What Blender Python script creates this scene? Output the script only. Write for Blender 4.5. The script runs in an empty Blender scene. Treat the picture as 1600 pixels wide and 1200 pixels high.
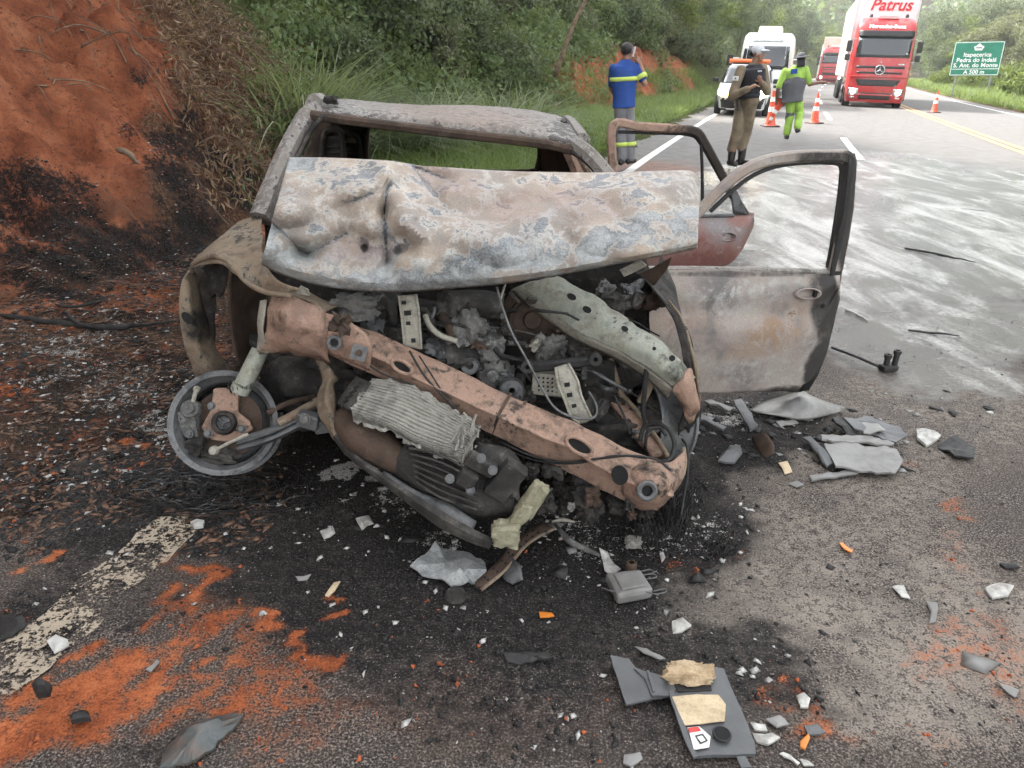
import bpy, bmesh, math, random
import numpy as np
from mathutils import Vector, Matrix, Euler, noise as mnoise

# ------------------------------------------------------------------ camera, sky, sun, exposure
SC = bpy.context.scene
COL = SC.collection
CAM_H = 1.55
FPX = 1150.0
PITCH = math.radians(23.837)
ROLL = math.radians(1.8)
YAW = math.radians(18.03)          # road direction, measured clockwise from the camera heading (+Y)
cd = bpy.data.cameras.new('camera'); cam = bpy.data.objects.new('camera', cd); COL.objects.link(cam)
cd.sensor_width = 36.0; cd.lens = FPX / 1600.0 * 36.0; cd.clip_start = 0.05; cd.clip_end = 3000.0
cam.matrix_world = Matrix.Translation((0, 0, CAM_H)) @ Matrix.Rotation(math.pi/2 - PITCH, 4, 'X') @ Matrix.Rotation(ROLL, 4, 'Z')
SC.camera = cam

SUN_AZ = math.radians(-58.0)       # azimuth from the camera heading, negative = left
SUN_EL = math.radians(40.0)
world = bpy.data.worlds.new('World'); SC.world = world; world.use_nodes = True
wn = world.node_tree; wn.nodes.clear()
w_out = wn.nodes.new('ShaderNodeOutputWorld'); w_bg = wn.nodes.new('ShaderNodeBackground')
w_sky = wn.nodes.new('ShaderNodeTexSky'); w_hs = wn.nodes.new('ShaderNodeHueSaturation')
w_sky.sky_type = 'NISHITA'; w_sky.sun_disc = False
w_sky.sun_elevation = SUN_EL; w_sky.sun_rotation = SUN_AZ
w_sky.air_density = 1.0; w_sky.dust_density = 3.0; w_sky.ozone_density = 1.0
w_hs.inputs['Saturation'].default_value = 0.14
w_bg.inputs['Strength'].default_value = 0.15
wn.links.new(w_sky.outputs[0], w_hs.inputs['Color']); wn.links.new(w_hs.outputs[0], w_bg.inputs['Color'])
wn.links.new(w_bg.outputs[0], w_out.inputs['Surface'])
sl = bpy.data.lights.new('sun', 'SUN'); sl.energy = 2.0; sl.angle = math.radians(2.5); sl.color = (1.0, 0.95, 0.87)
sun = bpy.data.objects.new('sun', sl); COL.objects.link(sun)
sdir = Vector((math.sin(SUN_AZ)*math.cos(SUN_EL), math.cos(SUN_AZ)*math.cos(SUN_EL), math.sin(SUN_EL)))
sun.rotation_euler = (-sdir).to_track_quat('-Z', 'Y').to_euler()
SC.view_settings.view_transform = 'Standard'; SC.view_settings.look = 'None'
SC.view_settings.exposure = 2.58; SC.view_settings.gamma = 1.0
try: SC.view_settings.use_curve_mapping = False
except Exception: pass

SC.cycles.use_adaptive_sampling = True; SC.cycles.adaptive_threshold = 0.03; SC.cycles.time_limit = 780
SC.cycles.use_denoising = True; SC.cycles.denoiser = 'OPENIMAGEDENOISE'
SC.cycles.max_bounces = 5; SC.cycles.diffuse_bounces = 3; SC.cycles.glossy_bounces = 3; SC.cycles.transmission_bounces = 4
SC.cycles.transparent_max_bounces = 8; SC.cycles.volume_bounces = 0; SC.cycles.caustics_reflective = False; SC.cycles.caustics_refractive = False

# ------------------------------------------------------------------ coordinate helpers
cP, sP, cR, sR = math.cos(PITCH), math.sin(PITCH), math.cos(ROLL), math.sin(ROLL)
def ray(px, py):
    u, v = px - 800.0, py - 600.0
    a, b = u*cR + v*sR, -u*sR + v*cR
    return Vector((a, FPX*cP - b*sP, -FPX*sP - b*cP)) / FPX
def S(px, py, y):                   # point of the place at forward distance y along the sight line
    d = ray(px, py); return Vector((0, 0, CAM_H)) + d*(y/d.y)
def G(px, py, z=0.0):               # point of the place at height z
    d = ray(px, py); return Vector((0, 0, CAM_H)) + d*((z - CAM_H)/d.z)
def proj(X, Y, Z):                  # measuring helper: where a point is seen in the photograph
    z = Z - CAM_H
    dep = np.maximum(Y*cP - z*sP, 0.05)
    a = X/dep*FPX; b = -(Y*sP + z*cP)/dep*FPX
    return 800 + a*cR - b*sR, 600 + a*sR + b*cR
cY, sY = math.cos(YAW), math.sin(YAW)
LX = -2.05                          # left edge line, lateral position in the road frame
def curve(s):
    s = np.asarray(s, float)
    near = ((15 - np.clip(s, -12, 15))/24.0)**2
    far = (np.clip(s, 15, 170) - 15)/45.0
    return near + far**2 + np.maximum(s - 170, 0)*2*155/45.0**2
def road2w(lat, s, z=0.0):
    rx = LX + curve(s) + lat
    return (rx*cY + s*sY, -rx*sY + s*cY, z)
def RW(lat, s, z=0.0):
    p = road2w(lat, s, z); return Vector((float(p[0]), float(p[1]), float(z)))
def w2road(X, Y):
    rx = X*cY - Y*sY; s = X*sY + Y*cY
    return rx - LX - curve(s), s
# value noise, vectorised
_rs = np.random.RandomState(7); _tab = _rs.rand(256, 256)
def vnoise(x, y):
    xi = np.floor(x).astype(int); yi = np.floor(y).astype(int); fx = x - xi; fy = y - yi
    fx = fx*fx*(3 - 2*fx); fy = fy*fy*(3 - 2*fy)
    a = _tab[xi & 255, yi & 255]; b = _tab[(xi+1) & 255, yi & 255]; c = _tab[xi & 255, (yi+1) & 255]; d = _tab[(xi+1) & 255, (yi+1) & 255]
    return (a*(1-fx) + b*fx)*(1-fy) + (c*(1-fx) + d*fx)*fy
def fbm(x, y, oct=4, seed=0.0):
    x = np.asarray(x, float) + seed*17.3; y = np.asarray(y, float) + seed*9.1
    r = 0; a = 0.5; t = 0
    for i in range(oct):
        r = r + a*vnoise(x*2**i + 31*i, y*2**i + 57*i); t += a; a *= 0.5
    return r/t
def sstep(a, b, x):
    t = np.clip((np.asarray(x, float) - a)/(b - a), 0, 1); return t*t*(3 - 2*t)

# ------------------------------------------------------------------ mesh helpers
class MB:
    def __init__(self): self.v = []; self.f = []
    def add(self, vs, fs):
        o = len(self.v); self.v += [tuple(p) for p in vs]; self.f += [tuple(i + o for i in q) for q in fs]; return self
    def box(self, c, size, R=None):
        hx, hy, hz = size[0]/2, size[1]/2, size[2]/2
        P = [Vector((x, y, z)) for x in (-hx, hx) for y in (-hy, hy) for z in (-hz, hz)]
        if R is not None: P = [R @ p for p in P]
        c = Vector(c)
        return self.add([p + c for p in P], [(0,1,3,2),(4,6,7,5),(0,4,5,1),(2,3,7,6),(0,2,6,4),(1,5,7,3)])
    def hexa(self, P):               # 8 corner points, bottom 4 ccw then top 4
        return self.add(P, [(3,2,1,0),(4,5,6,7),(0,1,5,4),(1,2,6,5),(2,3,7,6),(3,0,4,7)])
    def tube(self, pts, r, n=8, sub=0, cap=True, closed=False, flat=1.0, up=None):
        pts = [Vector(p) for p in pts]
        rr = list(r) if hasattr(r, '__len__') else [r]*len(pts)
        if sub: pts, rr = crs(pts, rr, sub, closed)
        N = len(pts); ring = []
        pu = Vector(up) if up is not None else None
        for i, p in enumerate(pts):
            if closed: t = pts[(i+1) % N] - pts[i-1]
            else: t = pts[min(i+1, N-1)] - pts[max(i-1, 0)]
            if t.length < 1e-9: t = Vector((0, 0, 1))
            t.normalize()
            if pu is None:
                pu = Vector((0, 0, 1)) if abs(t.z) < 0.9 else Vector((1, 0, 0))
            a = t.cross(pu)
            if a.length < 1e-6: a = t.orthogonal()
            a.normalize(); b = a.cross(t).normalized()
            if up is None: pu = b
            ring.append([p + (a*math.cos(q)*flat + b*math.sin(q))*rr[i] for q in [2*math.pi*k/n for k in range(n)]])
        vs = [q for g in ring for q in g]; fs = []
        M = N if closed else N - 1
        for i in range(M):
            j = (i+1) % N
            for k in range(n):
                k2 = (k+1) % n; fs.append((i*n+k, i*n+k2, j*n+k2, j*n+k))
        if cap and not closed:
            fs.append(tuple(range(n))[::-1]); fs.append(tuple((N-1)*n + k for k in range(n)))
        return self.add(vs, fs)
    def sweep(self, pts, prof, up=(0, 0, 1), sub=0, scale=None, cap=True):   # closed profile [(a,b)], a sideways, b along up
        pts = [Vector(p) for p in pts]; sc = scale or [1]*len(pts)
        if sub: pts, sc = crs(pts, sc, sub, False)
        N = len(pts); n = len(prof); vs = []; up = Vector(up)
        for i, p in enumerate(pts):
            t = (pts[min(i+1, N-1)] - pts[max(i-1, 0)]).normalized()
            a = t.cross(up).normalized(); b = a.cross(t).normalized()
            vs += [p + (a*x + b*y)*sc[i] for x, y in prof]
        fs = []
        for i in range(N-1):
            for k in range(n):
                k2 = (k+1) % n; fs.append((i*n+k, i*n+k2, (i+1)*n+k2, (i+1)*n+k))
        if cap: fs.append(tuple(range(n))[::-1]); fs.append(tuple((N-1)*n + k for k in range(n)))
        return self.add(vs, fs)
    def lathe(self, prof, n=24, mat=None, closed=False):      # prof [(r,z)] about local Z
        mat = mat or Matrix.Identity(4); vs = []; fs = []; m = len(prof)
        for k in range(n):
            q = 2*math.pi*k/n
            vs += [mat @ Vector((r*math.cos(q), r*math.sin(q), z)) for r, z in prof]
        for k in range(n):
            k2 = (k+1) % n
            for i in range(m if closed else m-1):
                i2 = (i+1) % m
                fs.append((k*m+i, k2*m+i, k2*m+i2, k*m+i2))
        return self.add(vs, fs)
    def prism(self, poly, th, mat=None):                        # polygon in local XY, extruded th along +Z
        mat = mat or Matrix.Identity(4); n = len(poly)
        vs = [mat @ Vector((x, y, 0)) for x, y in poly] + [mat @ Vector((x, y, th)) for x, y in poly]
        fs = [tuple(range(n))[::-1], tuple(range(n, 2*n))] + [(i, (i+1) % n, n+(i+1) % n, n+i) for i in range(n)]
        return self.add(vs, fs)
    def grid(self, P):                                          # P[i][j] points
        m = len(P); n = len(P[0])
        return self.add([p for row in P for p in row], [(i*n+j, i*n+j+1, (i+1)*n+j+1, (i+1)*n+j) for i in range(m-1) for j in range(n-1)])
    def local(self, name, mat, parent, **kw):                    # vertices already in the parent's own frame
        return self.build(name, mat, parent, local=True, **kw)
    def build(self, name, mat, parent=None, smooth=None, solid=0, bevel=0, subd=0, off=0, local=False):
        L = Vector((0, 0, 0)) if local else parent_origin(parent)
        me = bpy.data.meshes.new(name)
        me.from_pydata([(p[0]-L[0], p[1]-L[1], p[2]-L[2]) for p in self.v], [], self.f)
        return finish(name, me, mat, parent, smooth, solid, bevel, subd, off)
def crs(pts, rr, sub, closed):
    N = len(pts); op = []; orr = []
    M = N if closed else N-1
    for i in range(M):
        p0 = pts[i-1] if (closed or i > 0) else pts[0]*2 - pts[1]
        p1 = pts[i]; p2 = pts[(i+1) % N]
        p3 = pts[(i+2) % N] if (closed or i+2 < N) else pts[-1]*2 - pts[-2]
        for k in range(sub):
            t = k/sub
            op.append(0.5*((2*p1) + (p2-p0)*t + (2*p0-5*p1+4*p2-p3)*t*t + (3*p1-p0-3*p2+p3)*t**3))
            orr.append(rr[i]*(1-t) + rr[(i+1) % N]*t)
    if not closed: op.append(pts[-1]); orr.append(rr[-1])
    return op, orr
def parent_origin(parent):
    L = Vector((0, 0, 0)); p = parent
    while p is not None:
        L = L + p.location; p = p.parent
    return L
def finish(name, me, mat, parent=None, smooth=None, solid=0, bevel=0, subd=0, off=0):
    o = bpy.data.objects.new(name, me); COL.objects.link(o)
    if mat is not None: me.materials.append(mat)
    if parent is not None: o.parent = parent
    if smooth is not None:
        me.shade_smooth() if smooth >= 180 else me.set_sharp_from_angle(angle=math.radians(smooth)) or me.shade_smooth()
        if smooth < 180: me.set_sharp_from_angle(angle=math.radians(smooth))
    if subd:
        m = o.modifiers.new('subd', 'SUBSURF'); m.levels = subd; m.render_levels = subd
    if solid:
        m = o.modifiers.new('solid', 'SOLIDIFY'); m.thickness = solid; m.offset = off
    if bevel:
        m = o.modifiers.new('bevel', 'BEVEL'); m.width = bevel; m.segments = 2; m.limit_method = 'ANGLE'; m.angle_limit = math.radians(35)
    return o
def thing(name, label, cat, loc=(0, 0, 0), group=None):
    o = bpy.data.objects.new(name, None); COL.objects.link(o); o.location = loc; o.empty_display_size = 0.1
    return tag(o, label, cat, group)
def tag(o, label, cat, group=None):
    o['label'] = label; o['category'] = cat
    if group: o['group'] = group
    return o
def kids(o): return [c for c in CHILD.get(o.name, [])]
def copy_tree(o, parent=None):
    c = o.copy(); COL.objects.link(c); c.parent = parent
    for ch in list(o.children): copy_tree(ch, c)
    return c
def Rz(a): return Matrix.Rotation(a, 3, 'Z')
def frame(o, x, z):                  # 4x4 matrix with local X along x, local Z near z, at o
    x = Vector(x).normalized(); z = Vector(z); y = z.cross(x).normalized(); z = x.cross(y).normalized()
    m = Matrix((x, y, z)).transposed().to_4x4(); m.translation = Vector(o); return m

# ------------------------------------------------------------------ material helpers
class NT:
    def __init__(self, name):
        self.m = bpy.data.materials.new(name); self.m.use_nodes = True
        self.t = self.m.node_tree; self.t.nodes.clear()
        self.out = self.t.nodes.new('ShaderNodeOutputMaterial')
        self.geo = self.t.nodes.new('ShaderNodeNewGeometry')
    def n(self, k): return self.t.nodes.new(k)
    def set(self, sock, v):
        if isinstance(v, bpy.types.NodeSocket): self.t.links.new(v, sock)
        elif v is not None:
            if sock.type == 'RGBA': v = (*v[:3], 1) if hasattr(v, '__len__') else (v, v, v, 1)
            sock.default_value = v
    @property
    def pos(self): return self.geo.outputs['Position']
    def vec(self, scale=(1, 1, 1), rotz=0.0, src=None):
        mp = self.n('ShaderNodeMapping'); self.set(mp.inputs['Vector'], src or self.pos)
        mp.inputs['Scale'].default_value = scale; mp.inputs['Rotation'].default_value = (0, 0, rotz); return mp.outputs[0]
    def noise(self, scale, detail=3, rough=0.55, vec=None, dist=0.0):
        x = self.n('ShaderNodeTexNoise'); self.set(x.inputs['Vector'], vec or self.pos)
        x.inputs['Scale'].default_value = scale; x.inputs['Detail'].default_value = detail; x.inputs['Roughness'].default_value = rough
        x.inputs['Distortion'].default_value = dist; return x.outputs['Fac']
    def voro(self, scale, vec=None, feat='F1', out='Distance', rnd=1.0):
        x = self.n('ShaderNodeTexVoronoi'); self.set(x.inputs['Vector'], vec or self.pos); x.feature = feat
        x.inputs['Scale'].default_value = scale; x.inputs['Randomness'].default_value = rnd; return x.outputs[out]
    def ramp(self, fac, stops, interp='LINEAR'):
        r = self.n('ShaderNodeValToRGB'); self.set(r.inputs[0], fac); e = r.color_ramp; e.interpolation = interp
        while len(e.elements) < len(stops): e.elements.new(0.5)
        for el, (p, c) in zip(e.elements, stops):
            el.position = p; el.color = (c, c, c, 1) if not hasattr(c, '__len__') else (*c[:3], 1)
        return r.outputs[0]
    def mix(self, fac, a, b, mode='MIX'):
        x = self.n('ShaderNodeMix'); x.data_type = 'RGBA'; x.blend_type = mode
        self.set(x.inputs[0], fac); self.set(x.inputs[6], a); self.set(x.inputs[7], b); return x.outputs[2]
    def math(self, op, a, b=None, c=None, clamp=False):
        x = self.n('ShaderNodeMath'); x.operation = op; x.use_clamp = clamp
        self.set(x.inputs[0], a)
        if b is not None: self.set(x.inputs[1], b)
        if c is not None: self.set(x.inputs[2], c)
        return x.outputs[0]
    def th(self, fac, a, b):         # smooth threshold
        x = self.n('ShaderNodeMapRange'); x.interpolation_type = 'SMOOTHSTEP'
        self.set(x.inputs[0], fac); x.inputs[1].default_value = a; x.inputs[2].default_value = b; return x.outputs[0]
    def attr(self, name):
        x = self.n('ShaderNodeAttribute'); x.attribute_name = name; return x.outputs['Fac']
    def attrc(self, name):
        x = self.n('ShaderNodeAttribute'); x.attribute_name = name; return x.outputs['Color']
    def bump(self, h, strength=0.5, dist=0.01, normal=None):
        b = self.n('ShaderNodeBump'); b.inputs['Strength'].default_value = strength; b.inputs['Distance'].default_value = dist
        self.set(b.inputs['Height'], h)
        if normal is not None: self.set(b.inputs['Normal'], normal)
        return b.outputs[0]
    def bsdf(self, color, rough=0.6, metal=0.0, normal=None, spec=None, coat=0.0, emit=None, estr=0.0, alpha=None):
        p = self.n('ShaderNodeBsdfPrincipled')
        self.set(p.inputs['Base Color'], color); self.set(p.inputs['Roughness'], rough); self.set(p.inputs['Metallic'], metal)
        if normal is not None: self.set(p.inputs['Normal'], normal)
        if spec is not None: self.set(p.inputs['Specular IOR Level'], spec)
        if coat: p.inputs['Coat Weight'].default_value = coat; p.inputs['Coat Roughness'].default_value = 0.08
        if emit is not None: self.set(p.inputs['Emission Color'], emit); p.inputs['Emission Strength'].default_value = estr
        if alpha is not None: self.set(p.inputs['Alpha'], alpha)
        return p.outputs[0]
    def end(self, sh): self.t.links.new(sh, self.out.inputs['Surface']); return self.m
def plain(name, col, rough=0.6, metal=0.0, var=0.12, scale=6.0, bump=0.0, bscale=60.0, dirt=None, dirtamt=0.5, coat=0.0, dscale=3.0):
    k = NT(name)
    nz = k.noise(scale, 5)
    c = k.mix(1.0, col, k.ramp(nz, [(0.25, 1-var*2), (0.75, 1+var)]), 'MULTIPLY')
    if dirt is not None:
        c = k.mix(k.math('MULTIPLY', k.th(k.noise(dscale, 6, 0.65), 0.42, 0.72), dirtamt), c, dirt)
    nb = k.bump(k.noise(bscale, 4), bump, 0.004) if bump else None
    rr = k.ramp(k.noise(scale*2.3, 4), [(0.3, max(0.03, rough-0.1)), (0.7, min(1, rough+0.1))])
    return k.end(k.bsdf(c, rr, metal, nb, coat=coat))
# ------------------------------------------------------------------ stains of the ground and painted sky glare, measured in the photograph and laid on the ground as mesh attributes
def ell(px, py, cx, cy, rx, ry, ang=0.0, st=1.0, soft=0.75):
    a = math.radians(ang); x = px - cx; y = py - cy
    u = (x*math.cos(a) + y*math.sin(a))/rx; v = (-x*math.sin(a) + y*math.cos(a))/ry
    return st*sstep(1 + soft*0.5, 1 - soft*0.5, np.sqrt(u*u + v*v))
def blobs(px, py, L):
    r = np.zeros_like(px)
    for b in L: r = np.maximum(r, ell(px, py, *b))
    return r
BURN = [(650,690,480,150,4,1,.5),(820,860,320,110,8,1,.7),(330,745,250,85,-5,1,.6),(960,790,220,110,10,1,.6),(1120,690,110,50,0,.95,.8),
        (1180,650,170,40,8,.75,.9),(780,990,190,75,5,.72,1),(1140,1060,120,75,25,.75,1),(1010,1010,160,45,10,.72,1),(640,1030,130,40,5,.55,1),
        (130,620,190,120,0,.55,1),(90,760,170,60,-10,.75,.9),(240,820,190,45,-22,.85,.9),(60,940,70,26,-10,.7,.8),(330,1150,70,20,-20,.5,1),
        (720,940,430,100,2,.82,.9),(800,1050,330,110,0,.6,1),(900,1120,260,110,0,.5,1.2),(480,870,140,60,10,.8,.9),(480,960,160,60,5,.5,1.2),(60,330,150,60,22,1,.5),(190,390,160,50,12,.95,.6),(80,420,150,40,5,.85,.7),
        (265,270,40,70,0,.9,.7),(300,330,55,45,20,.95,.7),(235,115,20,30,0,.8,.8),(285,140,45,14,35,.75,.8),(200,205,30,16,10,.7,.8),(290,205,26,30,0,.7,.8),(320,240,30,20,20,.6,1),(350,300,60,60,0,.8,.8),
        (240,390,100,20,0,.9,.8),(160,500,160,12,4,.5,1),(60,1050,60,14,-25,.5,1),(130,985,60,20,-30,.8,.8)]
SOIL = [(150,1120,210,75,-18,.95,.9),(300,900,26,85,28,1,.5),(230,985,22,90,30,.85,.8),(180,1035,140,40,-25,.8,1),(445,985,72,26,5,1.15,.5),(552,935,24,16,-35,1.2,.5),(350,960,50,22,-30,.6,1),
        (300,1000,60,30,-20,.7,1),(50,865,62,14,-4,1.2,.5),(8,622,34,20,5,1.3,.5),(60,840,30,20,-20,.55,1),(200,715,16,10,0,1.3,.6),(320,905,30,40,20,1.0,.7),(170,1100,60,26,-30,1.1,.8),(25,820,30,14,0,.7,.8),(100,800,40,14,-10,.6,1),(10,960,26,16,0,.9,.6),
        (160,470,120,45,0,.62,.9),(230,440,80,40,0,.7,.9),(90,560,100,40,0,.45,1),(280,470,60,40,0,.6,1),(60,700,60,40,0,.5,1),(1165,1090,24,34,-20,.85,.8),(1200,1120,40,40,0,.75,1),(1230,1190,70,22,0,.85,.9),
        (1520,795,24,26,20,.72,.9),(1490,1010,60,60,30,.6,1),(1440,1060,50,40,20,.58,1),(1480,890,60,30,20,.5,1),(1560,1040,60,70,10,.55,1),(1390,720,40,12,5,.7,.8),(850,880,60,14,0,.4,1),(640,1120,330,90,0,.42,1),
        (1430,1180,120,30,0,.45,1),(700,960,60,14,0,.4,1),(520,1130,160,70,0,.5,1),(1100,860,26,14,30,.75,.8),(1290,270,130,16,4,.5,1),(1150,290,90,14,10,.62,1),(1010,262,110,16,3,.55,1),
        (250,590,170,40,0,.45,1),(330,1060,120,60,-15,.65,1),(1060,1010,50,20,20,.4,1)]
ASH = [(225,675,42,16,20,1,.6),(180,620,80,18,-5,.62,.9),(140,520,60,14,0,.62,.9),(60,590,80,24,0,.6,1),(110,545,60,14,10,.7,.8),(180,600,110,26,0,.5,1),(40,160,0.1,0.1),(515,750,26,20,-30,.95,.6),(560,800,60,26,0,.6,1),
       (690,850,70,28,0,.6,1),(890,855,70,26,0,.55,1),(860,830,80,24,-10,.6,1),(1000,830,100,30,10,.5,1),(60,420,60,14,10,.5,1),(330,440,60,20,0,.45,1),(1110,640,70,16,0,.7,.9),(1080,830,60,26,0,.5,1)]
FOAM_GLARE = [(1240,340,130,55,-4,1,.7),(1330,400,170,55,-8,.95,.8),(1210,280,120,28,0,.9,.8),(1480,350,130,45,-4,.95,.8),(1560,400,140,60,0,.9,.9),(1470,440,160,40,0,.8,.9),(1380,280,150,40,0,.75,1),(1400,530,170,50,10,.55,1.1),
        (1550,300,120,40,0,.75,1),(1330,470,120,30,0,.7,1),(1520,520,150,50,0,.55,1.1),(1480,590,120,36,5,.6,1)]  # foam residue together with sky glare painted on the wet asphalt
DUST = [(1400,1030,330,190,0,.85,1),(1180,930,180,90,0,.8,1),(1300,780,260,110,0,.6,1),(1450,640,250,90,0,.55,1),(700,1150,300,80,0,.45,1.1),(640,1030,200,60,0,.35,1.1),(450,900,90,60,0,.5,1),(1010,930,80,30,10,.6,1)]
def masks(me, V):
    px, py = proj(V[:, 0], V[:, 1], V[:, 2])
    w = (fbm(V[:, 0]*4, V[:, 1]*4, 5, 3) - .5) + .5*(fbm(V[:, 0]*22, V[:, 1]*22, 3, 13) - .5)
    w2 = (fbm(V[:, 0]*4, V[:, 1]*4, 5, 8) - .5) + .5*(fbm(V[:, 0]*22, V[:, 1]*22, 3, 18) - .5)
    d = np.sqrt(V[:, 0]**2 + V[:, 1]**2)
    near = (d < 18) & (V[:, 1] > 0.3)
    k = np.clip(3.2/np.maximum(d, .8), .1, 3)
    qx = px + w*150*k; qy = py + w2*85*k
    for nm, L in (('burn', BURN), ('soil', SOIL), ('ash', ASH), ('foam', FOAM_GLARE), ('dust', DUST)):  # the foam attribute also carries the painted sky glare
        a = np.zeros(len(V)); a[near] = blobs(qx[near], qy[near], L)
        if nm in ('burn', 'soil'):
            an = math.radians(24 if nm == 'burn' else -38); u_ = (px*math.cos(an) + py*math.sin(an)); v_ = (-px*math.sin(an) + py*math.cos(an))
            bankside = (px < 470) & (py < 560) if nm == 'burn' else (px < 370) & (py > 880)
            st = fbm(u_*.012, v_*.075, 4, 33)
            a = np.where(bankside & (a > 0), np.clip(a - np.clip(.62-st, -.25, 1)*1.9 + .12, 0, 1), a)
        at = me.attributes.new(nm, 'FLOAT', 'POINT'); at.data.foreach_set('value', a.astype(np.float32))
    return px, py
def spaced(a, b, st, lo, hi, g=1.05):
    c = list(np.arange(a, b + 1e-6, st)); s = st; x = c[-1]
    while x < hi: s *= g; x += s; c.append(x)
    s = st; x = c[0]; f = []
    while x > lo: s *= g; x -= s; f.append(x)
    return np.array(f[::-1] + c)

# ------------------------------------------------------------------ terrain: verges, red cut bank, far slopes
def terrain(X, Y):
    lat, s = w2road(X, Y)
    n1 = fbm(X*1.3, Y*1.3, 5, 1); n2 = fbm(X*6, Y*6, 4, 2); n3 = fbm(X*.25, Y*.25, 3, 4); n4 = fbm(X*.03, Y*.03, 4, 5)
    d = -lat
    db = 2.35 + 2.3*sstep(5, 12, s)*sstep(27, 18, s) + 1.0*sstep(18, 27, s)*sstep(42, 30, s) + (n3-.5)*1.2
    z = -0.09 + 0.11*sstep(.15, .75, d + (n2-.5)*.5) + .10*sstep(.6, 2.4, d) + (n2-.5)*.10*sstep(.3, 1.2, d) + (n1-.5)*.12*sstep(.8, 2, d)
    e = np.maximum(d - db + (n1-.5)*.9, 0)
    H = 5.2
    zb = H*(1-np.exp(-e*1.22/H))
    zb = zb + (n1-.5)*.35*sstep(0, .8, e) + (n2-.5)*.13*sstep(0, .5, e) + (fbm(X*2.2+Y*1.1, Y*.8-X*.3, 4, 6)-.5)*.35*sstep(.2, 1.2, e) - (1-np.abs(2*fbm(X*1.5+Y*.7+n1, Y*1.5-X*.9, 4, 16)-1))**5*.16*sstep(.1, .8, e) + (fbm(X*14, Y*14, 3, 17)-.5)*.07*sstep(0, .5, e)
    z = z + zb + np.maximum(d - 14, 0)*.18*(.5+n4)
    r = lat - 12.0
    zr = -.06 + .08*sstep(-.35, .3, r + (n2-.5)*.4) + .30*sstep(.5, 6, r) + (n1-.5)*.12*sstep(0, 2, r) + np.maximum(r-7, 0)*.05 + np.maximum(r-34, 0)*.30*(.4+1.2*n4)
    z = np.where(lat > 5, zr, z)
    z = z + np.maximum(s - 230, 0)*.30*(.4+1.2*n4)
    onroad = (lat > 0.1) & (lat < 11.2)
    return np.where(onroad, np.minimum(z, -.06), z)
def ground_z(x, y): return float(terrain(np.array([x]), np.array([y]))[0])
gx = spaced(-7, 3.5, .045, -420, 480); gy = spaced(.7, 9, .045, -60, 620)
GX, GY = np.meshgrid(gx, gy); GZ = terrain(GX.ravel(), GY.ravel())
VG = np.stack([GX.ravel(), GY.ravel(), GZ], 1)
def gridmesh(name, V, nx, ny):
    i = np.arange(ny-1)[:, None]*nx + np.arange(nx-1)[None, :]
    F = np.stack([i, i+1, i+nx+1, i+nx], -1).reshape(-1, 4)
    me = bpy.data.meshes.new(name)
    me.vertices.add(len(V)); me.vertices.foreach_set('co', V.astype(np.float32).ravel())
    me.loops.add(F.size); me.loops.foreach_set('vertex_index', F.astype(np.int32).ravel())
    me.polygons.add(len(F)); me.polygons.foreach_set('loop_start', np.arange(0, F.size, 4, dtype=np.int32))
    me.update(calc_edges=True); me.validate(); me.shade_smooth(); return me
gme = gridmesh('ground', VG, len(gx), len(gy))
gpx, gpy = masks(gme, VG)
glat, gs = w2road(VG[:, 0], VG[:, 1])
# where the soil carries grass (green litter) and where dry roots hang on the bank
bare_px = lambda px, py: np.maximum.reduce([ell(px, py, 985, 122, 48, 56, 0, 1, .5), ell(px, py, 922, 128, 36, 44, 0, .8, .8), ell(px, py, 1058, 126, 24, 34, -20, 1, .5), ell(px, py, 878, 128, 36, 36, 0, .5, 1)])
gr = sstep(8.0, 9.5, gs + (fbm(VG[:, 0], VG[:, 1], 3, 9)-.5)*3)*(glat < -.5) + (glat > 12.3)
rootm = ((glat < -2.4) & (gs < 9)).astype(float)*sstep(150, 290, gpx - gpy*.12 + (fbm(VG[:, 0]*2, VG[:, 1]*2, 3, 11)-.5)*160)
for nm, a in (('green', np.clip(gr, 0, 1)*(1 - np.clip(bare_px(gpx, gpy)*1.3, 0, 1)*(glat < -2)*(gs < 60))), ('roots', rootm), ('bank', sstep(2.2, 2.9, -glat))):
    at = gme.attributes.new(nm, 'FLOAT', 'POINT'); at.data.foreach_set('value', np.asarray(a, np.float32))

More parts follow.
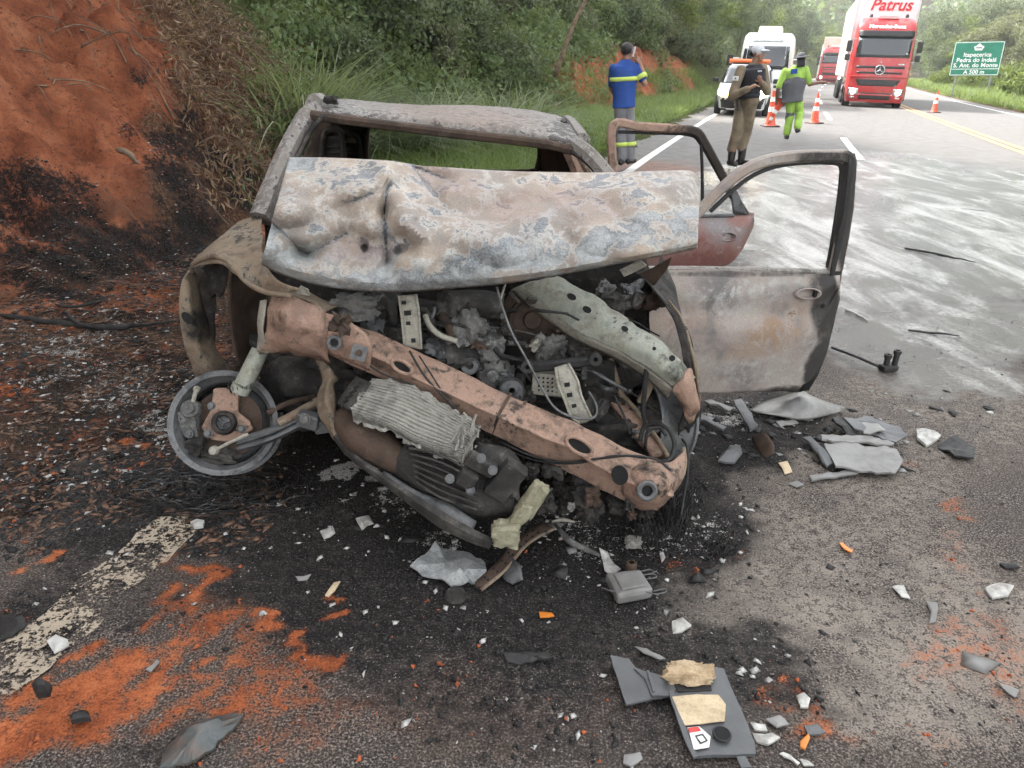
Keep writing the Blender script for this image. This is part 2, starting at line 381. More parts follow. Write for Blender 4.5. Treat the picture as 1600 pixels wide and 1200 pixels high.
def ground_mat(name, road):
    k = NT(name)
    fine = k.noise(150, 2, .7); med = k.noise(30, 4, .75); big = k.noise(3.4, 3, .65)
    fine2 = k.math('ADD', k.math('MULTIPLY', med, .55), k.math('MULTIPLY', fine, .45))
    brk = k.math('ADD', k.math('MULTIPLY', k.math('SUBTRACT', med, .5), 1.5), k.math('MULTIPLY', k.math('SUBTRACT', fine, .5), .7))
    def m(nm, lo, hi, amt=1.0):
        return k.th(k.math('ADD', k.attr(nm), k.math('MULTIPLY', brk, amt)), lo, hi)
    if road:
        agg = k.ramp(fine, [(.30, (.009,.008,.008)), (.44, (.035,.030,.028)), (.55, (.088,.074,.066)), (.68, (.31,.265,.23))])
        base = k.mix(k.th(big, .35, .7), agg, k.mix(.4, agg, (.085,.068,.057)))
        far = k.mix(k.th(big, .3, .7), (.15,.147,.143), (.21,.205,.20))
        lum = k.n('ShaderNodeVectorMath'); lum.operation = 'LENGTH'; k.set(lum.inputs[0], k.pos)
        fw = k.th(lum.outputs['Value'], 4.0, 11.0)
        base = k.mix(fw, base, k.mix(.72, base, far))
        brown = k.mix(k.th(fine, .38, .62), (.05,.028,.020), (.27,.15,.10))
        base = k.mix(k.math('MULTIPLY', m('soil', .12, .8, .9), .6), base, brown)
        dust = k.mix(k.th(fine2, .36, .58), (.058,.049,.042), (.31,.27,.23))
        base = k.mix(k.math('MULTIPLY', k.math('MULTIPLY', m('dust', .25, .95, 1.2), k.ramp(big, [(.36, .30), (.56, 1.0)])), .85), base, dust)
    else:
        redc = k.ramp(k.math('ADD', k.math('MULTIPLY', big, .7), k.math('MULTIPLY', med, .3)), [(.30, (.13,.045,.024)), (.44, (.28,.090,.045)), (.55, (.40,.138,.068)), (.68, (.50,.215,.12))])
        redc = k.mix(k.th(fine2, .42, .62), redc, k.mix(.55, redc, (.10,.034,.02)))
        lit = k.ramp(fine2, [(.34, (.014,.012,.011)), (.46, (.065,.043,.030)), (.55, (.16,.088,.053)), (.65, (.36,.30,.24))])
        lit = k.mix(k.math('MULTIPLY', k.th(k.math('ADD', big, k.math('MULTIPLY', brk, .2)), .50, .66), .85), lit, redc)
        rt = k.ramp(k.noise(34, 3, .7, vec=k.vec((1.6,1.6,.5))), [(.3, (.022,.014,.010)), (.5, (.10,.055,.033)), (.66, (.21,.125,.08)), (.8, (.36,.28,.20))])
        base = k.mix(k.attr('bank'), lit, redc)
        base = k.mix(k.math('MULTIPLY', m('roots', .35, .75, .6), .9), base, rt)
        gc = k.ramp(fine2, [(.3, (.024,.030,.010)), (.55, (.06,.075,.02)), (.75, (.16,.10,.05))])
        base = k.mix(k.attr('green'), base, gc)
    soil = k.ramp(k.math('ADD', k.math('MULTIPLY', fine2, .6), k.math('MULTIPLY', big, .4)), [(.36, (.085,.026,.013)), (.47, (.24,.066,.026)), (.56, (.40,.125,.050)), (.66, (.48,.19,.09))])
    base = k.mix(k.math('MULTIPLY', m('soil', .45, .95, 1.15), .95), base, soil)
    char = k.ramp(fine, [(.3, (.004,.004,.004)), (.5, (.012,.011,.011)), (.62, (.036,.033,.032)), (.76, (.24,.225,.21))])
    base = k.mix(k.math('MULTIPLY', m('burn', .06, .92, 1.75), .97), base, char)
    base = k.mix(k.math('MULTIPLY', m('soil', .68, 1.05, .8), .95), base, soil)
    ash = k.mix(k.th(fine, .35, .65), (.16,.15,.14), (.55,.53,.50))
    base = k.mix(m('ash', .58, .80, 1.2), base, ash)
    bh = k.math('ADD', k.math('MULTIPLY', fine, .6), med)
    if road:
        str_ = k.noise(1.25, 5, .66, vec=k.vec((1.5, .50, 1), rotz=.45), dist=1.4)
        fm = k.math('ADD', k.math('MULTIPLY', k.attr('foam'), .95), k.math('ADD', k.math('MULTIPLY', k.math('SUBTRACT', str_, .50), 3.4), k.math('MULTIPLY', k.math('SUBTRACT', med, .5), .75)))
        foam_glare_mask = k.math('MULTIPLY', k.th(fm, .40, 1.5), .92)
        wet = k.th(k.attr('foam'), .1, .6)
        base = k.mix(wet, base, k.mix(.6, base, (.055,.05,.046)))
        base = k.mix(k.math('MULTIPLY', foam_glare_mask, k.th(k.attr('foam'), .05, .3)), base, k.mix(med, (.28,.275,.265), (.64,.63,.60)))  # pale colour is part foam, part sky reflection painted into the asphalt
        rough = k.mix(wet, .72, .24)
        bs = k.bump(bh, .8, .008)
    else:
        rough = .95; bs = k.bump(k.math('ADD', bh, k.math('MULTIPLY', big, 1.5)), 1.0, .035)
    return k.end(k.bsdf(base, rough, 0, bs, spec=k.mix(wet, .12, .5) if road else .12))
MAT_GROUND = ground_mat('soil_and_litter', False)
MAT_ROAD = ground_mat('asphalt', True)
go = finish('ground', gme, MAT_GROUND); go['kind'] = 'structure'; go['label'] = 'red soil verge and cut bank beside the road'

# ------------------------------------------------------------------ road sheet and painted lines
rs_ = spaced(.2, 8.5, .04, -50, 330, 1.06); rl_ = np.concatenate([np.arange(-.95, 5.0, .04), np.arange(5.0, 12.05, .25)])
RL, RS = np.meshgrid(rl_, rs_)
rx, ry, _ = road2w(RL.ravel(), RS.ravel())
RZ = (fbm(rx*9, ry*9, 3, 21)-.5)*.006
VR = np.stack([rx, ry, RZ], 1)
rme = gridmesh('road', VR, len(rl_), len(rs_)); masks(rme, VR)
ro = finish('road', rme, MAT_ROAD); ro['kind'] = 'structure'; ro['label'] = 'grey asphalt highway with burnt and wet patches'
def paint_mat(name, col, wear):
    k = NT(name)
    nz = k.math('ADD', k.noise(70, 4, .7), k.math('MULTIPLY', k.math('SUBTRACT', k.noise(7, 5, .65), .5), .9))
    a = k.th(nz, wear, wear+.07)
    c = k.mix(k.noise(30, 5, .7), tuple(x*.62 for x in col), col)
    c = k.mix(k.math('MULTIPLY', k.th(k.noise(5, 5, .7), .5, .75), .45), c, (.17,.13,.10))
    return k.end(k.bsdf(c, .6, 0, k.bump(nz, .4, .003), alpha=a))
P_OLD = paint_mat('worn_white_paint', (.44,.365,.275), .485); P_WHITE = paint_mat('white_paint', (.74,.73,.70), .30); P_YEL = paint_mat('yellow_paint', (.66,.37,.13), .24)
def stripe(name, lat, w, s0, s1, mat, jag=0):
    b = MB(); n = max(2, int((s1-s0)/(.05 if s1-s0 < 3 else 1.0))); P = []
    for i in range(n+1):
        s = s0 + (s1-s0)*i/n; row = []
        for q in (-.5, -.17, .17, .5):
            j = (mnoise.noise((s*7, q*9, 3)) * jag) if jag else 0
            p = RW(lat + q*w + j, s + j, 0); row.append(Vector((p.x, p.y, .0085)))
        P.append(row)
    b.grid(P); o = b.build(name, mat); o['kind'] = 'structure'; return o
e1 = stripe('edge_line', -.02, .17, .25, 1.74, P_OLD, .06)
stripe('edge_line', 0, .15, 9.5, 300, P_WHITE); stripe('edge_line', 11.25, .15, 5, 300, P_WHITE)
for s0 in range(16, 300, 12): stripe('lane_dash', 3.68, .15, s0 - .35, s0 + 4.6, P_WHITE)
stripe('centre_line', 7.20, .13, 2, 300, P_YEL); stripe('centre_line', 7.48, .13, 2, 300, P_YEL)
# ------------------------------------------------------------------ vegetation
def quickmesh(name, V, F, attrs=None, smooth=False):
    me = bpy.data.meshes.new(name); k = F.shape[1]
    me.vertices.add(len(V)); me.vertices.foreach_set('co', np.asarray(V, np.float32).ravel())
    me.loops.add(F.size); me.loops.foreach_set('vertex_index', F.astype(np.int32).ravel())
    me.polygons.add(len(F)); me.polygons.foreach_set('loop_start', np.arange(0, F.size, k, dtype=np.int32))
    me.update(calc_edges=True)
    for nm, a in (attrs or {}).items():
        at = me.attributes.new(nm, 'FLOAT', 'POINT'); at.data.foreach_set('value', np.asarray(a, np.float32))
    if smooth: me.shade_smooth()
    return me
def unit(a): return a/np.maximum(np.linalg.norm(a, axis=1, keepdims=True), 1e-9)
def leafmesh(name, P, size, rs, droop=.3, asp=.32, bias=None, shade=None):
    n = len(P); a = rs.normal(size=(n, 3)); a[:, 2] -= droop
    if bias is not None: a += bias
    a = unit(a); b = unit(np.cross(a, rs.normal(size=(n, 3)))); c = np.cross(a, b)
    s = np.broadcast_to(size, (n,))[:, None]*(.6+.8*rs.rand(n, 1))
    v0 = P; v1 = P + s*(a*.42 + b*asp + c*.10); v2 = P + s*a - c*s*.12; v3 = P + s*(a*.42 - b*asp + c*.10)
    V = np.stack([v0, v1, v2, v3], 1).reshape(-1, 3)
    i = np.arange(n)*4; F = np.concatenate([np.stack([i, i+1, i+2], 1), np.stack([i, i+2, i+3], 1)])
    sh = np.repeat(rs.rand(n) if shade is None else shade, 4)
    return quickmesh(name, V, F, {'shade': sh})
def bladeset(P, L, w, lean, rs, az=None, segs=3, curl=1.0):     # grass blades as tapering curved strips
    n = len(P); az = rs.rand(n)*2*np.pi if az is None else az
    d = np.stack([np.cos(az), np.sin(az), np.zeros(n)], 1); side = np.stack([-np.sin(az), np.cos(az), np.zeros(n)], 1)
    V = []; 
    for k in range(segs+1):
        t = k/segs; out = (lean*t + curl*lean*t*t)[:, None]*L[:, None]; up = (t - .55*curl*np.minimum(lean, 1.2)*t*t)[:, None]*L[:, None]
        c = P + d*out*.8 + np.array([0, 0, 1.0])*up
        ww = (w*(1-t**1.6) + w*.04)[:, None]*.5
        V += [c - side*ww, c + side*ww]
    V = np.stack(V, 1).reshape(-1, 3); m = 2*(segs+1); i = np.arange(n)*m
    F = np.concatenate([np.stack([i+2*k, i+2*k+1, i+2*k+3, i+2*k+2], 1) for k in range(segs)])
    return V, F, np.repeat(rs.rand(n), m)
def leaf_mat(name, c0, c1, c2, tr=.35, rough=.55):
    k = NT(name); oi = k.n('ShaderNodeObjectInfo')
    f = k.math('ADD', k.math('MULTIPLY', k.attr('shade'), .7), k.math('MULTIPLY', k.noise(.9, 2), .3))
    c = k.ramp(f, [(.18, c0), (.5, c1), (.86, c2)])
    c = k.mix(k.math('MULTIPLY', oi.outputs['Random'], .35), c, k.mix(.5, c, (c2[0]*1.1, c2[1]*.85, c2[2])))
    p = k.bsdf(c, rough, 0, spec=.35)
    t = k.n('ShaderNodeBsdfTranslucent'); k.set(t.inputs[0], k.mix(.5, c, (c2[0]*1.3, c2[1]*1.3, c2[2]*.7)))
    x = k.n('ShaderNodeMixShader'); x.inputs[0].default_value = tr; k.t.links.new(p, x.inputs[1]); k.t.links.new(t.outputs[0], x.inputs[2])
    return k.end(x.outputs[0])
L_DARK = leaf_mat('forest_leaf', (.026,.044,.024), (.078,.112,.056), (.16,.19,.105))
L_MID = leaf_mat('shrub_leaf', (.036,.064,.030), (.105,.165,.066), (.20,.25,.115))
L_LIME = leaf_mat('lime_leaf', (.040,.070,.018), (.10,.155,.030), (.18,.22,.055), .4)
L_PALE = leaf_mat('pale_leaf', (.045,.060,.034), (.11,.130,.070), (.20,.21,.12))
L_GRASS = leaf_mat('grass_blade', (.05,.088,.026), (.125,.20,.055), (.22,.28,.10), .45)
L_TALL = leaf_mat('guinea_grass_blade', (.06,.09,.045), (.155,.215,.105), (.30,.35,.21), .4)
L_DRY = leaf_mat('dry_leaf', (.060,.038,.022), (.17,.105,.060), (.34,.25,.15), .2)
BARK = plain('bark', (.085,.068,.052), .9, var=.3, scale=14, bump=.8, bscale=50)
ROOT = plain('dry_root', (.17,.115,.075), .9, var=.35, scale=9, bump=.5)
CHARTWIG = plain('charred_twig', (.020,.018,.017), .9, var=.4, scale=20, bump=.5)

def crown_pts(rs, K, per, R, clump, cz, low=-.7):
    c = unit(rs.normal(size=(K, 3)))*(rs.rand(K, 1)**.45); c[:, 2] = np.maximum(c[:, 2], low)
    c = c*np.array(R) + np.array([0, 0, cz])
    c[:, 0] += rs.normal(size=K)*.1*R[0]
    r = clump*(.6+.8*rs.rand(K))
    P = np.repeat(c, per, 0) + rs.normal(size=(K*per, 3))*np.repeat(r, per)[:, None]*np.array([.55,.55,.42])
    sh = np.clip(np.repeat(rs.rand(K), per)*.55 + rs.rand(K*per)*.45, 0, 1)
    return P, sh, c
def trunk(rs, H, r, tops, bend=.3):
    b = MB(); p = [Vector((0,0,-.4))]
    for i in range(1, 6): p.append(Vector((rs.normal()*bend*i*.2, rs.normal()*bend*i*.2, H*i/5)))
    b.tube(p, [r*1.4, r, r*.85, r*.7, r*.5, r*.25], 9, 3)
    for t in tops:
        a = p[int(rs.randint(2, 5))]; t = Vector(t); m = a.lerp(t, .5) + Vector((0,0,-.2)); b.tube([a, m, t], [r*.4, r*.25, r*.06], 6, 3)
    return b
PROTO = {}
def tree_proto(kind, seed, K, per, R, clump, cz, leaf, mat, H, r, low=-.7):
    rs = np.random.RandomState(seed); P, sh, c = crown_pts(rs, K, per, R, clump, cz, low)
    me = leafmesh('crown', P, leaf, rs, shade=sh); me.materials.append(mat)
    tb = trunk(rs, H, r, [c[i] for i in rs.choice(K, 9)]); tm = bpy.data.meshes.new('trunk'); tm.from_pydata(tb.v, [], tb.f); tm.materials.append(BARK); tm.shade_smooth()
    PROTO[kind] = (me, tm)
tree_proto('broad', 1, 46, 330, (2.9,2.9,3.2), .85, 4.2, .17, L_DARK, 5.5, .16, -1.0)
tree_proto('slim', 2, 40, 300, (1.9,1.9,3.6), .70, 4.4, .16, L_MID, 6.0, .13, -1.0)
tree_proto('pale', 3, 34, 240, (2.8,2.8,2.7), .75, 4.6, .20, L_PALE, 6.0, .15, -.95)
tree_proto('lime', 4, 40, 260, (2.6,2.6,2.9), .75, 3.8, .17, L_LIME, 5.0, .14, -.9)
def put(kind, name, label, cat, group, loc, sc, rz, parts=('crown', 'trunk'), sz=None):
    t = thing(name, label, cat, loc, group); t.scale = (sc, sc, sz or sc); t.rotation_euler = (0, 0, rz)
    for nm, me in zip(parts, PROTO[kind]):
        if me is None: continue
        o = bpy.data.objects.new(nm, me); COL.objects.link(o); o.parent = t
    return t
rnd = random.Random(41)
# tall trees on top of the bank, near: they shade the crash site
for i, (lat, s, sc, kd) in enumerate([(-8.5,-9,1.7,'broad'),(-9.5,-3,1.8,'broad'),(-8.2,3,1.75,'broad'),(-10.5,7.5,1.9,'broad'),(-14,10.5,1.7,'slim'),(-15,14.5,1.8,'broad'),(-13.5,18.5,1.5,'slim'),(-12.5,1,1.9,'broad'),(-18,11,1.9,'broad'),(-18,18,1.7,'broad'),(-14,22,1.4,'broad'),(-15,5,2.0,'slim'),(-15,15,2.0,'broad'),(-8.2,-15,1.6,'broad')]):
    p = RW(lat, s); put(kd, 'bank_tree', ('broad' if kd == 'broad' else 'slim') + ' tall tree on top of the bank ' + ('behind the photographer' if s < 0 else 'above the wreck' if s < 9 else 'above the grassy verge') + (' in the front row' if lat > -10.6 else ' in the back row'), 'tree', 'tall trees above the cut bank', (p.x, p.y, ground_z(p.x, p.y)-.2), sc, rnd.random()*6)
# trees that line the left side further along
for i, (lat, s, sc, kd) in enumerate([(-9.6,25,.72,'broad'),(-9.0,29.5,.66,'slim'),(-10,32,.8,'broad'),(-8.0,36,.62,'broad'),(-8.6,40,.7,'slim'),(-5.6,44,.60,'broad'),(-7.2,45,.8,'broad'),(-5.0,48,.66,'lime'),(-5.6,54,.7,'broad'),(-7.5,58,.9,'broad'),(-5.0,62,.72,'slim'),(-5.4,70,.8,'lime'),(-6.8,78,.95,'broad'),(-5.2,86,.85,'slim'),(-5.8,96,.95,'broad'),(-5.0,108,.95,'lime'),(-6.5,122,1.1,'broad'),(-5.5,138,1.1,'slim'),(-6,156,1.2,'broad'),(-4,176,1.2,'lime'),(-9,66,1.1,'broad'),(-10,90,1.2,'broad'),(-11,115,1.3,'pale'),(-9.5,50,1.0,'broad'),(-9,38,.95,'broad'),(-10,150,1.4,'broad')]):
    p = RW(lat, s); kw = {'broad': 'broad dark', 'slim': 'slim mid-green', 'lime': 'lime-green', 'pale': 'pale'}[kd]; where = 'above the man on the phone' if s < 33 else 'left of the patrol car' if s < 46 else 'just behind the motorhome' if s < 64 else 'beside the second red truck' if s < 100 else 'at the far end of the truck queue'
    put(kd, 'roadside_tree', kw + (' front-row' if lat > -6.6 else ' back-row') + ' tree left of the highway ' + where, 'tree', 'trees along the left side of the highway', (p.x, p.y, ground_z(p.x, p.y)-.2), sc, rnd.random()*6)
# trees on the right beyond the grass
for i, (lat, s, sc, kd) in enumerate([(19,72,.72,'pale'),(23,78,.8,'broad'),(17.5,84,.8,'pale'),(21,92,.95,'pale'),(27,90,1.0,'broad'),(18,100,.9,'lime'),(25,104,1.15,'pale'),(31,108,1.2,'broad'),(17,118,1.0,'broad'),(22,122,1.2,'broad'),(28,126,1.35,'broad'),(36,122,1.4,'broad'),(18,140,1.2,'lime'),(24,146,1.4,'broad'),(32,148,1.5,'broad'),(40,150,1.6,'broad'),(17,165,1.4,'broad'),(24,172,1.6,'broad'),(33,180,1.7,'broad'),(44,175,1.8,'broad'),(15,190,1.5,'broad'),(20,210,1.7,'broad'),(30,215,1.9,'broad'),(10,230,1.7,'broad'),(4,235,1.7,'broad'),(-2,225,1.6,'broad')]):
    p = RW(lat, s); pale = kd == 'pale'
    put(kd, 'roadside_tree', ('pale feathery' if pale else 'lime-green' if kd == 'lime' else 'dark green') + ' tree right of the highway ' + ('near' if s < 95 else 'midway up' if s < 135 else 'far') + (' behind the gap beside the red truck' if lat < 19 else ' behind the road sign' if lat < 26 else ' on the hillside at the right edge'), 'tree', 'pale trees behind the sign' if pale else 'trees on the right hillside', (p.x, p.y, ground_z(p.x, p.y)-.2), sc*1.12, rnd.random()*6)
# shrubs
def shrub_proto(kind, seed, K, per, R, clump, leaf, mat, asp=.32):
    rs = np.random.RandomState(seed); P, sh, c = crown_pts(rs, K, per, R, clump, R[2]*.8, -.6); P[:, 2] = np.maximum(P[:, 2], .02)
    me = leafmesh('foliage', P, leaf, rs, shade=sh, asp=asp); me.materials.append(mat)
    b = MB()
    for q in c[:8]: b.tube([Vector((0,0,-.1)), Vector(q)*.5 + Vector((0,0,.05)), Vector(q)], [.02,.014,.004], 5, 3)
    sm = bpy.data.meshes.new('stems'); sm.from_pydata(b.v, [], b.f); sm.materials.append(BARK); PROTO[kind] = (me, sm)
shrub_proto('shA', 11, 22, 120, (.75,.75,.6), .26, .085, L_MID); shrub_proto('shB', 12, 26, 120, (.9,.9,.75), .28, .10, L_DARK); shrub_proto('shC', 13, 20, 130, (.7,.7,.7), .22, .075, L_PALE); shrub_proto('shD', 14, 22, 140, (.9,.9,.65), .28, .10, L_LIME)
rs0 = np.random.RandomState(5); n = 0
for i in range(400):
    s = rs0.uniform(9.5, 60)**1.0; d = rs0.uniform(3.4, 7.5); p = RW(-d, s); z = ground_z(p.x, p.y)
    if z < .55 or n >= 105: continue
    px_, py_ = proj(np.array([p.x]), np.array([p.y]), np.array([z])); px_, py_ = px_[0], py_[0]
    if not (520 < px_ < 1140 and -60 < py_ < 260): continue
    if (845 < px_ < 945 and 70 < py_ < 170) or (935 < px_ < 1035 and 75 < py_ < 185) or (1035 < px_ < 1085 and 95 < py_ < 170): continue
    kd = ['shB','shA','shB','shC'][i % 4]; sc = rs0.uniform(.6, 1.15)*(1 + s/90); n += 1
    where = 'above the left end of the wreck roof' if px_ < 660 else 'above the middle of the wreck roof' if px_ < 770 else 'above the right end of the wreck roof' if px_ < 880 else 'left of the man on the phone' if px_ < 955 else 'right of the man on the phone' if px_ < 1050 else 'beside the patrol car'
    lab = ('grey-green' if kd == 'shC' else 'dark green' if kd == 'shB' else 'mid-green') + (' small' if sc < .95 else ' large') + ' shrub ' + ('high' if py_ < 60 else 'low') + ' on the bank ' + where
    put(kd, 'bank_shrub', lab, 'shrub', 'shrubs on the left bank', (p.x, p.y, z-.05), sc, rs0.rand()*6, ('foliage', 'stems'))
for i in range(60):
    s = rs0.uniform(46, 105); lat = rs0.uniform(15.5, 22) if i > 22 else rs0.uniform(14.8, 17); p = RW(lat, s); z = ground_z(p.x, p.y)
    kd = ['shD','shD','shA','shD'][i % 4]; put(kd, 'verge_bush', ('bright' if kd == 'shD' else 'mid-green') + ' bush in the right verge ' + ('nearer than the road sign' if s < 58 else 'just behind the road sign' if s < 75 else 'far behind the road sign') + (' close to the asphalt' if lat < 17 else ' back from the asphalt'), 'bush', 'bushes in the right verge', (p.x, p.y, z-.05), rs0.uniform(.8, 1.9), rs0.rand()*6, ('foliage', 'stems'))

# ---- leaf cover of the bank (vines and creepers nobody could count)
rs = np.random.RandomState(77)
def bank_samples(n, s0, s1, d0, d1):
    s = rs.uniform(s0, s1, n); d = rs.uniform(d0, d1, n); x, y, _ = road2w(-d, s); z = terrain(x, y); return np.stack([x, y, z], 1), s, d
P, s, d = bank_samples(210000, 7.2, 40, 2.9, 9)
px, py = proj(P[:, 0], P[:, 1], P[:, 2])
cl = fbm(P[:, 0]*1.1, P[:, 1]*1.1 + P[:, 2]*.8, 4, 31)
bare = bare_px(px, py)
keep = (P[:, 2] > .25) & (px > 360 + 90*fbm(P[:, 1]*3, P[:, 2]*3, 3, 3) + (py-80)*.35) & (px < 1180) & (py > -160) & (rs.rand(len(P)) < np.clip((cl-.33)*4.2, .08, 1)) & (rs.rand(len(P)) > bare*1.15)
dens = np.clip(12.0/np.maximum(s, 8), .25, 1); keep &= rs.rand(len(P)) < dens
keep &= ~((rs.rand(len(P)) < .5) & (px < 640)); P = P[keep]; s = s[keep]; n = len(P)
P = P + unit(rs.normal(size=(n, 3)))*np.array([.25,.25,.2]) + np.array([.45, -.25, .5])*(rs.rand(n, 1)**1.5)*(.2+1.1*np.clip(cl[keep]-.4, 0, 1)[:, None]*3)
me = leafmesh('creeper_leaves', P, .07 + .0036*s, rs, droop=.7, asp=.27, shade=np.clip(fbm(P[:, 0]*2, P[:, 1]*2 + P[:, 2], 3, 14)*.8 + rs.rand(n)*.45 - .12, 0, 1)); o = finish('creeper_leaves', me, L_MID); o['kind'] = 'stuff'; o['label'] = 'creepers and low leaves covering the shaded bank'
# ---- verge grass behind the wreck and along both sides
def grass(name, label, s0, s1, d0, d1, n, Lm, w, mat, pxmin=None):
    s = s0 + (s1-s0)*rs.rand(n)**1.5; d = rs.uniform(d0, d1, n); x, y, _ = road2w(-d, s); z = terrain(x, y); P = np.stack([x, y, z-.02], 1)
    keep = (fbm(x*1.6, y*1.6, 3, 19) > .36) & (z < 1.2) & (z > -.02)
    px, py = proj(x, y, z); keep &= (px > -80) & (px < 1680)
    if pxmin: keep &= px > pxmin
    P = P[keep]; m = len(P); V, F, sh = bladeset(P, Lm*(.5+.9*rs.rand(m))*(1+s[keep]/60), w*(1+s[keep]/25)*(.7+.6*rs.rand(m)), .25+.65*rs.rand(m), rs)
    o = finish(name, quickmesh(name, V, F, {'shade': np.clip(sh*.7 + .3*np.repeat(fbm(P[:, 0], P[:, 1], 3, 2), 8), 0, 1)}), mat); o['kind'] = 'stuff'; o['label'] = label
grass('verge_grass', 'green grass on the verge behind the wreck', 7.6, 48, .85, 6.0, 62000, .26, .010, L_GRASS)
grass('verge_grass', 'sunlit grass on the verge right of the highway', 26, 110, -19.5, -12.3, 42000, .30, .016, L_GRASS)
# ---- clumps of tall guinea grass on the bank
rs = np.random.RandomState(9)
for i, (px_, s_) in enumerate([(515,9.2),(548,9.8),(560,11.2),(615,10.8),(650,11.8),(480,8.6),(700,13.0),(760,14.5),(440,7.8),(500,10.4),(790,13.2),(820,15)]):
    best = min(((abs(float(proj(*[np.array([q]) for q in (RW(-dd, s_).x, RW(-dd, s_).y, ground_z(RW(-dd, s_).x, RW(-dd, s_).y))])[0][0]) - px_), dd) for dd in np.arange(2.6, 7.5, .15)))
    p = RW(-best[1], s_); z = ground_z(p.x, p.y); m = 240; base = np.stack([rs.normal(size=m)*.16, rs.normal(size=m)*.16, np.zeros(m)], 1)
    V, F, sh = bladeset(base, 1.45*(.5+.7*rs.rand(m)), np.full(m, .026), .35+.8*rs.rand(m), rs, az=rs.normal(size=m)*1.3 - .6, segs=5, curl=1.25)
    me = quickmesh('guinea_grass', V, F, {'shade': sh}); o = finish('guinea_grass', me, L_TALL); o.location = (p.x, p.y, z-.05)
    tag(o, 'clump of tall arching grass on the bank ' + ('left of the wreck roof' if px_ < 510 else 'above the left corner of the wreck roof' if px_ < 590 else 'above the middle of the wreck roof' if px_ < 690 else 'above the right half of the wreck roof'), 'grass clump', 'tall grass clumps on the bank')
# ---- dry roots, stems and dead leaves hanging on the bank
rs = np.random.RandomState(23); b = MB(); cnt = 0
for i in range(5200):
    s = rs.uniform(2.0, 9.5); d = rs.uniform(2.5, 6.5); p = RW(-d, s); z = ground_z(p.x, p.y)
    if z < .35: continue
    a, c = proj(np.array([p.x]), np.array([p.y]), np.array([z])); a, c = a[0], c[0]
    lim = 235 + c*.35 + rs.normal()*28
    stray = c < 150 and a < lim and rs.rand() < .10
    if (a < lim and not stray) or a > 520 or c < -40 or c > 300: continue
    cnt += 1
    if cnt > 900: break
    L = rs.uniform(.15, .75); q = Vector((p.x, p.y, z)); pts = [q + Vector((0,0,.02))]; dr = Vector((rs.normal()*.5+.35, rs.normal()*.4-.25, rs.normal()*.5))
    for k in range(3):
        q = pts[-1] + (dr + Vector((rs.normal()*.25, rs.normal()*.25, -.35*k)))*L/3; q.z = max(q.z, ground_z(q.x, q.y)+.015); pts.append(q)
    b.tube(pts, [.006*rs.uniform(.5,1.6), .005, .004, .0015], 4, 2)
o = b.build('dry_roots', ROOT); o['kind'] = 'stuff'; o['label'] = 'tangle of dry roots and dead stems hanging on the bank'
P, s, d = bank_samples(60000, 2.0, 10, 2.5, 7)
rs = np.random.RandomState(29); px, py = proj(P[:, 0], P[:, 1], P[:, 2]); lim = 240 + py*.3 + (fbm(P[:, 0]*3, P[:, 2]*3, 3, 8)-.5)*140
keep = (px > lim) & (px < 560) & (py > -60) & (py < 330) & (P[:, 2] > .2); P = P[keep]; px = px[keep]; n = len(P); P = P + rs.normal(size=(n, 3))*.04 + np.array([.05,-.05,.05])
gsel = rs.rand(n) < sstep(330, 520, px)*.75
for sel, mt, nm, lb in ((~gsel, L_DRY, 'dead_leaves', 'dead brown leaves and stems on the bank'), (gsel, L_MID, 'bank_weeds', 'sparse green weeds among the dry roots')):
    q = P[sel]; rk = rs.rand(len(q)) < (.42 if mt is L_DRY else .8); q = q[rk]
    me = leafmesh(nm, q, .09, rs, droop=.8, asp=.10); o = finish(nm, me, mt); o['kind'] = 'stuff'; o['label'] = lb
# leaning bare trunk on the bank
p0 = S(868,92,19); p1 = S(918,-6,19.5); b = MB(); b.tube([p0 + Vector((0,0,-.4)), p0.lerp(p1, .4) + Vector((.05,0,.05)), p1, p1 + (p1-p0)*1.2], [.055,.048,.04,.02], 8, 4); o = b.build('leaning_trunk', ROOT, smooth=180); tag(o, 'bare tree trunk leaning out of the bank behind the man on the phone', 'tree trunk')

# ---- far wooded slopes that read as one mass
rs = np.random.RandomState(91); n = 52000; s = rs.uniform(150, 480, n); lat = rs.uniform(-110, 190, n); x, y, _ = road2w(lat, s); z = terrain(x, y); px, py = proj(x, y, z)
cl = fbm(x*.11, y*.11, 3, 44); keep = (px > 1000) & (px < 1700) & ((lat < -7) | (lat > 16) | (s > 250)) & (cl > .34); x, y, z, cl = x[keep], y[keep], z[keep], cl[keep]; m = len(x)
P = np.stack([x + rs.normal(size=m)*.8, y + rs.normal(size=m)*.8, z + (rs.rand(m)**.7)*(3 + 17*np.clip(cl-.34, 0, 1)*2)], 1)
me = leafmesh('far_wood', P, 1.5, rs, droop=.2, asp=.5, shade=np.clip(cl*.8 + rs.rand(m)*.3 - .1, 0, 1)); o = finish('far_wood', me, L_MID); o['kind'] = 'stuff'; o['label'] = 'hazy wooded hillside beyond the queue of trucks'
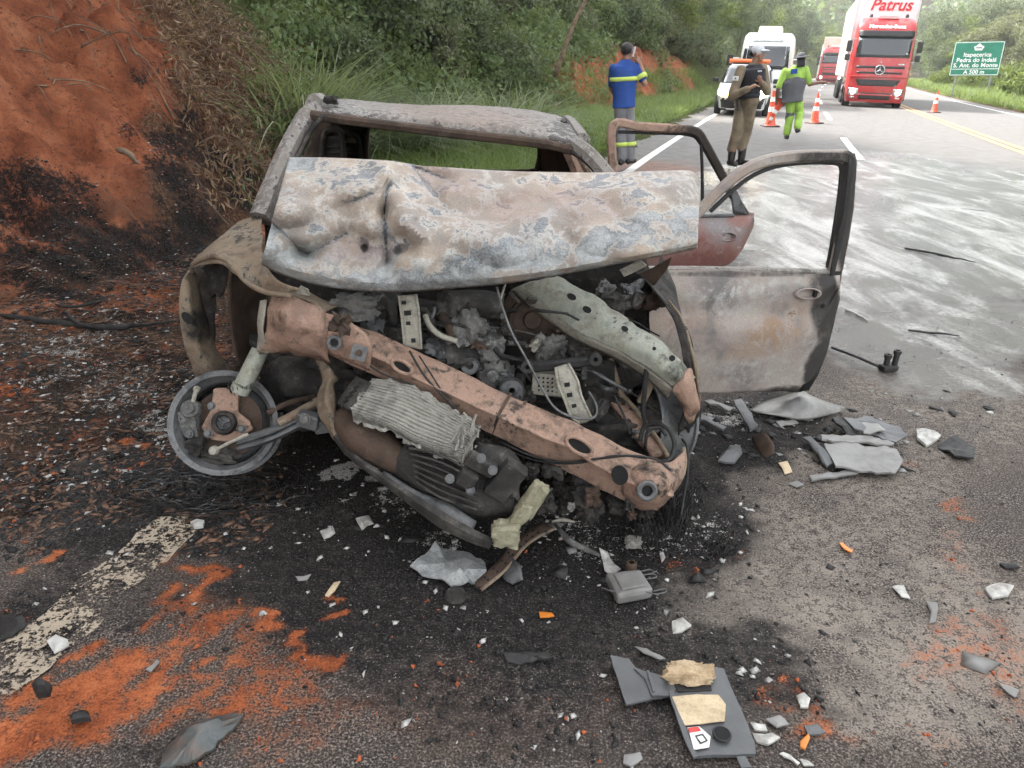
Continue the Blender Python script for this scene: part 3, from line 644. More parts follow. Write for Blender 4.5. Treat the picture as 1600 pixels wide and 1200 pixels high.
# ------------------------------------------------------------------ materials of the wreck
def burnt(name, c1, c2, c3, dark=(.05,.055,.065), flake=(.62,.62,.6), dth=.62, scale=5.0, rough=.75, metal=0.0, bump=.35, soot=0.0, tint=None):
    k = NT(name)
    n1 = k.noise(scale, 3, .6, dist=.3); n2 = k.noise(scale*4.0, 5, .72, dist=.25); f = k.noise(170, 2, .65)
    c = k.ramp(k.math('ADD', k.math('MULTIPLY', n1, .7), k.math('MULTIPLY', n2, .3)), [(.34, c1), (.5, c2), (.64, c3)])
    c = k.mix(k.math('MULTIPLY', k.th(f, .38, .75), .45), c, tuple(x*.5 for x in c2))
    dm = k.math('ADD', k.math('ADD', k.math('MULTIPLY', n2, .80), k.math('MULTIPLY', n1, .12)), k.math('ADD', k.math('MULTIPLY', k.attr('dark'), .14), k.math('MULTIPLY', f, .10)))
    inside = k.th(dm, dth, dth+.03)
    edge = k.math('MULTIPLY', k.th(dm, dth-.075, dth-.012), k.math('SUBTRACT', 1.0, k.th(dm, dth+.0, dth+.05)))
    c = k.mix(k.math('MULTIPLY', edge, .42), c, k.mix(f, tuple(x*.55 for x in flake), flake))
    c = k.mix(k.math('MULTIPLY', inside, .85), c, k.mix(k.th(f, .3, .75), dark, tuple(min(1, x*3.2+.02) for x in dark)))
    c = k.mix(k.math('MULTIPLY', k.attr('pale'), k.math('MULTIPLY', k.th(n2, .40, .55), .6)), c, k.mix(k.th(n2, .45, .62), (.27,.285,.27), (.52,.53,.51)))
    if tint is not None: c = k.mix(k.math('MULTIPLY', k.math('MULTIPLY', k.attr('tint'), k.th(n2, .38, .56)), .85), c, k.mix(n1, tuple(x*.6 for x in tint), tint))
    sm = k.th(k.math('ADD', k.attr('soot'), k.math('MULTIPLY', k.math('SUBTRACT', n2, .5), 1.1)), .22, .85)
    c = k.mix(k.math('MULTIPLY', sm, .93), c, k.mix(f, (.007,.007,.008), (.035,.032,.030)))
    if soot: c = k.mix(k.math('MULTIPLY', k.th(k.math('ADD', k.math('MULTIPLY', n1, .6), k.math('MULTIPLY', n2, .4)), .47, .62), soot), c, (.020,.017,.015))
    h = k.math('ADD', k.math('MULTIPLY', inside, -.6), k.math('ADD', k.math('MULTIPLY', f, .5), k.math('MULTIPLY', n2, .7)))
    return k.end(k.bsdf(c, rough, metal, k.bump(h, min(1, bump*1.6), .007), spec=.3))
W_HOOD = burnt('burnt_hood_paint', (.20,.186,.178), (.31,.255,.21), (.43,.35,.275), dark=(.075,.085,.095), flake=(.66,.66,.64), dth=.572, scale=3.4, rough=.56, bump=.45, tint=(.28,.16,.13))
W_ROOF = burnt('burnt_roof_paint', (.085,.078,.074), (.21,.185,.165), (.38,.34,.30), dark=(.04,.036,.035), dth=.58, scale=8, soot=.45, tint=(.36,.24,.19))
W_DOOR = burnt('burnt_door_paint', (.15,.14,.135), (.32,.27,.245), (.45,.40,.345), dark=(.06,.065,.075), dth=.66, scale=4.2, rough=.6, soot=.2, tint=(.34,.19,.09))
W_RED = burnt('burnt_rear_door_paint', (.22,.10,.085), (.28,.16,.14), (.26,.24,.24), dark=(.10,.06,.055), dth=.70, scale=4.0, tint=(.24,.06,.045))
W_PINK = burnt('burnt_pink_primer', (.23,.15,.118), (.37,.24,.178), (.46,.30,.215), dark=(.055,.040,.036), flake=(.44,.34,.28), dth=.61, scale=9, rough=.7, bump=.6, soot=.6)
W_TAN = burnt('burnt_tan_primer', (.11,.08,.06), (.24,.18,.125), (.36,.29,.20), dark=(.035,.03,.027), flake=(.45,.42,.36), dth=.60, scale=9, bump=.5, soot=.6)
W_GREEN = burnt('burnt_pale_green_primer', (.21,.23,.20), (.33,.34,.28), (.44,.42,.33), dark=(.06,.06,.06), flake=(.6,.6,.55), dth=.62, scale=12, soot=.5)
W_PALE = burnt('burnt_pale_bracket', (.24,.23,.20), (.37,.35,.29), (.47,.44,.36), dark=(.08,.07,.06), dth=.63, scale=20, soot=.5)
W_STEEL = burnt('burnt_steel', (.05,.051,.052), (.14,.142,.145), (.27,.272,.27), dark=(.03,.03,.032), flake=(.3,.3,.3), dth=.66, scale=14, rough=.5, metal=.35, soot=.5)
W_RIM = burnt('burnt_wheel_steel', (.07,.072,.075), (.17,.173,.175), (.31,.31,.305), dark=(.04,.035,.03), flake=(.36,.36,.36), dth=.60, scale=11, rough=.5, metal=.1, soot=.7)
W_ALU = burnt('melted_aluminium', (.05,.05,.05), (.14,.137,.13), (.32,.31,.285), dark=(.035,.033,.03), dth=.62, scale=11.0, rough=.7, bump=.9, soot=.45)
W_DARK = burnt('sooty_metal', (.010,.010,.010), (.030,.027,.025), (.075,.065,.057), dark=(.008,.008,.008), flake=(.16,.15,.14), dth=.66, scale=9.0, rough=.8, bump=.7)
W_BROWN = burnt('rusty_brown_metal', (.025,.019,.015), (.075,.050,.037), (.15,.095,.065), dark=(.012,.010,.009), flake=(.2,.16,.13), dth=.64, scale=6.0, rough=.8, soot=.4)
W_CASE = burnt('dark_cast_case', (.016,.0155,.015), (.042,.039,.036), (.105,.096,.085), dark=(.012,.012,.012), flake=(.25,.24,.22), dth=.68, scale=8.0, rough=.7, bump=.6)
W_IVORY = burnt('melted_ivory_plastic', (.15,.14,.095), (.30,.28,.19), (.43,.41,.29), dark=(.10,.08,.05), dth=.70, scale=14.0, rough=.6, soot=.35)
W_FIN = burnt('ash_coated_fins', (.17,.165,.15), (.33,.315,.28), (.50,.48,.43), dark=(.07,.06,.05), dth=.70, scale=12.0, rough=.9, bump=1.0, soot=.35)
W_HOLE = plain('dark_hole', (.006,.006,.006), .9)
W_WIRE = plain('charred_cable', (.018,.017,.017), .7, var=.3, scale=40)
W_GWIRE = plain('grey_bare_wire', (.14,.14,.14), .5, .4, var=.3, scale=40)

def vmask(o, **kw):                  # burn marks measured in the photograph and shade painted in the hood folds, stored on the part as attributes
    me = o.data; n = len(me.vertices); co = np.zeros(n*3); me.vertices.foreach_get('co', co); co = co.reshape(-1, 3)
    L = parent_origin(o.parent) + o.location; co = co + np.array(L)
    px, py = proj(co[:, 0], co[:, 1], co[:, 2])
    for nm, B in kw.items():
        at = me.attributes.new(nm, 'FLOAT', 'POINT'); at.data.foreach_set('value', blobs(px, py, B).astype(np.float32))
def bic(rows, nu, nv):               # smooth surface through rows of points
    R = [crs([Vector(p) for p in r], [0]*len(r), nv, False)[0] for r in rows]
    cols = [crs([R[i][j] for i in range(len(R))], [0]*len(R), nu, False)[0] for j in range(len(R[0]))]
    return [[cols[j][i] for j in range(len(cols))] for i in range(len(cols[0]))]
def px_rows(rows): return [[S(*p) for p in r] for r in rows]
def crumple(P, amp, sc, seed=0):
    for row in P:
        for p in row:
            q = mnoise.noise_vector((p.x*sc + seed, p.y*sc, p.z*sc)); p += q*amp
    return P
def rrect(w, h, r=.012):
    return [(-w/2+r, -h/2), (w/2-r, -h/2), (w/2, -h/2+r), (w/2, h/2-r), (w/2-r, h/2), (-w/2+r, h/2), (-w/2, h/2-r), (-w/2, -h/2+r)]
def disc_at(b, c, nrm, rx, ry=None, ang=0.0, th=.003, n=18, xdir=None):
    ry = ry or rx; nrm = Vector(nrm).normalized(); x = Vector(xdir) if xdir is not None else nrm.orthogonal()
    m = frame(c, x, nrm) @ Matrix.Rotation(ang, 4, 'Z')
    b.prism([(rx*math.cos(2*math.pi*k/n), ry*math.sin(2*math.pi*k/n)) for k in range(n)], th, m)
def chunk(b, c, size, seed, amp=.25, n=5, R=None):   # irregular lump: a displaced, rounded box
    rnd = random.Random(seed); c = Vector(c); idx = {}; vs = []; fs = []
    def vid(i, j, k):
        if (i, j, k) not in idx:
            p = Vector((i/n-.5, j/n-.5, k/n-.5)); q = p.normalized()*.5 if p.length > 0 else p
            p = p*.6 + q*.45*max(1, 1)
            d = mnoise.noise(p*3.1 + Vector((seed*3.7, seed*1.3, 0)))*amp + mnoise.noise(p*8 + Vector((0, seed*2.3, 1)))*amp*.45
            p = p*(1 + d*1.4); p = Vector((p.x*size[0], p.y*size[1], p.z*size[2]))
            if R is not None: p = R @ p
            idx[(i, j, k)] = len(vs); vs.append(p + c)
        return idx[(i, j, k)]
    for a in range(n):
        for d in range(n):
            for t in (0, n):
                q = [(t, a, d), (t, a+1, d), (t, a+1, d+1), (t, a, d+1)]
                for perm in (lambda x: x, lambda x: (x[1], x[0], x[2]), lambda x: (x[1], x[2], x[0])):
                    f = [vid(*perm(x)) for x in q]; fs.append(f if t else f[::-1])
    b.add(vs, fs)
def hose(b, pts, r, n=6, sub=6): b.tube([S(*p) for p in pts], r, n, sub)

# ------------------------------------------------------------------ the burnt car
CAR = thing('burnt_car', 'burnt-out car wreck with crushed front and buckled hood', 'car', (-.25, 3.2, 0))
def part(b, name, mat, parent=None, **kw): return b.build(name, mat, parent or CAR, **kw)

# hood: buckled sheet, dense grid with creases pushed in and out along the sight direction
top = [(452,247),(520,248),(600,252),(650,258),(690,262),(760,267),(850,270),(950,271),(1050,268),(1082,270),(1093,288)]
bot = [(408,411),(440,428),(500,445),(560,453),(620,455),(700,450),(780,443),(860,431),(940,416),(1020,401),(1090,386)]
NU, NV = 46, 110
def lerp_poly(L, t):
    x = t*(len(L)-1); i = min(int(x), len(L)-2); f = x-i
    p0 = Vector(L[max(i-1, 0)]); p1 = Vector(L[i]); p2 = Vector(L[i+1]); p3 = Vector(L[min(i+2, len(L)-1)])
    return .5*((2*p1)+(p2-p0)*f+(2*p0-5*p1+4*p2-p3)*f*f+(3*p1-p0-3*p2+p3)*f**3)
def segd(x, y, ax, ay, bx, by):
    dx, dy = bx-ax, by-ay; L = dx*dx+dy*dy; t = max(0, min(1, ((x-ax)*dx+(y-ay)*dy)/L)); qx, qy = ax+t*dx-x, ay+t*dy-y
    side = (x-ax)*dy-(y-ay)*dx
    return math.sqrt(qx*qx+qy*qy), (1 if side > 0 else -1), t
CREASE = [((604,268),(596,300),20,-.06),((596,300),(575,395),26,-.035),((610,330),(650,380),18,-.03),((440,300),(520,345),24,-.02),((700,330),(790,350),40,.02),((604,290),(600,330),16,.055),((600,330),(606,412),14,.05),((410,332),(470,392),14,.035),((470,392),(482,398),12,.05),((482,398),(540,365),16,.03),((540,318),(590,300),14,.03),((415,330),(540,312),18,-.02),
          ((632,370),(640,385),26,.05),((560,300),(600,285),22,-.05),((640,300),(655,330),18,.02),((650,270),(690,318),12,.025),((690,318),(700,300),20,-.03),((780,395),(840,350),30,-.02),((820,330),(850,300),30,.015),((700,290),(760,275),26,-.03),
          ((860,372),(890,345),22,.02),((930,300),(1060,290),40,-.03),((640,355),(660,372),20,-.05),((570,385),(572,388),22,.06),((626,420),(700,400),30,-.015),((640,258),(700,282),14,.04),((520,345),(560,400),20,.02)]
P = []
for i in range(NU+1):
    t = i/NU; row = []
    for j in range(NV+1):
        u = j/NV; a = lerp_poly(top, u); c = lerp_poly(bot, u); q = a.lerp(c, t)
        x, y = q.x, q.y
        Y = 2.66 - .42*t + .10*math.sin(math.pi*t)*(-1)
        for (A, B, w, amp) in CREASE:
            d, sd, tt = segd(x, y, *A, *B)
            if d < w*3.5: Y += 1.6*amp*math.exp(-(d/(w*.9))) if amp > 0 else 1.6*amp*math.exp(-(d/(w*1.3)))
        Y += mnoise.noise((x*.008, y*.012, 2.0))*.04 + mnoise.noise((x*.03, y*.04, 5.0))*.008 - abs(mnoise.noise((x*.007+3+y*.009, y*.014-x*.005, 9.0)))*.06 + abs(mnoise.noise((x*.014+7-y*.012, y*.02, 4.0)))*.022
        if t > .93: Y += (t-.93)*.5
        row.append(S(x, y, Y))
    P.append(row)
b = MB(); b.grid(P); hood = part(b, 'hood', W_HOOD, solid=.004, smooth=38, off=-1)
CREASE_SHADE = [((A[0]+B[0])/2, (A[1]+B[1])/2, max(6, math.hypot(B[0]-A[0], B[1]-A[1])*.55), 2.6, math.degrees(math.atan2(B[1]-A[1], B[0]-A[0])), 1.5, .9) for (A, B, w_, a_) in CREASE if a_ > .02]  # thin dark fold lines: soot plus crease shading painted in for contrast
vmask(hood, dark=CREASE_SHADE + [(500,425,130,34,8,.6,.9),(660,440,110,18,0,1,.8),(740,415,90,24,-22,1.2,.7),(860,400,60,16,-20,.8,.8),(960,372,70,22,-22,1.0,.8),(1050,355,50,22,-20,.7,.9),(900,428,160,10,-10,.8,.8),(800,380,40,8,-35,.9,.7),(850,345,26,8,-50,.9,.7),(480,258,40,12,0,.9,.8),(540,290,40,26,10,.55,1),(1000,285,80,16,0,.5,1),(600,390,30,30,0,.55,1),(420,385,20,40,0,.7,.9)],
      pale=[(480,410,110,40,14,.9,.9),(640,425,160,34,0,.8,.9),(820,410,200,32,-8,.75,1),(1010,365,110,44,-12,.65,1),(1060,330,40,50,0,.5,1),(450,262,60,20,0,.6,1)],
      soot=[(570,388,8,9,0,.8,.6),(628,390,14,10,-20,.7,.7),(605,400,10,20,0,.45,1)],
      tint=[(830,320,90,26,-10,.55,1),(700,280,50,26,20,.5,1),(560,395,60,22,0,.55,1),(930,330,60,26,0,.35,1)])
b = MB()
b.tube([P[NU][j] + Vector((0, .006, 0)) for j in range(0, NV+1, 2)], .0035, 6); part(b, 'rolled_edge', W_STEEL, hood, smooth=180)
b = MB()
for pts in [[S(604,272,2.70), S(690,300,2.76), S(770,335,2.72), S(840,380,2.60)], [S(470,300,2.72), S(540,360,2.64), S(590,420,2.5)]]:
    b.sweep(pts, rrect(.05, .02, .005), up=(0, -1, .4), sub=6)
part(b, 'inner_brace', W_DARK, hood, smooth=40)

# roof with header
rows = [[(488,176,3.02),(560,186,3.02),(640,196,3.03),(715,205,3.04),(785,213,3.05),(855,222,3.05),(905,233,3.04)],
        [(484,166,3.05),(560,174,3.06),(640,181,3.07),(715,187,3.08),(785,196,3.08),(858,208,3.07),(912,222,3.06)],
        [(488,158,3.25),(560,163,3.3),(640,170,3.3),(715,172,3.3),(785,179,3.3),(860,191,3.3),(908,207,3.25)],
        [(500,153,3.7),(560,157,3.75),(640,164,3.75),(715,164,3.75),(785,168,3.75),(850,176,3.75),(888,188,3.7)],
        [(510,160,4.3),(565,161,4.35),(640,168,4.35),(715,168,4.35),(785,172,4.35),(835,180,4.35),(868,192,4.3)],
        [(520,176,4.85),(570,176,4.95),(640,180,4.95),(715,184,4.95),(785,188,4.95),(825,196,4.95),(850,208,4.85)]]
b = MB(); b.grid(crumple(bic(px_rows(rows), 5, 6), .006, 9)); roof = part(b, 'roof', W_ROOF, smooth=60, solid=.006, off=-1)
vmask(roof, dark=[(520,165,40,14,0,.6,1),(880,205,22,26,40,.9,.8),(600,180,50,10,5,.4,1)], soot=[(640,195,230,5,8,.45,1)], tint=[(720,180,110,16,5,.6,1)])
for a_ in ((S(517,156,3.1), (.05,.05,.03), 3, .3, 4), (S(880,190,3.5), (.03,.2,.02), 8, .5, 5), (S(895,214,3.25), (.04,.14,.02), 9, .6, 5)): b = MB(); chunk(b, *a_); part(b, 'melted_trim', W_DARK, roof)
b = MB(); b.sweep([S(486,180,3.01), S(560,190,3.01), S(640,200,3.02), S(715,209,3.03), S(785,217,3.04), S(855,226,3.04), S(908,238,3.03)], rrect(.03, .035, .008), sub=4, up=(0, -.4, 1)); part(b, 'windshield_header', W_BROWN, smooth=40)
# pillars
PRF = [(-.028,-.035),(.03,-.03),(.035,.02),(.01,.04),(-.022,.035),(-.036,0)]
def pillar(pts, sc, name, mat, up=(0,-1,.3), sub=5):
    b = MB(); b.sweep([S(*p) for p in pts], PRF, up=up, sub=sub, scale=sc); return part(b, name, mat, smooth=45)
pillar([(500,170,3.06),(480,184,3.03),(458,222,2.95),(440,262,2.88),(424,300,2.8),(408,342,2.72)], [.8,1,1,1,1.05,1.1], 'front_pillar', W_ROOF)
pillar([(898,224,3.06),(918,240,3.0),(938,262,2.93),(960,292,2.84),(985,330,2.76)], [.8,.9,.9,1,1], 'front_pillar', W_ROOF)
for pts in [[(506,180,3.0),(486,204,2.97),(468,238,2.92),(440,300,2.82)],[(892,236,3.03),(915,252,2.97),(940,276,2.9)]]: b = MB(); b.tube([S(*p) for p in pts], .010, 6, 5); part(b, 'windshield_seal_channel', W_DARK, smooth=180)
# roof side rails, drip edges
for pts in [[(490,162,3.12),(500,157,3.7),(510,165,4.3),(520,186,4.85),(515,262,5.2)], [(910,222,3.12),(888,192,3.7),(870,196,4.3),(852,214,4.85),(862,262,5.2)]]:
    pillar(pts, [.9,.8,.8,.9,1.1], 'roof_rail', W_ROOF, up=(0,.2,1))
pillar([(478,186,3.1),(462,200,3.08),(436,250,2.95),(412,310,2.82)], [.5,.6,.6,.6], 'drip_rail', W_TAN)
# centre pillars seen through the windshield opening
pillar([(522,172,3.95),(505,215,3.95),(492,262,3.95),(470,330,3.95)], [1.2]*4, 'centre_pillar', W_BROWN)
pillar([(876,210,3.95),(892,240,3.95),(905,275,3.95),(915,330,3.95)], [1.1]*4, 'centre_pillar', W_PINK)
pillar([(888,212,3.6),(906,244,3.55),(922,276,3.5)], [.5,.5,.5], 'door_seal_lip', W_TAN)
# tail: frame around the empty rear window (ring between body and opening)
inner = [(583,190),(640,195),(715,200),(790,208),(835,216),(843,232),(840,258),(826,268),(715,268),(600,266),(577,262),(572,240),(574,205)]
outer = [(516,178),(620,178),(715,182),(800,192),(856,206),(880,240),(900,300),(880,400),(715,420),(560,410),(490,400),(478,300),(500,225)]
b = MB(); R = []
for k in range(5):
    t = k/4; R.append([S(a[0]*(1-t)+c[0]*t, a[1]*(1-t)+c[1]*t, 5.05 - .18*t*t) for a, c in zip(inner+[inner[0]], outer+[outer[0]])])
b.grid([[r[j] for r in R] for j in range(len(R[0]))]); part(b, 'tailgate', W_DARK, solid=.03, smooth=50)
b = MB(); b.tube([S(x, y, 5.02) for x, y in inner], .018, 6, 4, closed=True); part(b, 'rear_window_rim', W_BROWN, smooth=180)
# side walls behind the doors (inside faces show through the windshield)
rows = [[(505,186,4.0),(515,186,4.5),(530,188,4.95)],[(480,240,3.95),(505,240,4.5),(560,235,5.0)],[(462,300,3.95),(500,300,4.5),(565,290,5.05)],[(440,420,3.95),(490,400,4.5),(560,390,5.1)]]
b = MB(); b.grid(crumple(bic(px_rows(rows), 4, 6), .012, 5)); part(b, 'rear_side_panel', W_BROWN, solid=.03, smooth=50)
rows = [[(876,206,4.05),(866,206,4.5),(846,210,4.95)],[(895,240,4.05),(880,240,4.5),(848,240,5.0)],[(915,300,4.05),(890,300,4.5),(850,290,5.05)],[(935,420,4.05),(900,400,4.5),(850,390,5.1)]]
b = MB(); b.grid(crumple(bic(px_rows(rows), 4, 6), .012, 5, 4)); part(b, 'rear_side_panel', W_BROWN, solid=.03, smooth=50)
# seat frames, bare springs
for k, (x0, y0, w, Yq) in enumerate([(520,205,34,3.8),(548,215,30,4.6)]):
    b = MB(); b.tube([S(x0-w/2, y0+70, Yq), S(x0-w*.42, y0+8, Yq), S(x0, y0-4, Yq), S(x0+w*.42, y0+8, Yq), S(x0+w/2, y0+75, Yq)], .016, 6, 5)
    for q in range(6): b.tube([S(x0-w*.45, y0+14+q*10, Yq+.02), S(x0+w*.45, y0+14+q*10, Yq+.02)], .005, 4)
    b.grid([[S(x0-w*.42, y0+8, Yq+.03), S(x0+w*.42, y0+8, Yq+.03)], [S(x0-w*.46, y0+75, Yq+.05), S(x0+w*.46, y0+75, Yq+.05)]])
    part(b, 'seat_frame', W_CASE, smooth=60)
b = MB(); b.tube([S(462,330,2.95), S(600,320,2.95), S(760,330,2.95), S(960,350,2.95)], .05, 8, 4); part(b, 'dashboard_bar', W_DARK, smooth=180)

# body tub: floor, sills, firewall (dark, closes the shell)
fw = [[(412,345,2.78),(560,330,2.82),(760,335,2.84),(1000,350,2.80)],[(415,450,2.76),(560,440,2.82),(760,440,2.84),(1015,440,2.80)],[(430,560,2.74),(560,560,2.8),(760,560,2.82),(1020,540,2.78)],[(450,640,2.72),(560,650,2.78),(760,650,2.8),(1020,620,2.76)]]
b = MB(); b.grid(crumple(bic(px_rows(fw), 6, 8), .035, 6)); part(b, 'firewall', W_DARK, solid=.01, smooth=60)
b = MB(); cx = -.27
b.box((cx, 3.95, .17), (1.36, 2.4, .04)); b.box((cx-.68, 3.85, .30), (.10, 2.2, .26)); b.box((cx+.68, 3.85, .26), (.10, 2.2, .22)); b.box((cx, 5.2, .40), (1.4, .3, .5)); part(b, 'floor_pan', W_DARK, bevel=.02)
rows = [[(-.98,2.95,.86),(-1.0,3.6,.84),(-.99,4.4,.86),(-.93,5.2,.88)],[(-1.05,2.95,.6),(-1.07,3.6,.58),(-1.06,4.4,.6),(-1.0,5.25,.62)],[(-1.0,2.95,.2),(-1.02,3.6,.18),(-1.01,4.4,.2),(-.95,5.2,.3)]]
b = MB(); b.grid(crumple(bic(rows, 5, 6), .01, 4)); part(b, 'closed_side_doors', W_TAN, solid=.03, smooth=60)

# ---- front fender on the bank side
rows = [[(408,338,2.74),(410,372,2.5),(410,405,2.34),(428,432,2.26),(470,452,2.22)],
        [(392,340,2.74),(384,372,2.52),(384,405,2.38),(400,436,2.30),(440,462,2.26)],
        [(366,352,2.72),(350,380,2.52),(348,402,2.40),(372,424,2.33),(412,458,2.28)],
        [(335,378,2.68),(318,398,2.52),(322,410,2.43),(352,414,2.37),(390,440,2.31)],
        [(306,404,2.62),(297,416,2.52),(306,418,2.46),(336,408,2.40),(372,430,2.33)]]
b = MB(); b.grid(crumple(bic(px_rows(rows), 6, 6), .010, 10)); fen = part(b, 'fender', W_TAN, solid=.004, smooth=70)
vmask(fen, dark=[(375,365,20,14,0,.6,1)], tint=[(0,0,1,1)], soot=[(330,412,50,8,10,.4,1)])
b = MB(); b.tube([S(*p) for p in [(300,425,2.5),(303,413,2.47),(322,402,2.43),(345,402,2.39),(365,416,2.35),(385,440,2.31),(415,456,2.27),(455,462,2.24)]], .010, 6, 5); part(b, 'arch_lip', W_TAN, fen, smooth=180)
# rear leg of the fender, splayed outward, with a hole
rows = [[(300,418,2.56),(306,430,2.62),(318,440,2.68)],[(284,445,2.52),(296,445,2.54),(310,447,2.62)],[(282,490,2.50),(300,490,2.50),(322,492,2.62)],[(286,535,2.50),(308,535,2.50),(334,532,2.62)],[(300,572,2.53),(326,572,2.53),(352,565,2.64)],[(312,612,2.6),(345,606,2.6),(378,592,2.7)]]
b = MB(); b.grid(crumple(bic(px_rows(rows), 5, 6), .008, 9)); leg = part(b, 'fender_rear_leg', W_TAN, fen, solid=.005, smooth=70)
vmask(leg, soot=[(310,510,26,30,0,.75,.8),(320,480,12,60,0,.6,1)], dark=[(290,520,14,20,0,.5,1)])
b = MB(); disc_at(b, S(293,497,2.485), (-.1,-1,.35), .016, .026); part(b, 'bolt_hole', W_HOLE, fen)
# torn strips hanging in the arch, inner wheel housing
for k, rows in enumerate([[[(305,425,2.66),(330,410,2.62),(358,412,2.58)],[(310,470,2.68),(333,455,2.64),(352,450,2.6)],[(318,520,2.70),(332,462,2.66),(346,462,2.62)],[(334,560,2.70),(337,464,2.67),(341,464,2.64)]],
                          [[(362,420,2.5),(380,424,2.62),(410,440,2.72)],[(360,460,2.5),(384,465,2.66),(420,480,2.76)],[(362,500,2.52),(388,505,2.68),(426,520,2.78)],[(368,545,2.54),(392,548,2.68),(430,560,2.78)],[(378,575,2.58),(400,580,2.68),(440,590,2.78)]]]):
    b = MB(); b.grid(crumple(bic(px_rows(rows), 5, 5), .010, 14, k)); part(b, 'inner_wheel_housing', W_DARK if k == 0 else W_BROWN, solid=.004, smooth=60)
b = MB(); b.tube([S(*p) for p in [(361,422,2.49),(359,460,2.49),(361,500,2.51),(367,545,2.53),(377,572,2.57)]], .006, 6, 5); part(b, 'housing_flange', W_BROWN, smooth=180)

# ---- front cross beam, crushed and hanging to the right
bpts = [S(520,525,2.33), S(580,551,2.30), S(640,580,2.27), S(715,617,2.23), S(790,652,2.19), S(860,686,2.15), S(930,720,2.10), S(985,748,2.06), S(1040,768,2.05)]
prof = [(-.040,-.066),(.040,-.066),(.044,-.060),(.044,.040),(.062,.044),(.062,.052),(.038,.054),(-.038,.060),(-.062,.056),(-.062,.048),(-.044,.044),(-.044,-.060)]
b = MB(); b.sweep(bpts, prof, up=(.15,-.35,1), sub=10, scale=[.8,.88,.9,.9,.92,.95,1.0,1.05,1.0])
for i, p in enumerate(b.v):
    q = Vector(p); q += mnoise.noise_vector(q*5)*.010 + mnoise.noise_vector(q*16)*.004; b.v[i] = tuple(q)
beam = part(b, 'front_cross_beam', W_PINK, smooth=25, bevel=.003)
vmask(beam, soot=[(640,620,60,8,28,.5,1),(520,575,80,12,20,.5,1),(1020,720,40,30,20,.45,1),(700,660,120,6,26,.7,1),(880,745,90,8,27,.8,1)], dark=[(790,650,26,30,0,.5,1),(1040,745,40,30,0,.6,1)])
b = MB(); b.sweep([S(640,560,2.30), S(720,600,2.26), S(800,636,2.22), S(870,668,2.18), S(950,702,2.13), S(1010,722,2.08)], [(-.004,-.02),(.004,-.02),(.004,.02),(-.004,.02)], up=(.3,1,.6), sub=5); part(b, 'beam_flange', W_PINK, beam, smooth=40)
# seams and raised bands across the beam
b = MB()
for (x, y, Yq, sc) in [(782,648,2.193,.97),(806,660,2.182,.96)]:
    c = S(x, y, Yq); dv = (bpts[5]-bpts[3]).normalized(); b = MB(); b.sweep([c-dv*.005, c+dv*.005], prof, up=(.15,-.35,1), scale=[sc, sc]); part(b, 'beam_weld_band', W_BROWN, beam)
for (x, y, Yq, rx, ry, a) in [(628,573,2.205,.036,.018,-.5),(905,697,2.045,.046,.022,-.52),(548,534,2.25,.012,.012,0),(968,742,1.985,.026,.032,.3)]:
    b = MB(); disc_at(b, S(x, y, Yq), (.1,-1,.25), rx, ry, a, .006, 20, xdir=(1,0,0)); part(b, 'beam_opening', W_HOLE, beam)
for (x, y, Yq, rx, ry, a) in [(628,573,2.205,.036,.018,-.5),(905,697,2.045,.046,.022,-.52)]:
    m = frame(S(x, y, Yq-.008), (1,0,0), (.1,-1,.25)) @ Matrix.Rotation(a, 4, 'Z')
    b = MB(); b.tube([m @ Vector((rx*math.cos(q), ry*math.sin(q), 0)) for q in [2*math.pi*i/24 for i in range(24)]], .007, 6, closed=True); part(b, 'opening_lip', W_PINK, beam, smooth=180)
# crushed end block on the left of the beam
rows = [[(426,464,2.36),(455,462,2.30),(485,474,2.28),(509,488,2.27)],[(416,492,2.30),(450,492,2.24),(482,505,2.23),(512,516,2.23)],[(418,516,2.31),(450,520,2.25),(482,530,2.24),(512,538,2.24)],[(406,548,2.36),(450,545,2.30),(482,552,2.29),(514,562,2.28)],[(410,552,2.46),(450,550,2.42),(482,558,2.40),(514,566,2.38)]]
b = MB(); b.grid(crumple(bic(px_rows(rows), 7, 8), .011, 21)); blk = part(b, 'crushed_rail_end', W_PINK, solid=.005, smooth=40)
rows = [[(426,463,2.36),(455,461,2.30),(485,473,2.28),(509,487,2.27)],[(430,455,2.46),(470,452,2.44),(505,466,2.42),(535,480,2.40)]]
b = MB(); b.grid(crumple(bic(px_rows(rows), 5, 6), .012, 12)); part(b, 'folded_top_flange', W_TAN, blk, solid=.005, smooth=40)
b = MB(); b.grid(px_rows([[(470,446,2.26),(482,452,2.24)],[(462,458,2.27),(484,462,2.25)]])); part(b, 'bent_tab', W_PALE, blk, solid=.003)
rows = [[(408,470,2.34),(418,468,2.33)],[(404,500,2.33),(412,505,2.30)],[(403,530,2.34),(414,530,2.31)],[(402,549,2.36),(420,552,2.34)]]
b = MB(); b.grid(crumple(bic(px_rows(rows), 5, 5), .006, 12)); part(b, 'side_flange', W_PALE, blk, solid=.005, smooth=60)
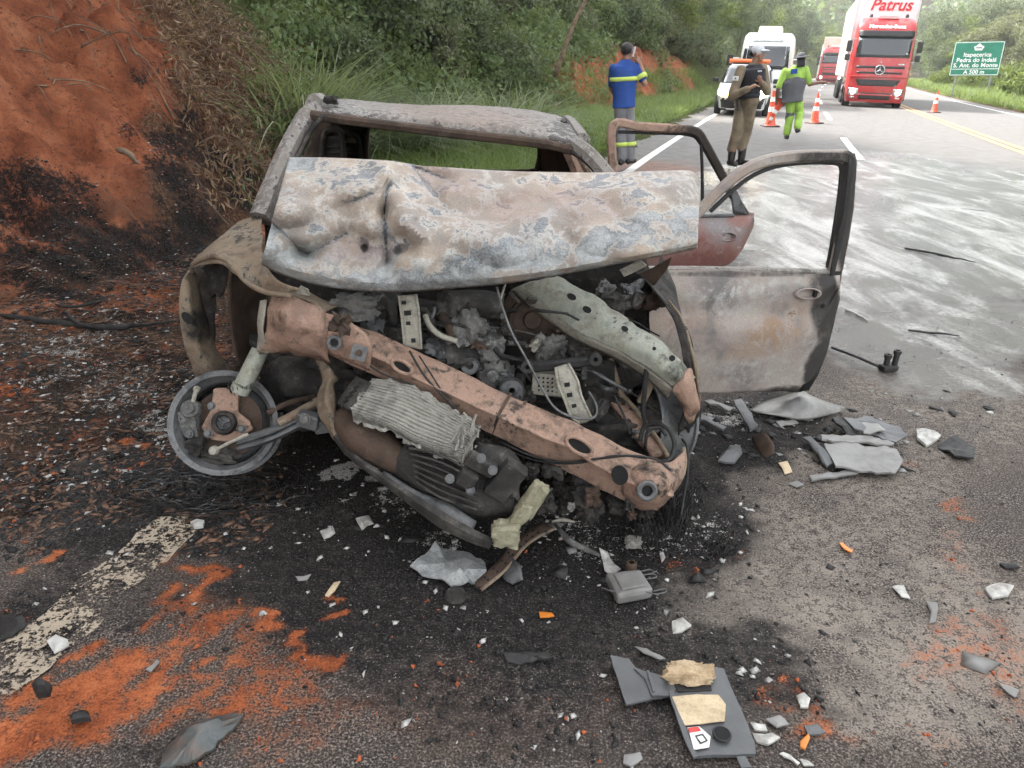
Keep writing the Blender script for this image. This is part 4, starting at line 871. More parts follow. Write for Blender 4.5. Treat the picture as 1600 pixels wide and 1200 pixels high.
# bracket plate with bolts
rows = [[(507,487,2.25),(540,497,2.21),(575,522,2.20)],[(510,520,2.215),(545,536,2.19),(580,552,2.19)],[(514,550,2.235),(548,566,2.21),(578,578,2.21)]]
b = MB(); b.grid(crumple(bic(px_rows(rows), 5, 5), .006, 12)); plt = part(b, 'bracket_plate', W_PINK, solid=.006, smooth=40)
b = MB()
m = frame(S(523,535,2.19), (1,0,0), (.1,-1,.3)); b.lathe([(.012,.0),(.024,.002),(.024,.008),(.014,.008),(.010,.002)], 16, m); part(b, 'bolt_collar', W_STEEL, plt); b = MB()
m = frame(S(561,551,2.17), (1,0,-.3), (.1,-1,.3)); b.prism([(-.024,-.024),(.024,-.024),(.024,.024),(-.024,.024)], .006, m); part(b, 'bolt_plate', W_STEEL, plt)
b = MB(); b.lathe([(0,.014),(.009,.014),(.009,.006),(.013,.006)], 8, frame(S(561,551,2.17), (1,0,0), (.1,-1,.3))); part(b, 'bolt', W_BROWN, plt); b = MB(); disc_at(b, S(523,535,2.182), (.1,-1,.3), .010, th=.002); part(b, 'bolt_hole', W_HOLE, plt)
b = MB(); chunk(b, S(531,505,2.18), (.05,.05,.05), 11, .6, 5); part(b, 'melted_lump', W_BROWN, plt)
# right end of the beam: flared cup with round socket
rows = [[(985,712,2.12),(1020,722,2.05),(1050,722,2.08),(1068,702,2.18)],[(975,742,2.03),(1015,750,1.97),(1050,752,2.01),(1070,728,2.14)],[(972,768,2.03),(1005,782,1.97),(1040,780,2.0),(1062,756,2.12)],[(985,788,2.09),(1005,796,2.05),(1030,792,2.07),(1050,772,2.15)]]
b = MB(); b.grid(crumple(bic(px_rows(rows), 6, 6), .007, 12)); cup = part(b, 'beam_end_cup', W_PINK, solid=.006, smooth=50)
vmask(cup, soot=[(1010,735,40,10,10,.6,1),(1010,766,22,18,0,.7,1),(1050,780,20,24,0,.5,1)], dark=[(1045,745,26,26,0,.5,1)])
b = MB(); m = frame(S(1011,767,1.945), (1,0,0), (.1,-1,.45)); b.lathe([(.030,-.01),(.032,.006),(.026,.010),(.017,.004),(.015,-.02)], 24, m); part(b, 'tow_socket', W_STEEL, cup, smooth=50)
b = MB(); disc_at(b, S(1011,767,1.955), (.1,-1,.45), .017); part(b, 'socket_hole', W_HOLE, cup)
b = MB(); b.tube([S(*p) for p in [(1068,700,2.18),(1070,725,2.13),(1062,748,2.08),(1040,736,2.05),(1010,724,2.04)]], .008, 6, 6); part(b, 'cup_rim', W_TAN, cup, smooth=180)
# orange inner rail running up behind the cup
rows = [[(940,612,2.52),(962,608,2.54)],[(968,650,2.40),(992,640,2.44)],[(1000,690,2.25),(1022,682,2.30)],[(1020,714,2.14),(1040,712,2.18)]]
b = MB(); b.grid(crumple(bic(px_rows(rows), 5, 5), .006, 12)); part(b, 'inner_rail', W_PINK, solid=.02, smooth=40)
b = MB(); b.tube([S(*p) for p in [(962,606,2.5),(993,640,2.4),(1024,682,2.27),(1044,714,2.14)]], .009, 6, 5); part(b, 'rail_flange', W_TAN, smooth=180)

# ---- pale green apron rail on the right
rows = [[(868,434,2.62),(905,452,2.56),(960,486,2.46),(1010,518,2.38),(1050,548,2.33),(1086,590,2.30)],
        [(838,438,2.58),(880,466,2.50),(935,502,2.40),(990,536,2.31),(1030,562,2.27),(1068,596,2.26)],
        [(812,446,2.58),(858,482,2.50),(912,520,2.41),(970,550,2.33),(1012,576,2.29),(1052,606,2.28)]]
b = MB(); b.grid(crumple(crumple(bic(px_rows(rows), 7, 10), .012, 9), .005, 26)); apron = part(b, 'apron_rail', W_GREEN, solid=.008, smooth=40)
vmask(apron, soot=[(1060,580,24,20,0,.6,1),(1035,560,10,10,0,.5,1)], tint=[(0,0,1,1)], dark=[(985,520,50,10,30,.5,1)])
rows = [[(812,446,2.58),(858,482,2.50),(912,520,2.41),(970,550,2.33),(1012,576,2.29),(1052,606,2.28)],[(800,452,2.62),(846,494,2.54),(902,530,2.45),(960,560,2.38),(1004,586,2.34),(1044,622,2.33)]]
b = MB(); b.grid(crumple(bic(px_rows(rows), 3, 8), .006, 9)); part(b, 'apron_flange', W_PALE, apron, solid=.006, smooth=40)
b = MB()
for (x, y, Yq, rx, ry) in [(893,464,2.455,.017,.011),(917,484,2.42,.016,.011),(976,514,2.32,.012,.009),(1050,560,2.24,.010,.010),(1022,545,2.26,.006,.006)]: b = MB(); disc_at(b, S(x, y, Yq), (-.1,-1,.9), rx, ry, -.5, .004, 16, xdir=(1,0,0)); part(b, 'apron_hole', W_HOLE, apron)
rows = [[(1066,582,2.28),(1080,575,2.30),(1087,600,2.30)],[(1052,608,2.26),(1072,600,2.24),(1092,628,2.27)],[(1062,622,2.27),(1076,636,2.26),(1092,640,2.28)],[(1076,660,2.3),(1084,655,2.3),(1088,648,2.31)]]
b = MB(); b.grid(crumple(bic(px_rows(rows), 5, 5), .012, 14)); part(b, 'torn_rail_tip', W_PINK, solid=.005, smooth=40)
# ---- dark fender on the road side
rows = [[(985,425,2.72),(1020,420,2.80),(1035,400,2.9)],[(1010,445,2.62),(1042,460,2.70),(1062,480,2.82)],[(1040,480,2.52),(1062,492,2.58),(1074,520,2.72)],[(1058,520,2.44),(1074,528,2.46),(1082,560,2.60)],[(1068,562,2.38),(1084,566,2.38),(1092,610,2.52)],[(1072,610,2.36),(1090,615,2.36),(1092,660,2.48)],[(1060,680,2.40),(1074,672,2.40),(1080,690,2.46)]]
b = MB(); b.grid(crumple(bic(px_rows(rows), 5, 6), .014, 10)); fr = part(b, 'fender', W_DARK, solid=.005, smooth=50)
b = MB(); b.tube([S(*p) for p in [(1045,470,2.55),(1066,500,2.46),(1080,545,2.38),(1088,580,2.35),(1094,630,2.33)]], [.004,.007,.006,.008,.004], 6, 5); part(b, 'torn_edge', W_TAN, fr, smooth=180)
b = MB(); b.grid(crumple(bic(px_rows([[(1000,428,2.68),(1048,402,2.62)],[(1012,440,2.66),(1040,420,2.62)],[(1018,448,2.66),(1024,444,2.64)]]), 4, 5), .008, 12)); part(b, 'torn_hinge_plate', W_BROWN, solid=.004)
b = MB(); b.grid(crumple(bic(px_rows([[(968,420,2.66),(1000,408,2.62)],[(975,432,2.65),(1010,415,2.63)]]), 4, 5), .008, 12)); part(b, 'bent_flap', W_PALE, solid=.004)

# ---- wheels
def wheel(name, c, axis, R, wdt, mat):
    root = bpy.data.objects.new(name, None); COL.objects.link(root); root.parent = CAR; root.location = Vector(c) - CAR.location; root.empty_display_size = .1
    m = frame(c, Vector((1,0,0)) - Vector(axis)*axis[0], axis)      # local Z = axis toward the inner face
    b = MB(); h = wdt/2
    b.lathe([(R*.98,h-.002),(R,h),(R*1.0,h-.01),(R*.93,h-.012),(R*.90,h-.035),(R*.84,h-.05),(R*.82,0),(R*.84,-h+.05),(R*.92,-h+.03),(R*.93,-h+.012),(R,-h+.01),(R,-h),(R*.985,-h),(R*.92,-h+.006),(R*.90,-h+.03),(R*.82,-h+.045),(R*.80,0),(R*.82,h-.045),(R*.88,h-.03),(R*.90,h-.008)], 56, m, closed=True)
    o = b.build('rim', mat, root, smooth=40)
    b = MB(); b.lathe([(R*.82,-h+.02),(R*.6,-h+.035),(R*.45,-h+.02),(R*.2,-h+.03),(0,-h+.03)], 40, m); d = b.build('wheel_disc', mat, root, smooth=40, solid=.004)
    return root, m
axL = Vector((.16, -.86, .50)).normalized()
wl, mL = wheel('wheel', S(356,662,2.42), axL, .190, .16, W_RIM)
b = MB(); b.lathe([(.118,-.01),(.125,0),(.125,.008),(.05,.012),(.03,.012)], 40, mL); b.build('brake_disc', W_BROWN, wl, smooth=40)
b = MB()
b.prism([(-.050,.125),(-.012,.13),(.012,.122),(.040,.125),(.042,.045),(.085,.012),(.10,-.02),(.060,-.045),(.015,-.070),(-.045,-.062),(-.082,-.02),(-.065,.02),(-.052,.05)], .03, mL @ Matrix.Translation((0,0,.02)) @ Matrix.Rotation(math.radians(0), 4, 'Z'))
kn = b.build('steering_knuckle', W_PINK, wl, bevel=.006)
b = MB(); b.lathe([(.020,.05),(.028,.075),(.040,.082),(.044,.070),(.044,.04),(.036,.03)], 28, mL); b.build('hub_bearing', W_DARK, wl, smooth=40)
b = MB(); b.lathe([(0,.066),(.012,.070),(.026,.062),(.028,.05)], 20, mL)
for q in range(3): b.tube([mL @ Vector((0,0,.068)), mL @ Vector((.024*math.cos(q*2.1+.4), .024*math.sin(q*2.1+.4), .070))], .006, 6)
b.build('shaft_joint', W_STEEL, wl, smooth=40)
b = MB()   # caliper on the left of the hub
b.lathe([(0,.05),(.030,.05),(.034,.042),(.034,0)], 20, mL @ Matrix.Translation((-.118,.045,.03))); b.lathe([(0,.02),(.018,.02),(.018,-.03)], 14, mL @ Matrix.Translation((-.118,.045,.075)))
b.box(mL @ Vector((-.125,.0,.025)), (.06,.05,.10)); b.build('brake_caliper', W_ALU, wl, smooth=45)
b = MB(); b.tube([mL @ Vector((-.105,.07,.09)), mL @ Vector((-.095,.11,.10))], .008, 8); b.tube([mL @ Vector((-.095,.11,.10)), mL @ Vector((-.09,.12,.105))], .012, 8); b.build('bleed_nipple', W_PALE, wl, smooth=60)
for (x, y) in [(-.055,-.04),(-.12,-.045),(-.05,.06),(.06,-.02)]: b = MB(); b.lathe([(0,.02),(.010,.02),(.010,.006),(.016,.006),(.016,-.01)], 8, mL @ Matrix.Translation((x,y,.045))); b.build('bolt', W_STEEL, wl)
b = MB(); chunk(b, mL @ Vector((-.10,-.085,.03)), (.06,.06,.05), 5, .4, 5); chunk(b, mL @ Vector((-.02,-.125,.02)), (.12,.035,.05), 6, .4, 5); b.build('melted_caliper_piece', W_CASE, wl)
b = MB(); b.tube([mL @ Vector((.15*math.cos(q), .15*math.sin(q), -.02)) for q in [math.radians(d) for d in range(-150, 160, 10)]], .004, 5); b.build('dust_shield_edge', W_DARK, wl)
# strut tube rising from the knuckle
b = MB(); b.tube([S(406,548,2.44), S(392,578,2.40), S(378,604,2.36)], [.030,.032,.030], 14); b.tube([S(379,602,2.355), S(374,612,2.35)], .034, 14); part(b, 'strut_tube', W_GREEN, smooth=50)
b = MB()
for q in range(16): a = q*.4; b.tube([S(376,608,2.36) + Vector((.034*math.cos(a), .034*math.sin(a), -.01)), S(376,602,2.36) + Vector((.042*math.cos(a), .042*math.sin(a), .012))], .0016, 4)
part(b, 'frayed_boot', W_DARK)
# steering and suspension arms from the wheel to the subframe
b = MB(); b.tube([S(372,690,2.28), S(430,672,2.30), S(470,652,2.34), S(510,626,2.42)], [.014,.017,.014,.012], 10, 4); part(b, 'drive_shaft', W_STEEL, smooth=60)
b = MB(); b.tube([S(436,662,2.30), S(462,648,2.33), S(505,622,2.40)], [.020,.018,.016], 10, 3); part(b, 'shaft_boot_sleeve', W_TAN, smooth=60)
b = MB(); b.tube([S(418,646,2.40), S(450,630,2.44), S(490,620,2.5)], .012, 8, 3); part(b, 'upper_tie_rod', W_BROWN, smooth=60)
b = MB(); b.sweep([S(374,698,2.24), S(410,688,2.24), S(440,676,2.26), S(472,660,2.28)], [(-.012,-.020),(.012,-.020),(.014,.018),(.006,.022),(.004,.004),(-.004,.004),(-.006,.022),(-.014,.018)], up=(0,-.8,.6), sub=3); part(b, 'control_arm', W_STEEL, smooth=30)
b = MB(); b.tube([S(334,704,2.22), S(362,690,2.22), S(388,678,2.24)], .006, 8, 3); b.lathe([(0,.016),(.012,.014),(.016,.006),(.016,-.012),(.008,-.016)], 14, frame(S(334,704,2.215), (1,0,0), (0,-1,.4))); part(b, 'tie_rod', W_PALE, smooth=50)
b = MB(); b.box(S(482,656,2.28), (.075,.05,.055), Matrix.Rotation(.25, 3, 'Y')); b.box(S(505,664,2.31), (.06,.05,.05), Matrix.Rotation(-.2, 3, 'Y')); part(b, 'arm_bracket', W_STEEL, bevel=.008)
b = MB(); b.lathe([(0,.016),(.014,.016),(.014,.004),(.020,.004),(.020,0)], 10, frame(S(477,654,2.245), (1,0,0), (0,-1,.3))); part(b, 'arm_bolt', W_ALU)
# crumpled strip falling from the rail to the long lower arm
rows = [[(492,560,2.34),(508,566,2.32),(520,575,2.34)],[(505,590,2.30),(520,585,2.27),(528,592,2.30)],[(494,618,2.28),(508,608,2.25),(522,602,2.28)],[(496,640,2.26),(512,640,2.22),(524,640,2.25)],[(512,670,2.24),(522,672,2.21),(530,665,2.24)],[(522,690,2.22),(528,690,2.20),(536,684,2.22)]]
b = MB(); b.grid(crumple(bic(px_rows(rows), 5, 5), .008, 18)); part(b, 'crumpled_strip', W_TAN, solid=.004, smooth=50)
b = MB(); b.sweep([S(524,682,2.20), S(545,708,2.16), S(590,742,2.10), S(640,778,2.04), S(690,812,1.99), S(735,836,1.97), S(768,850,1.96)], [(-.010,-.018),(.010,-.018),(.014,.006),(.008,.020),(-.008,.020),(-.014,.006)], up=(.2,-.5,1), sub=5, scale=[.7,.7,.85,1.1,1.5,1.3,1.1]); arm = part(b, 'lower_frame_arm', W_CASE, smooth=40)
b = MB(); disc_at(b, S(718,790,1.965), (.2,-1,.8), .016, .007, -.6, .004, 14, xdir=(1,0,0)); part(b, 'arm_slot', W_HOLE, arm)
rows = [[(600,735,2.12),(650,766,2.06),(700,786,2.02),(745,815,1.99)],[(596,745,2.10),(645,785,2.03),(690,812,1.985),(735,838,1.96)]]
b = MB(); b.grid(bic(px_rows(rows), 4, 5)); part(b, 'arm_face', W_STEEL, arm, solid=.004, smooth=40)
# road-side wheel, seen edge on
wr, mR = wheel('wheel', S(1022,655,2.55), Vector((-.93,-.35,.12)).normalized(), .178, .16, W_RIM)
b = MB(); b.lathe([(.06,.09),(.11,.08),(.12,.06),(.12,-.02)], 30, mR); b.build('brake_drum', W_CASE, wr, smooth=40)

# ---- engine bay: dark mass with recognisable pieces in it
b = MB()
for k, (x, y, Yq, sx, sy, sz) in enumerate([(590,520,2.62,.42,.25,.20),(700,540,2.62,.36,.25,.28),(820,560,2.66,.40,.22,.26),(900,600,2.62,.34,.25,.24),(640,600,2.55,.5,.2,.2),(760,640,2.50,.5,.22,.2),(940,560,2.66,.22,.2,.26),(860,660,2.45,.34,.2,.16),(560,600,2.55,.3,.2,.2),(960,690,2.4,.3,.2,.2),(480,600,2.62,.3,.2,.3)]):
    chunk(b, S(x, y, Yq), (sx, sy, sz), k+20, .40, 10)
part(b, 'engine_block', W_DARK, smooth=35)
for k, (x, y, Yq, sx, sy, sz, mt) in enumerate([(560,478,2.42,.13,.10,.07,W_ALU),(600,470,2.46,.10,.1,.06,W_CASE),(735,505,2.44,.12,.10,.10,W_ALU),(762,540,2.43,.10,.08,.09,W_ALU),(705,480,2.46,.10,.08,.07,W_CASE),(720,560,2.40,.14,.08,.07,W_CASE),(690,545,2.42,.10,.08,.06,W_STEEL),
                                                (740,475,2.5,.12,.06,.05,W_CASE),(620,520,2.44,.10,.08,.07,W_CASE),(585,505,2.46,.08,.08,.06,W_STEEL),(860,545,2.46,.10,.08,.05,W_ALU),(840,535,2.46,.06,.05,.03,W_PALE),(900,540,2.50,.10,.08,.06,W_CASE),(960,470,2.6,.10,.08,.06,W_CASE),(985,455,2.64,.08,.08,.05,W_STEEL),
                                                (945,455,2.62,.06,.06,.05,W_ALU),(820,620,2.38,.08,.06,.06,W_CASE),(930,640,2.38,.06,.06,.08,W_CASE),(1000,680,2.3,.05,.05,.04,W_ALU),(650,640,2.35,.14,.1,.10,W_CASE),(770,690,2.28,.16,.1,.08,W_CASE),(560,560,2.42,.10,.08,.07,W_CASE),(990,470,2.62,.05,.05,.04,W_BROWN),(1020,470,2.68,.08,.06,.06,W_BROWN)]):
    b = MB(); chunk(b, S(x, y, Yq), (sx, sy, sz), k+50, .34, 9, Rz(k*.7) @ Matrix.Rotation(k*.5, 3, 'X')); part(b, 'melted_engine_piece', mt, smooth=38)
rnd = random.Random(5)
for k in range(46):                  # small brackets, bolts and stubs scattered through the bay
    x = rnd.uniform(540, 1000); y = rnd.uniform(462, 640)
    if y > 500 + (x-520)*.36: continue
    Yq = rnd.uniform(2.40, 2.55); b = MB(); R = Euler((rnd.random()*3, rnd.random()*3, rnd.random()*3)).to_matrix(); q = k % 4
    if q == 0: b.box(S(x, y, Yq), (rnd.uniform(.02,.07), .012, rnd.uniform(.02,.05)), R)
    elif q == 1:
        p = S(x, y, Yq); d = R @ Vector((1,0,0)); b.tube([p, p + d*rnd.uniform(.03,.10)], rnd.uniform(.006,.014), 10)
    elif q == 2: b.lathe([(.008,0),(.022,0),(.022,.012),(.012,.02),(.008,.02)], 12, Matrix.Translation(S(x, y, Yq)) @ R.to_4x4())
    else: chunk(b, S(x, y, Yq), (rnd.uniform(.03,.07),)*2 + (rnd.uniform(.02,.05),), k+90, .4, 6)
    part(b, 'charred_fitting', rnd.choice([W_CASE, W_CASE, W_STEEL, W_DARK, W_ALU, W_BROWN]), smooth=35)
rnd = random.Random(8)
for k in range(34):
    x = rnd.uniform(540, 980); y = rnd.uniform(465, 620)
    if y > 505 + (x-520)*.36: continue
    pts = [(x, y, rnd.uniform(2.38, 2.5))]
    a = rnd.uniform(-.4, 1.4)
    for q in range(3): a += rnd.uniform(-.8, .8); pts.append((pts[-1][0] + math.cos(a)*rnd.uniform(15, 40), pts[-1][1] + abs(math.sin(a))*rnd.uniform(8, 26), rnd.uniform(2.36, 2.52)))
    b = MB(); hose(b, pts, rnd.choice([.003,.004,.006,.010]), 6, 5); part(b, 'burnt_hose', rnd.choice([W_WIRE, W_WIRE, W_DARK, W_CASE, W_GWIRE]), smooth=180)
# cylinder head cover, alternator, pulleys, manifold pipes, battery remains
b = MB(); b.hexa([S(560,545,2.46), S(690,570,2.42), S(690,570,2.60), S(560,545,2.64), S(556,500,2.46), S(688,520,2.42), S(692,512,2.60), S(560,492,2.64)]); hc = part(b, 'cylinder_head', W_CASE, bevel=.012)
for k in range(6): b = MB(); b.lathe([(0,.02),(.007,.02),(.007,.006),(.012,.006),(.012,-.01)], 10, frame(S(572+k*21, 512+k*5, 2.452-k*.006), (1,0,0), (0,-1,.3))); part(b, 'head_bolt', W_STEEL, hc)
for k in range(5): b = MB(); b.box(S(575+k*25, 535+k*5.5, 2.455-k*.006), (.012,.02,.06)); part(b, 'head_rib', W_CASE, hc)
m = frame(S(770,585,2.40), (1,0,0), (.3,-1,.2)); b = MB(); b.lathe([(0,.03),(.02,.03),(.022,.0),(.05,-.005),(.062,-.02),(.065,-.07),(.05,-.09)], 28, m); al = part(b, 'alternator', W_ALU, smooth=40)
for k in range(10): a = k*.628; b = MB(); b.box(m @ Vector((.052*math.cos(a), .052*math.sin(a), -.004)), (.008,.010,.02)); part(b, 'alternator_vane', W_CASE, al)
for (x, y, Yq, r) in [(800,610,2.36,.045),(735,570,2.38,.032),(690,590,2.37,.028)]: b = MB(); b.lathe([(.012,.012),(r*.5,.010),(r*.85,.012),(r,.018),(r,.010),(r*.9,.004),(r,-.004),(r,-.014),(.012,-.014)], 28, frame(S(x, y, Yq), (1,0,0), (.15,-1,.25))); part(b, 'pulley', W_STEEL, smooth=30)
for k in range(4): b = MB(); hose(b, [(592+k*30,478+k*8,2.52),(600+k*30,470+k*8,2.44),(612+k*30,482+k*9,2.40),(616+k*30,505+k*9,2.40)], .017, 10, 5); part(b, 'manifold_pipe', W_BROWN if k % 2 else W_CASE, smooth=180)
b = MB(); b.hexa([S(905,600,2.46), S(962,612,2.46), S(962,612,2.6), S(905,600,2.6), S(905,556,2.46), S(960,566,2.46), S(962,558,2.6), S(908,550,2.6)]); part(b, 'battery_remains', W_DARK, bevel=.01)
rows = [[(690,455,2.5),(740,455,2.5),(790,462,2.5)],[(700,470,2.44),(745,472,2.43),(785,482,2.44)],[(716,490,2.46),(750,492,2.45),(782,500,2.46)]]
b = MB(); b.grid(crumple(bic(px_rows(rows), 5, 5), .012, 14)); part(b, 'crumpled_plate', W_CASE, solid=.006, smooth=40)
# brake booster drum
m = frame(S(832,500,2.60), (1,0,0), (0,-1,.25)); b = MB(); b.lathe([(0,.03),(.03,.03),(.035,.012),(.07,.012),(.075,.02),(.085,.02),(.09,.008),(.12,.004),(.125,-.01),(.125,-.06)], 40, m); part(b, 'brake_booster', W_BROWN, smooth=40)
# upright latch bracket with square holes
def holed_strip(name, rows, holes, mat, yoff):
    b = MB(); b.grid(bic(px_rows(rows), 4, 4)); o = part(b, name, mat, solid=.012, smooth=30)
    for (x, y, w, h, Yq, a) in holes:
        b = MB(); m = frame(S(x, y, Yq), (1,0,0), (0,-1,.3)) @ Matrix.Rotation(a, 4, 'Z'); b.prism([(-w,-h),(w,-h),(w,h),(-w,h)], .004, m); part(b, 'square_hole', W_HOLE, o)
    b = MB()
    for r in (0, -1): b.tube([S(rw[r][0], rw[r][1], rw[r][2]-.006) for rw in rows], .005, 6, 4)
    part(b, 'folded_rim', mat, o, smooth=180)
    return o
holed_strip('latch_bracket', [[(623,462,2.33),(650,460,2.33)],[(627,490,2.32),(654,486,2.32)],[(630,518,2.31),(656,514,2.31)],[(632,540,2.31),(658,545,2.31)]], [(631,473,.007,.006,2.31,0),(637,489,.011,.008,2.30,.1),(638,505,.007,.006,2.295,.1),(646,532,.007,.007,2.29,.1)], W_PALE, 0)
holed_strip('latch_bracket', [[(868,574,2.30),(888,568,2.30)],[(872,600,2.27),(902,594,2.27)],[(882,625,2.25),(908,618,2.25)],[(892,650,2.24),(918,640,2.24)],[(905,662,2.24),(925,655,2.24)]], [(886,601,.009,.007,2.25,.2),(890,617,.009,.007,2.235,.2),(897,634,.008,.006,2.225,.2)], W_PALE, 0)
b = MB(); hose(b, [(664,492,2.38),(672,510,2.36),(690,525,2.35),(714,533,2.35)], .010, 8); part(b, 'pale_pipe', W_PALE, smooth=180)
# perforated control box and its bar
b = MB(); b.hexa([S(830,616,2.36), S(884,622,2.34), S(884,622,2.46), S(830,616,2.46), S(832,582,2.36), S(880,586,2.34), S(882,580,2.46), S(836,576,2.46)]); cb = part(b, 'control_box', W_PALE, bevel=.006)
b = MB()
for i in range(6):
    for j in range(4): b = MB(); disc_at(b, S(842+i*7, 590+j*6.5+i*.6, 2.347), (0,-1,.3), .0045, .0035, 0, .002, 6); part(b, 'vent_hole', W_HOLE, cb)
b = MB(); b.sweep([S(824,574,2.34), S(870,570,2.33), S(932,562,2.34)], rrect(.03, .035, .008), sub=3); part(b, 'black_bar', W_WIRE, smooth=40)
for x, y in ((824,574),(931,562)): b = MB(); b.lathe([(.008,0),(.022,0),(.022,.03),(.008,.03)], 16, frame(S(x, y, 2.30), (1,0,0), (0,1,-.2))); part(b, 'bar_eyelet', W_WIRE, smooth=40)
b = MB(); hose(b, [(776,448,2.3),(785,480,2.28),(800,520,2.25),(822,560,2.22),(846,605,2.2),(868,638,2.18),(900,653,2.18),(928,652,2.2),(932,634,2.22),(920,612,2.26)], .0042, 6); part(b, 'loose_cable', W_GWIRE, smooth=180)
b = MB(); hose(b, [(790,442,2.36),(786,455,2.34),(782,468,2.32)], .004, 6); part(b, 'loose_cable', W_PALE, smooth=180)
b = MB(); hose(b, [(925,580,2.36),(950,594,2.34),(978,610,2.36)], .006, 6); part(b, 'brake_pipe', W_STEEL, smooth=180)
for k, pts in enumerate([[(640,548,2.24),(655,575,2.21),(672,598,2.19),(695,622,2.17),(720,650,2.16),(735,690,2.14)],[(655,556,2.24),(672,582,2.2),(690,610,2.18),(705,624,2.16)],[(780,690,2.15),(830,712,2.12),(885,722,2.07),(940,716,2.03),(985,712,2.0),(1025,718,2.02),(1048,735,2.0)],[(785,700,2.15),(840,720,2.12),(900,724,2.06),(960,712,2.02),(1010,716,2.02)],
                         [(1000,690,2.22),(1006,668,2.24),(1025,662,2.22),(1045,672,2.18),(1054,695,2.14),(1048,716,2.1),(1035,724,2.08)],[(1008,700,2.2),(1012,675,2.2),(1030,668,2.2),(1040,680,2.17)],[(1066,686,2.24),(1074,700,2.2),(1074,740,2.14),(1068,780,2.1),(1064,805,2.06)],[(1010,575,2.3),(1008,600,2.3),(1005,640,2.3),(1008,664,2.3)],
                         [(560,560,2.2),(600,585,2.2),(640,600,2.2),(660,620,2.2)],[(960,618,2.3),(975,650,2.28),(985,680,2.25)]]):
    b = MB(); hose(b, pts, [.004,.003,.004,.003,.008,.006,.005,.009,.003,.004][k], 6); part(b, 'charred_wire', W_WIRE, smooth=180)
# strut and coil behind the apron
b = MB(); b.tube([S(985,545,2.55), S(975,580,2.52), S(968,620,2.5)], .022, 12); part(b, 'strut_tube', W_ALU, smooth=60)
b = MB(); b.tube([S(952,560,2.5), S(962,590,2.48), S(972,620,2.46)], .012, 8); b.box(S(1010,610,2.40), (.03,.02,.10), Matrix.Rotation(.3, 3, 'Y')); part(b, 'hanging_bracket', W_TAN, smooth=50)
b = MB(); b.tube([S(900,545,2.55), S(950,548,2.52), S(1000,530,2.52)], .02, 8, 4); part(b, 'rubber_duct', W_BROWN, smooth=180)
b = MB(); b.tube([S(1015,450,2.7), S(1000,470,2.6), S(990,478,2.58), S(995,458,2.6)], .010, 8, 5); part(b, 'bent_pipe', W_CASE, smooth=180)
# ---- under the beam: condenser, perforated bracket, tank, gearbox
rows = [[(582,590,2.22),(640,600,2.20),(700,632,2.16),(748,664,2.12)],[(566,612,2.18),(620,630,2.15),(680,655,2.11),(742,686,2.08)],[(548,640,2.15),(600,658,2.11),(660,685,2.08),(735,708,2.05)],[(552,656,2.15),(606,672,2.11),(662,700,2.08),(715,718,2.06)]]
Pg = bic(px_rows(rows), 13, 22)
for i, row in enumerate(Pg):
    for j, p in enumerate(row):
        p += Vector((0,-1,.4))*((.0036 if i % 2 else -.0036)*(.8+.7*mnoise.noise((j*.3, i*.2, 1))) + mnoise.noise(p*60)*.003 + mnoise.noise((j*.9, i*1.7, 3))*.002) + mnoise.noise_vector(p*8)*.006 + (mnoise.noise_vector(p*50)*.012 if i in (0, len(Pg)-1) or j in (0, len(row)-1) else Vector())
b = MB(); b.grid(Pg); rad = part(b, 'condenser_core', W_FIN, solid=.012, off=1)
rnd = random.Random(3)
for k in range(26):
    t = rnd.random(); b = MB(); p = S(728+rnd.uniform(-14,20), 680+rnd.uniform(-40,38), 2.05+rnd.uniform(0,.04)); d = Vector((rnd.uniform(-.5,.5), -.2, -1)).normalized()*rnd.uniform(.02,.06)
    b.tube([p, p+d*.5+Vector((rnd.uniform(-.01,.01),0,0)), p+d], .004, 5); part(b, 'frayed_fin', W_FIN, rad)
rows = [[(556,588,2.22),(580,598,2.20)],[(538,612,2.20),(566,622,2.17)],[(528,630,2.19),(548,642,2.16)]]
b = MB(); b.grid(bic(px_rows(rows), 4, 4)); pb = part(b, 'perforated_bracket', W_CASE, solid=.006, smooth=40)
b = MB()
for i in range(4):
    for j in range(3): b = MB(); disc_at(b, S(541+i*7+j*-3, 622-i*8+j*6, 2.17), (0,-1,.5), .006, .005, 0, .002, 8); part(b, 'perforation', W_HOLE, pb)
b = MB(); b.tube([S(530,650,2.26), S(560,678,2.20), S(600,705,2.17), S(638,728,2.16)], [.035,.062,.060,.045], 18, 4); part(b, 'oil_tank', W_BROWN, smooth=180)
b = MB(); b.tube([S(632,715,2.18), S(690,742,2.13), S(750,768,2.09), S(806,772,2.08)], [.070,.082,.085,.070], 14, 4)
gb = part(b, 'gearbox', W_CASE, smooth=60)
b = MB()
for k in range(7): b = MB(); b.sweep([S(640+k*2, 700+k*9, 2.085-.004*k), S(690, 712+k*11, 2.04-.006*k), S(745, 742+k*9, 2.02-.004*k)], [(-.004,-.006),(.004,-.006),(.003,.006),(-.003,.006)], up=(.2,-1,.6), sub=4); part(b, 'cooling_rib', W_CASE, gb, smooth=40)
b = MB(); b.box(S(730,748,2.00), (.06,.04,.06), Matrix.Rotation(.5, 3, 'Y')); b.box(S(752,725,2.02), (.10,.04,.05), Matrix.Rotation(.5, 3, 'Y')); b.box(S(790,750,2.02), (.08,.05,.14), Matrix.Rotation(.6, 3, 'Y')); part(b, 'gearbox_boss', W_CASE, gb, bevel=.008)
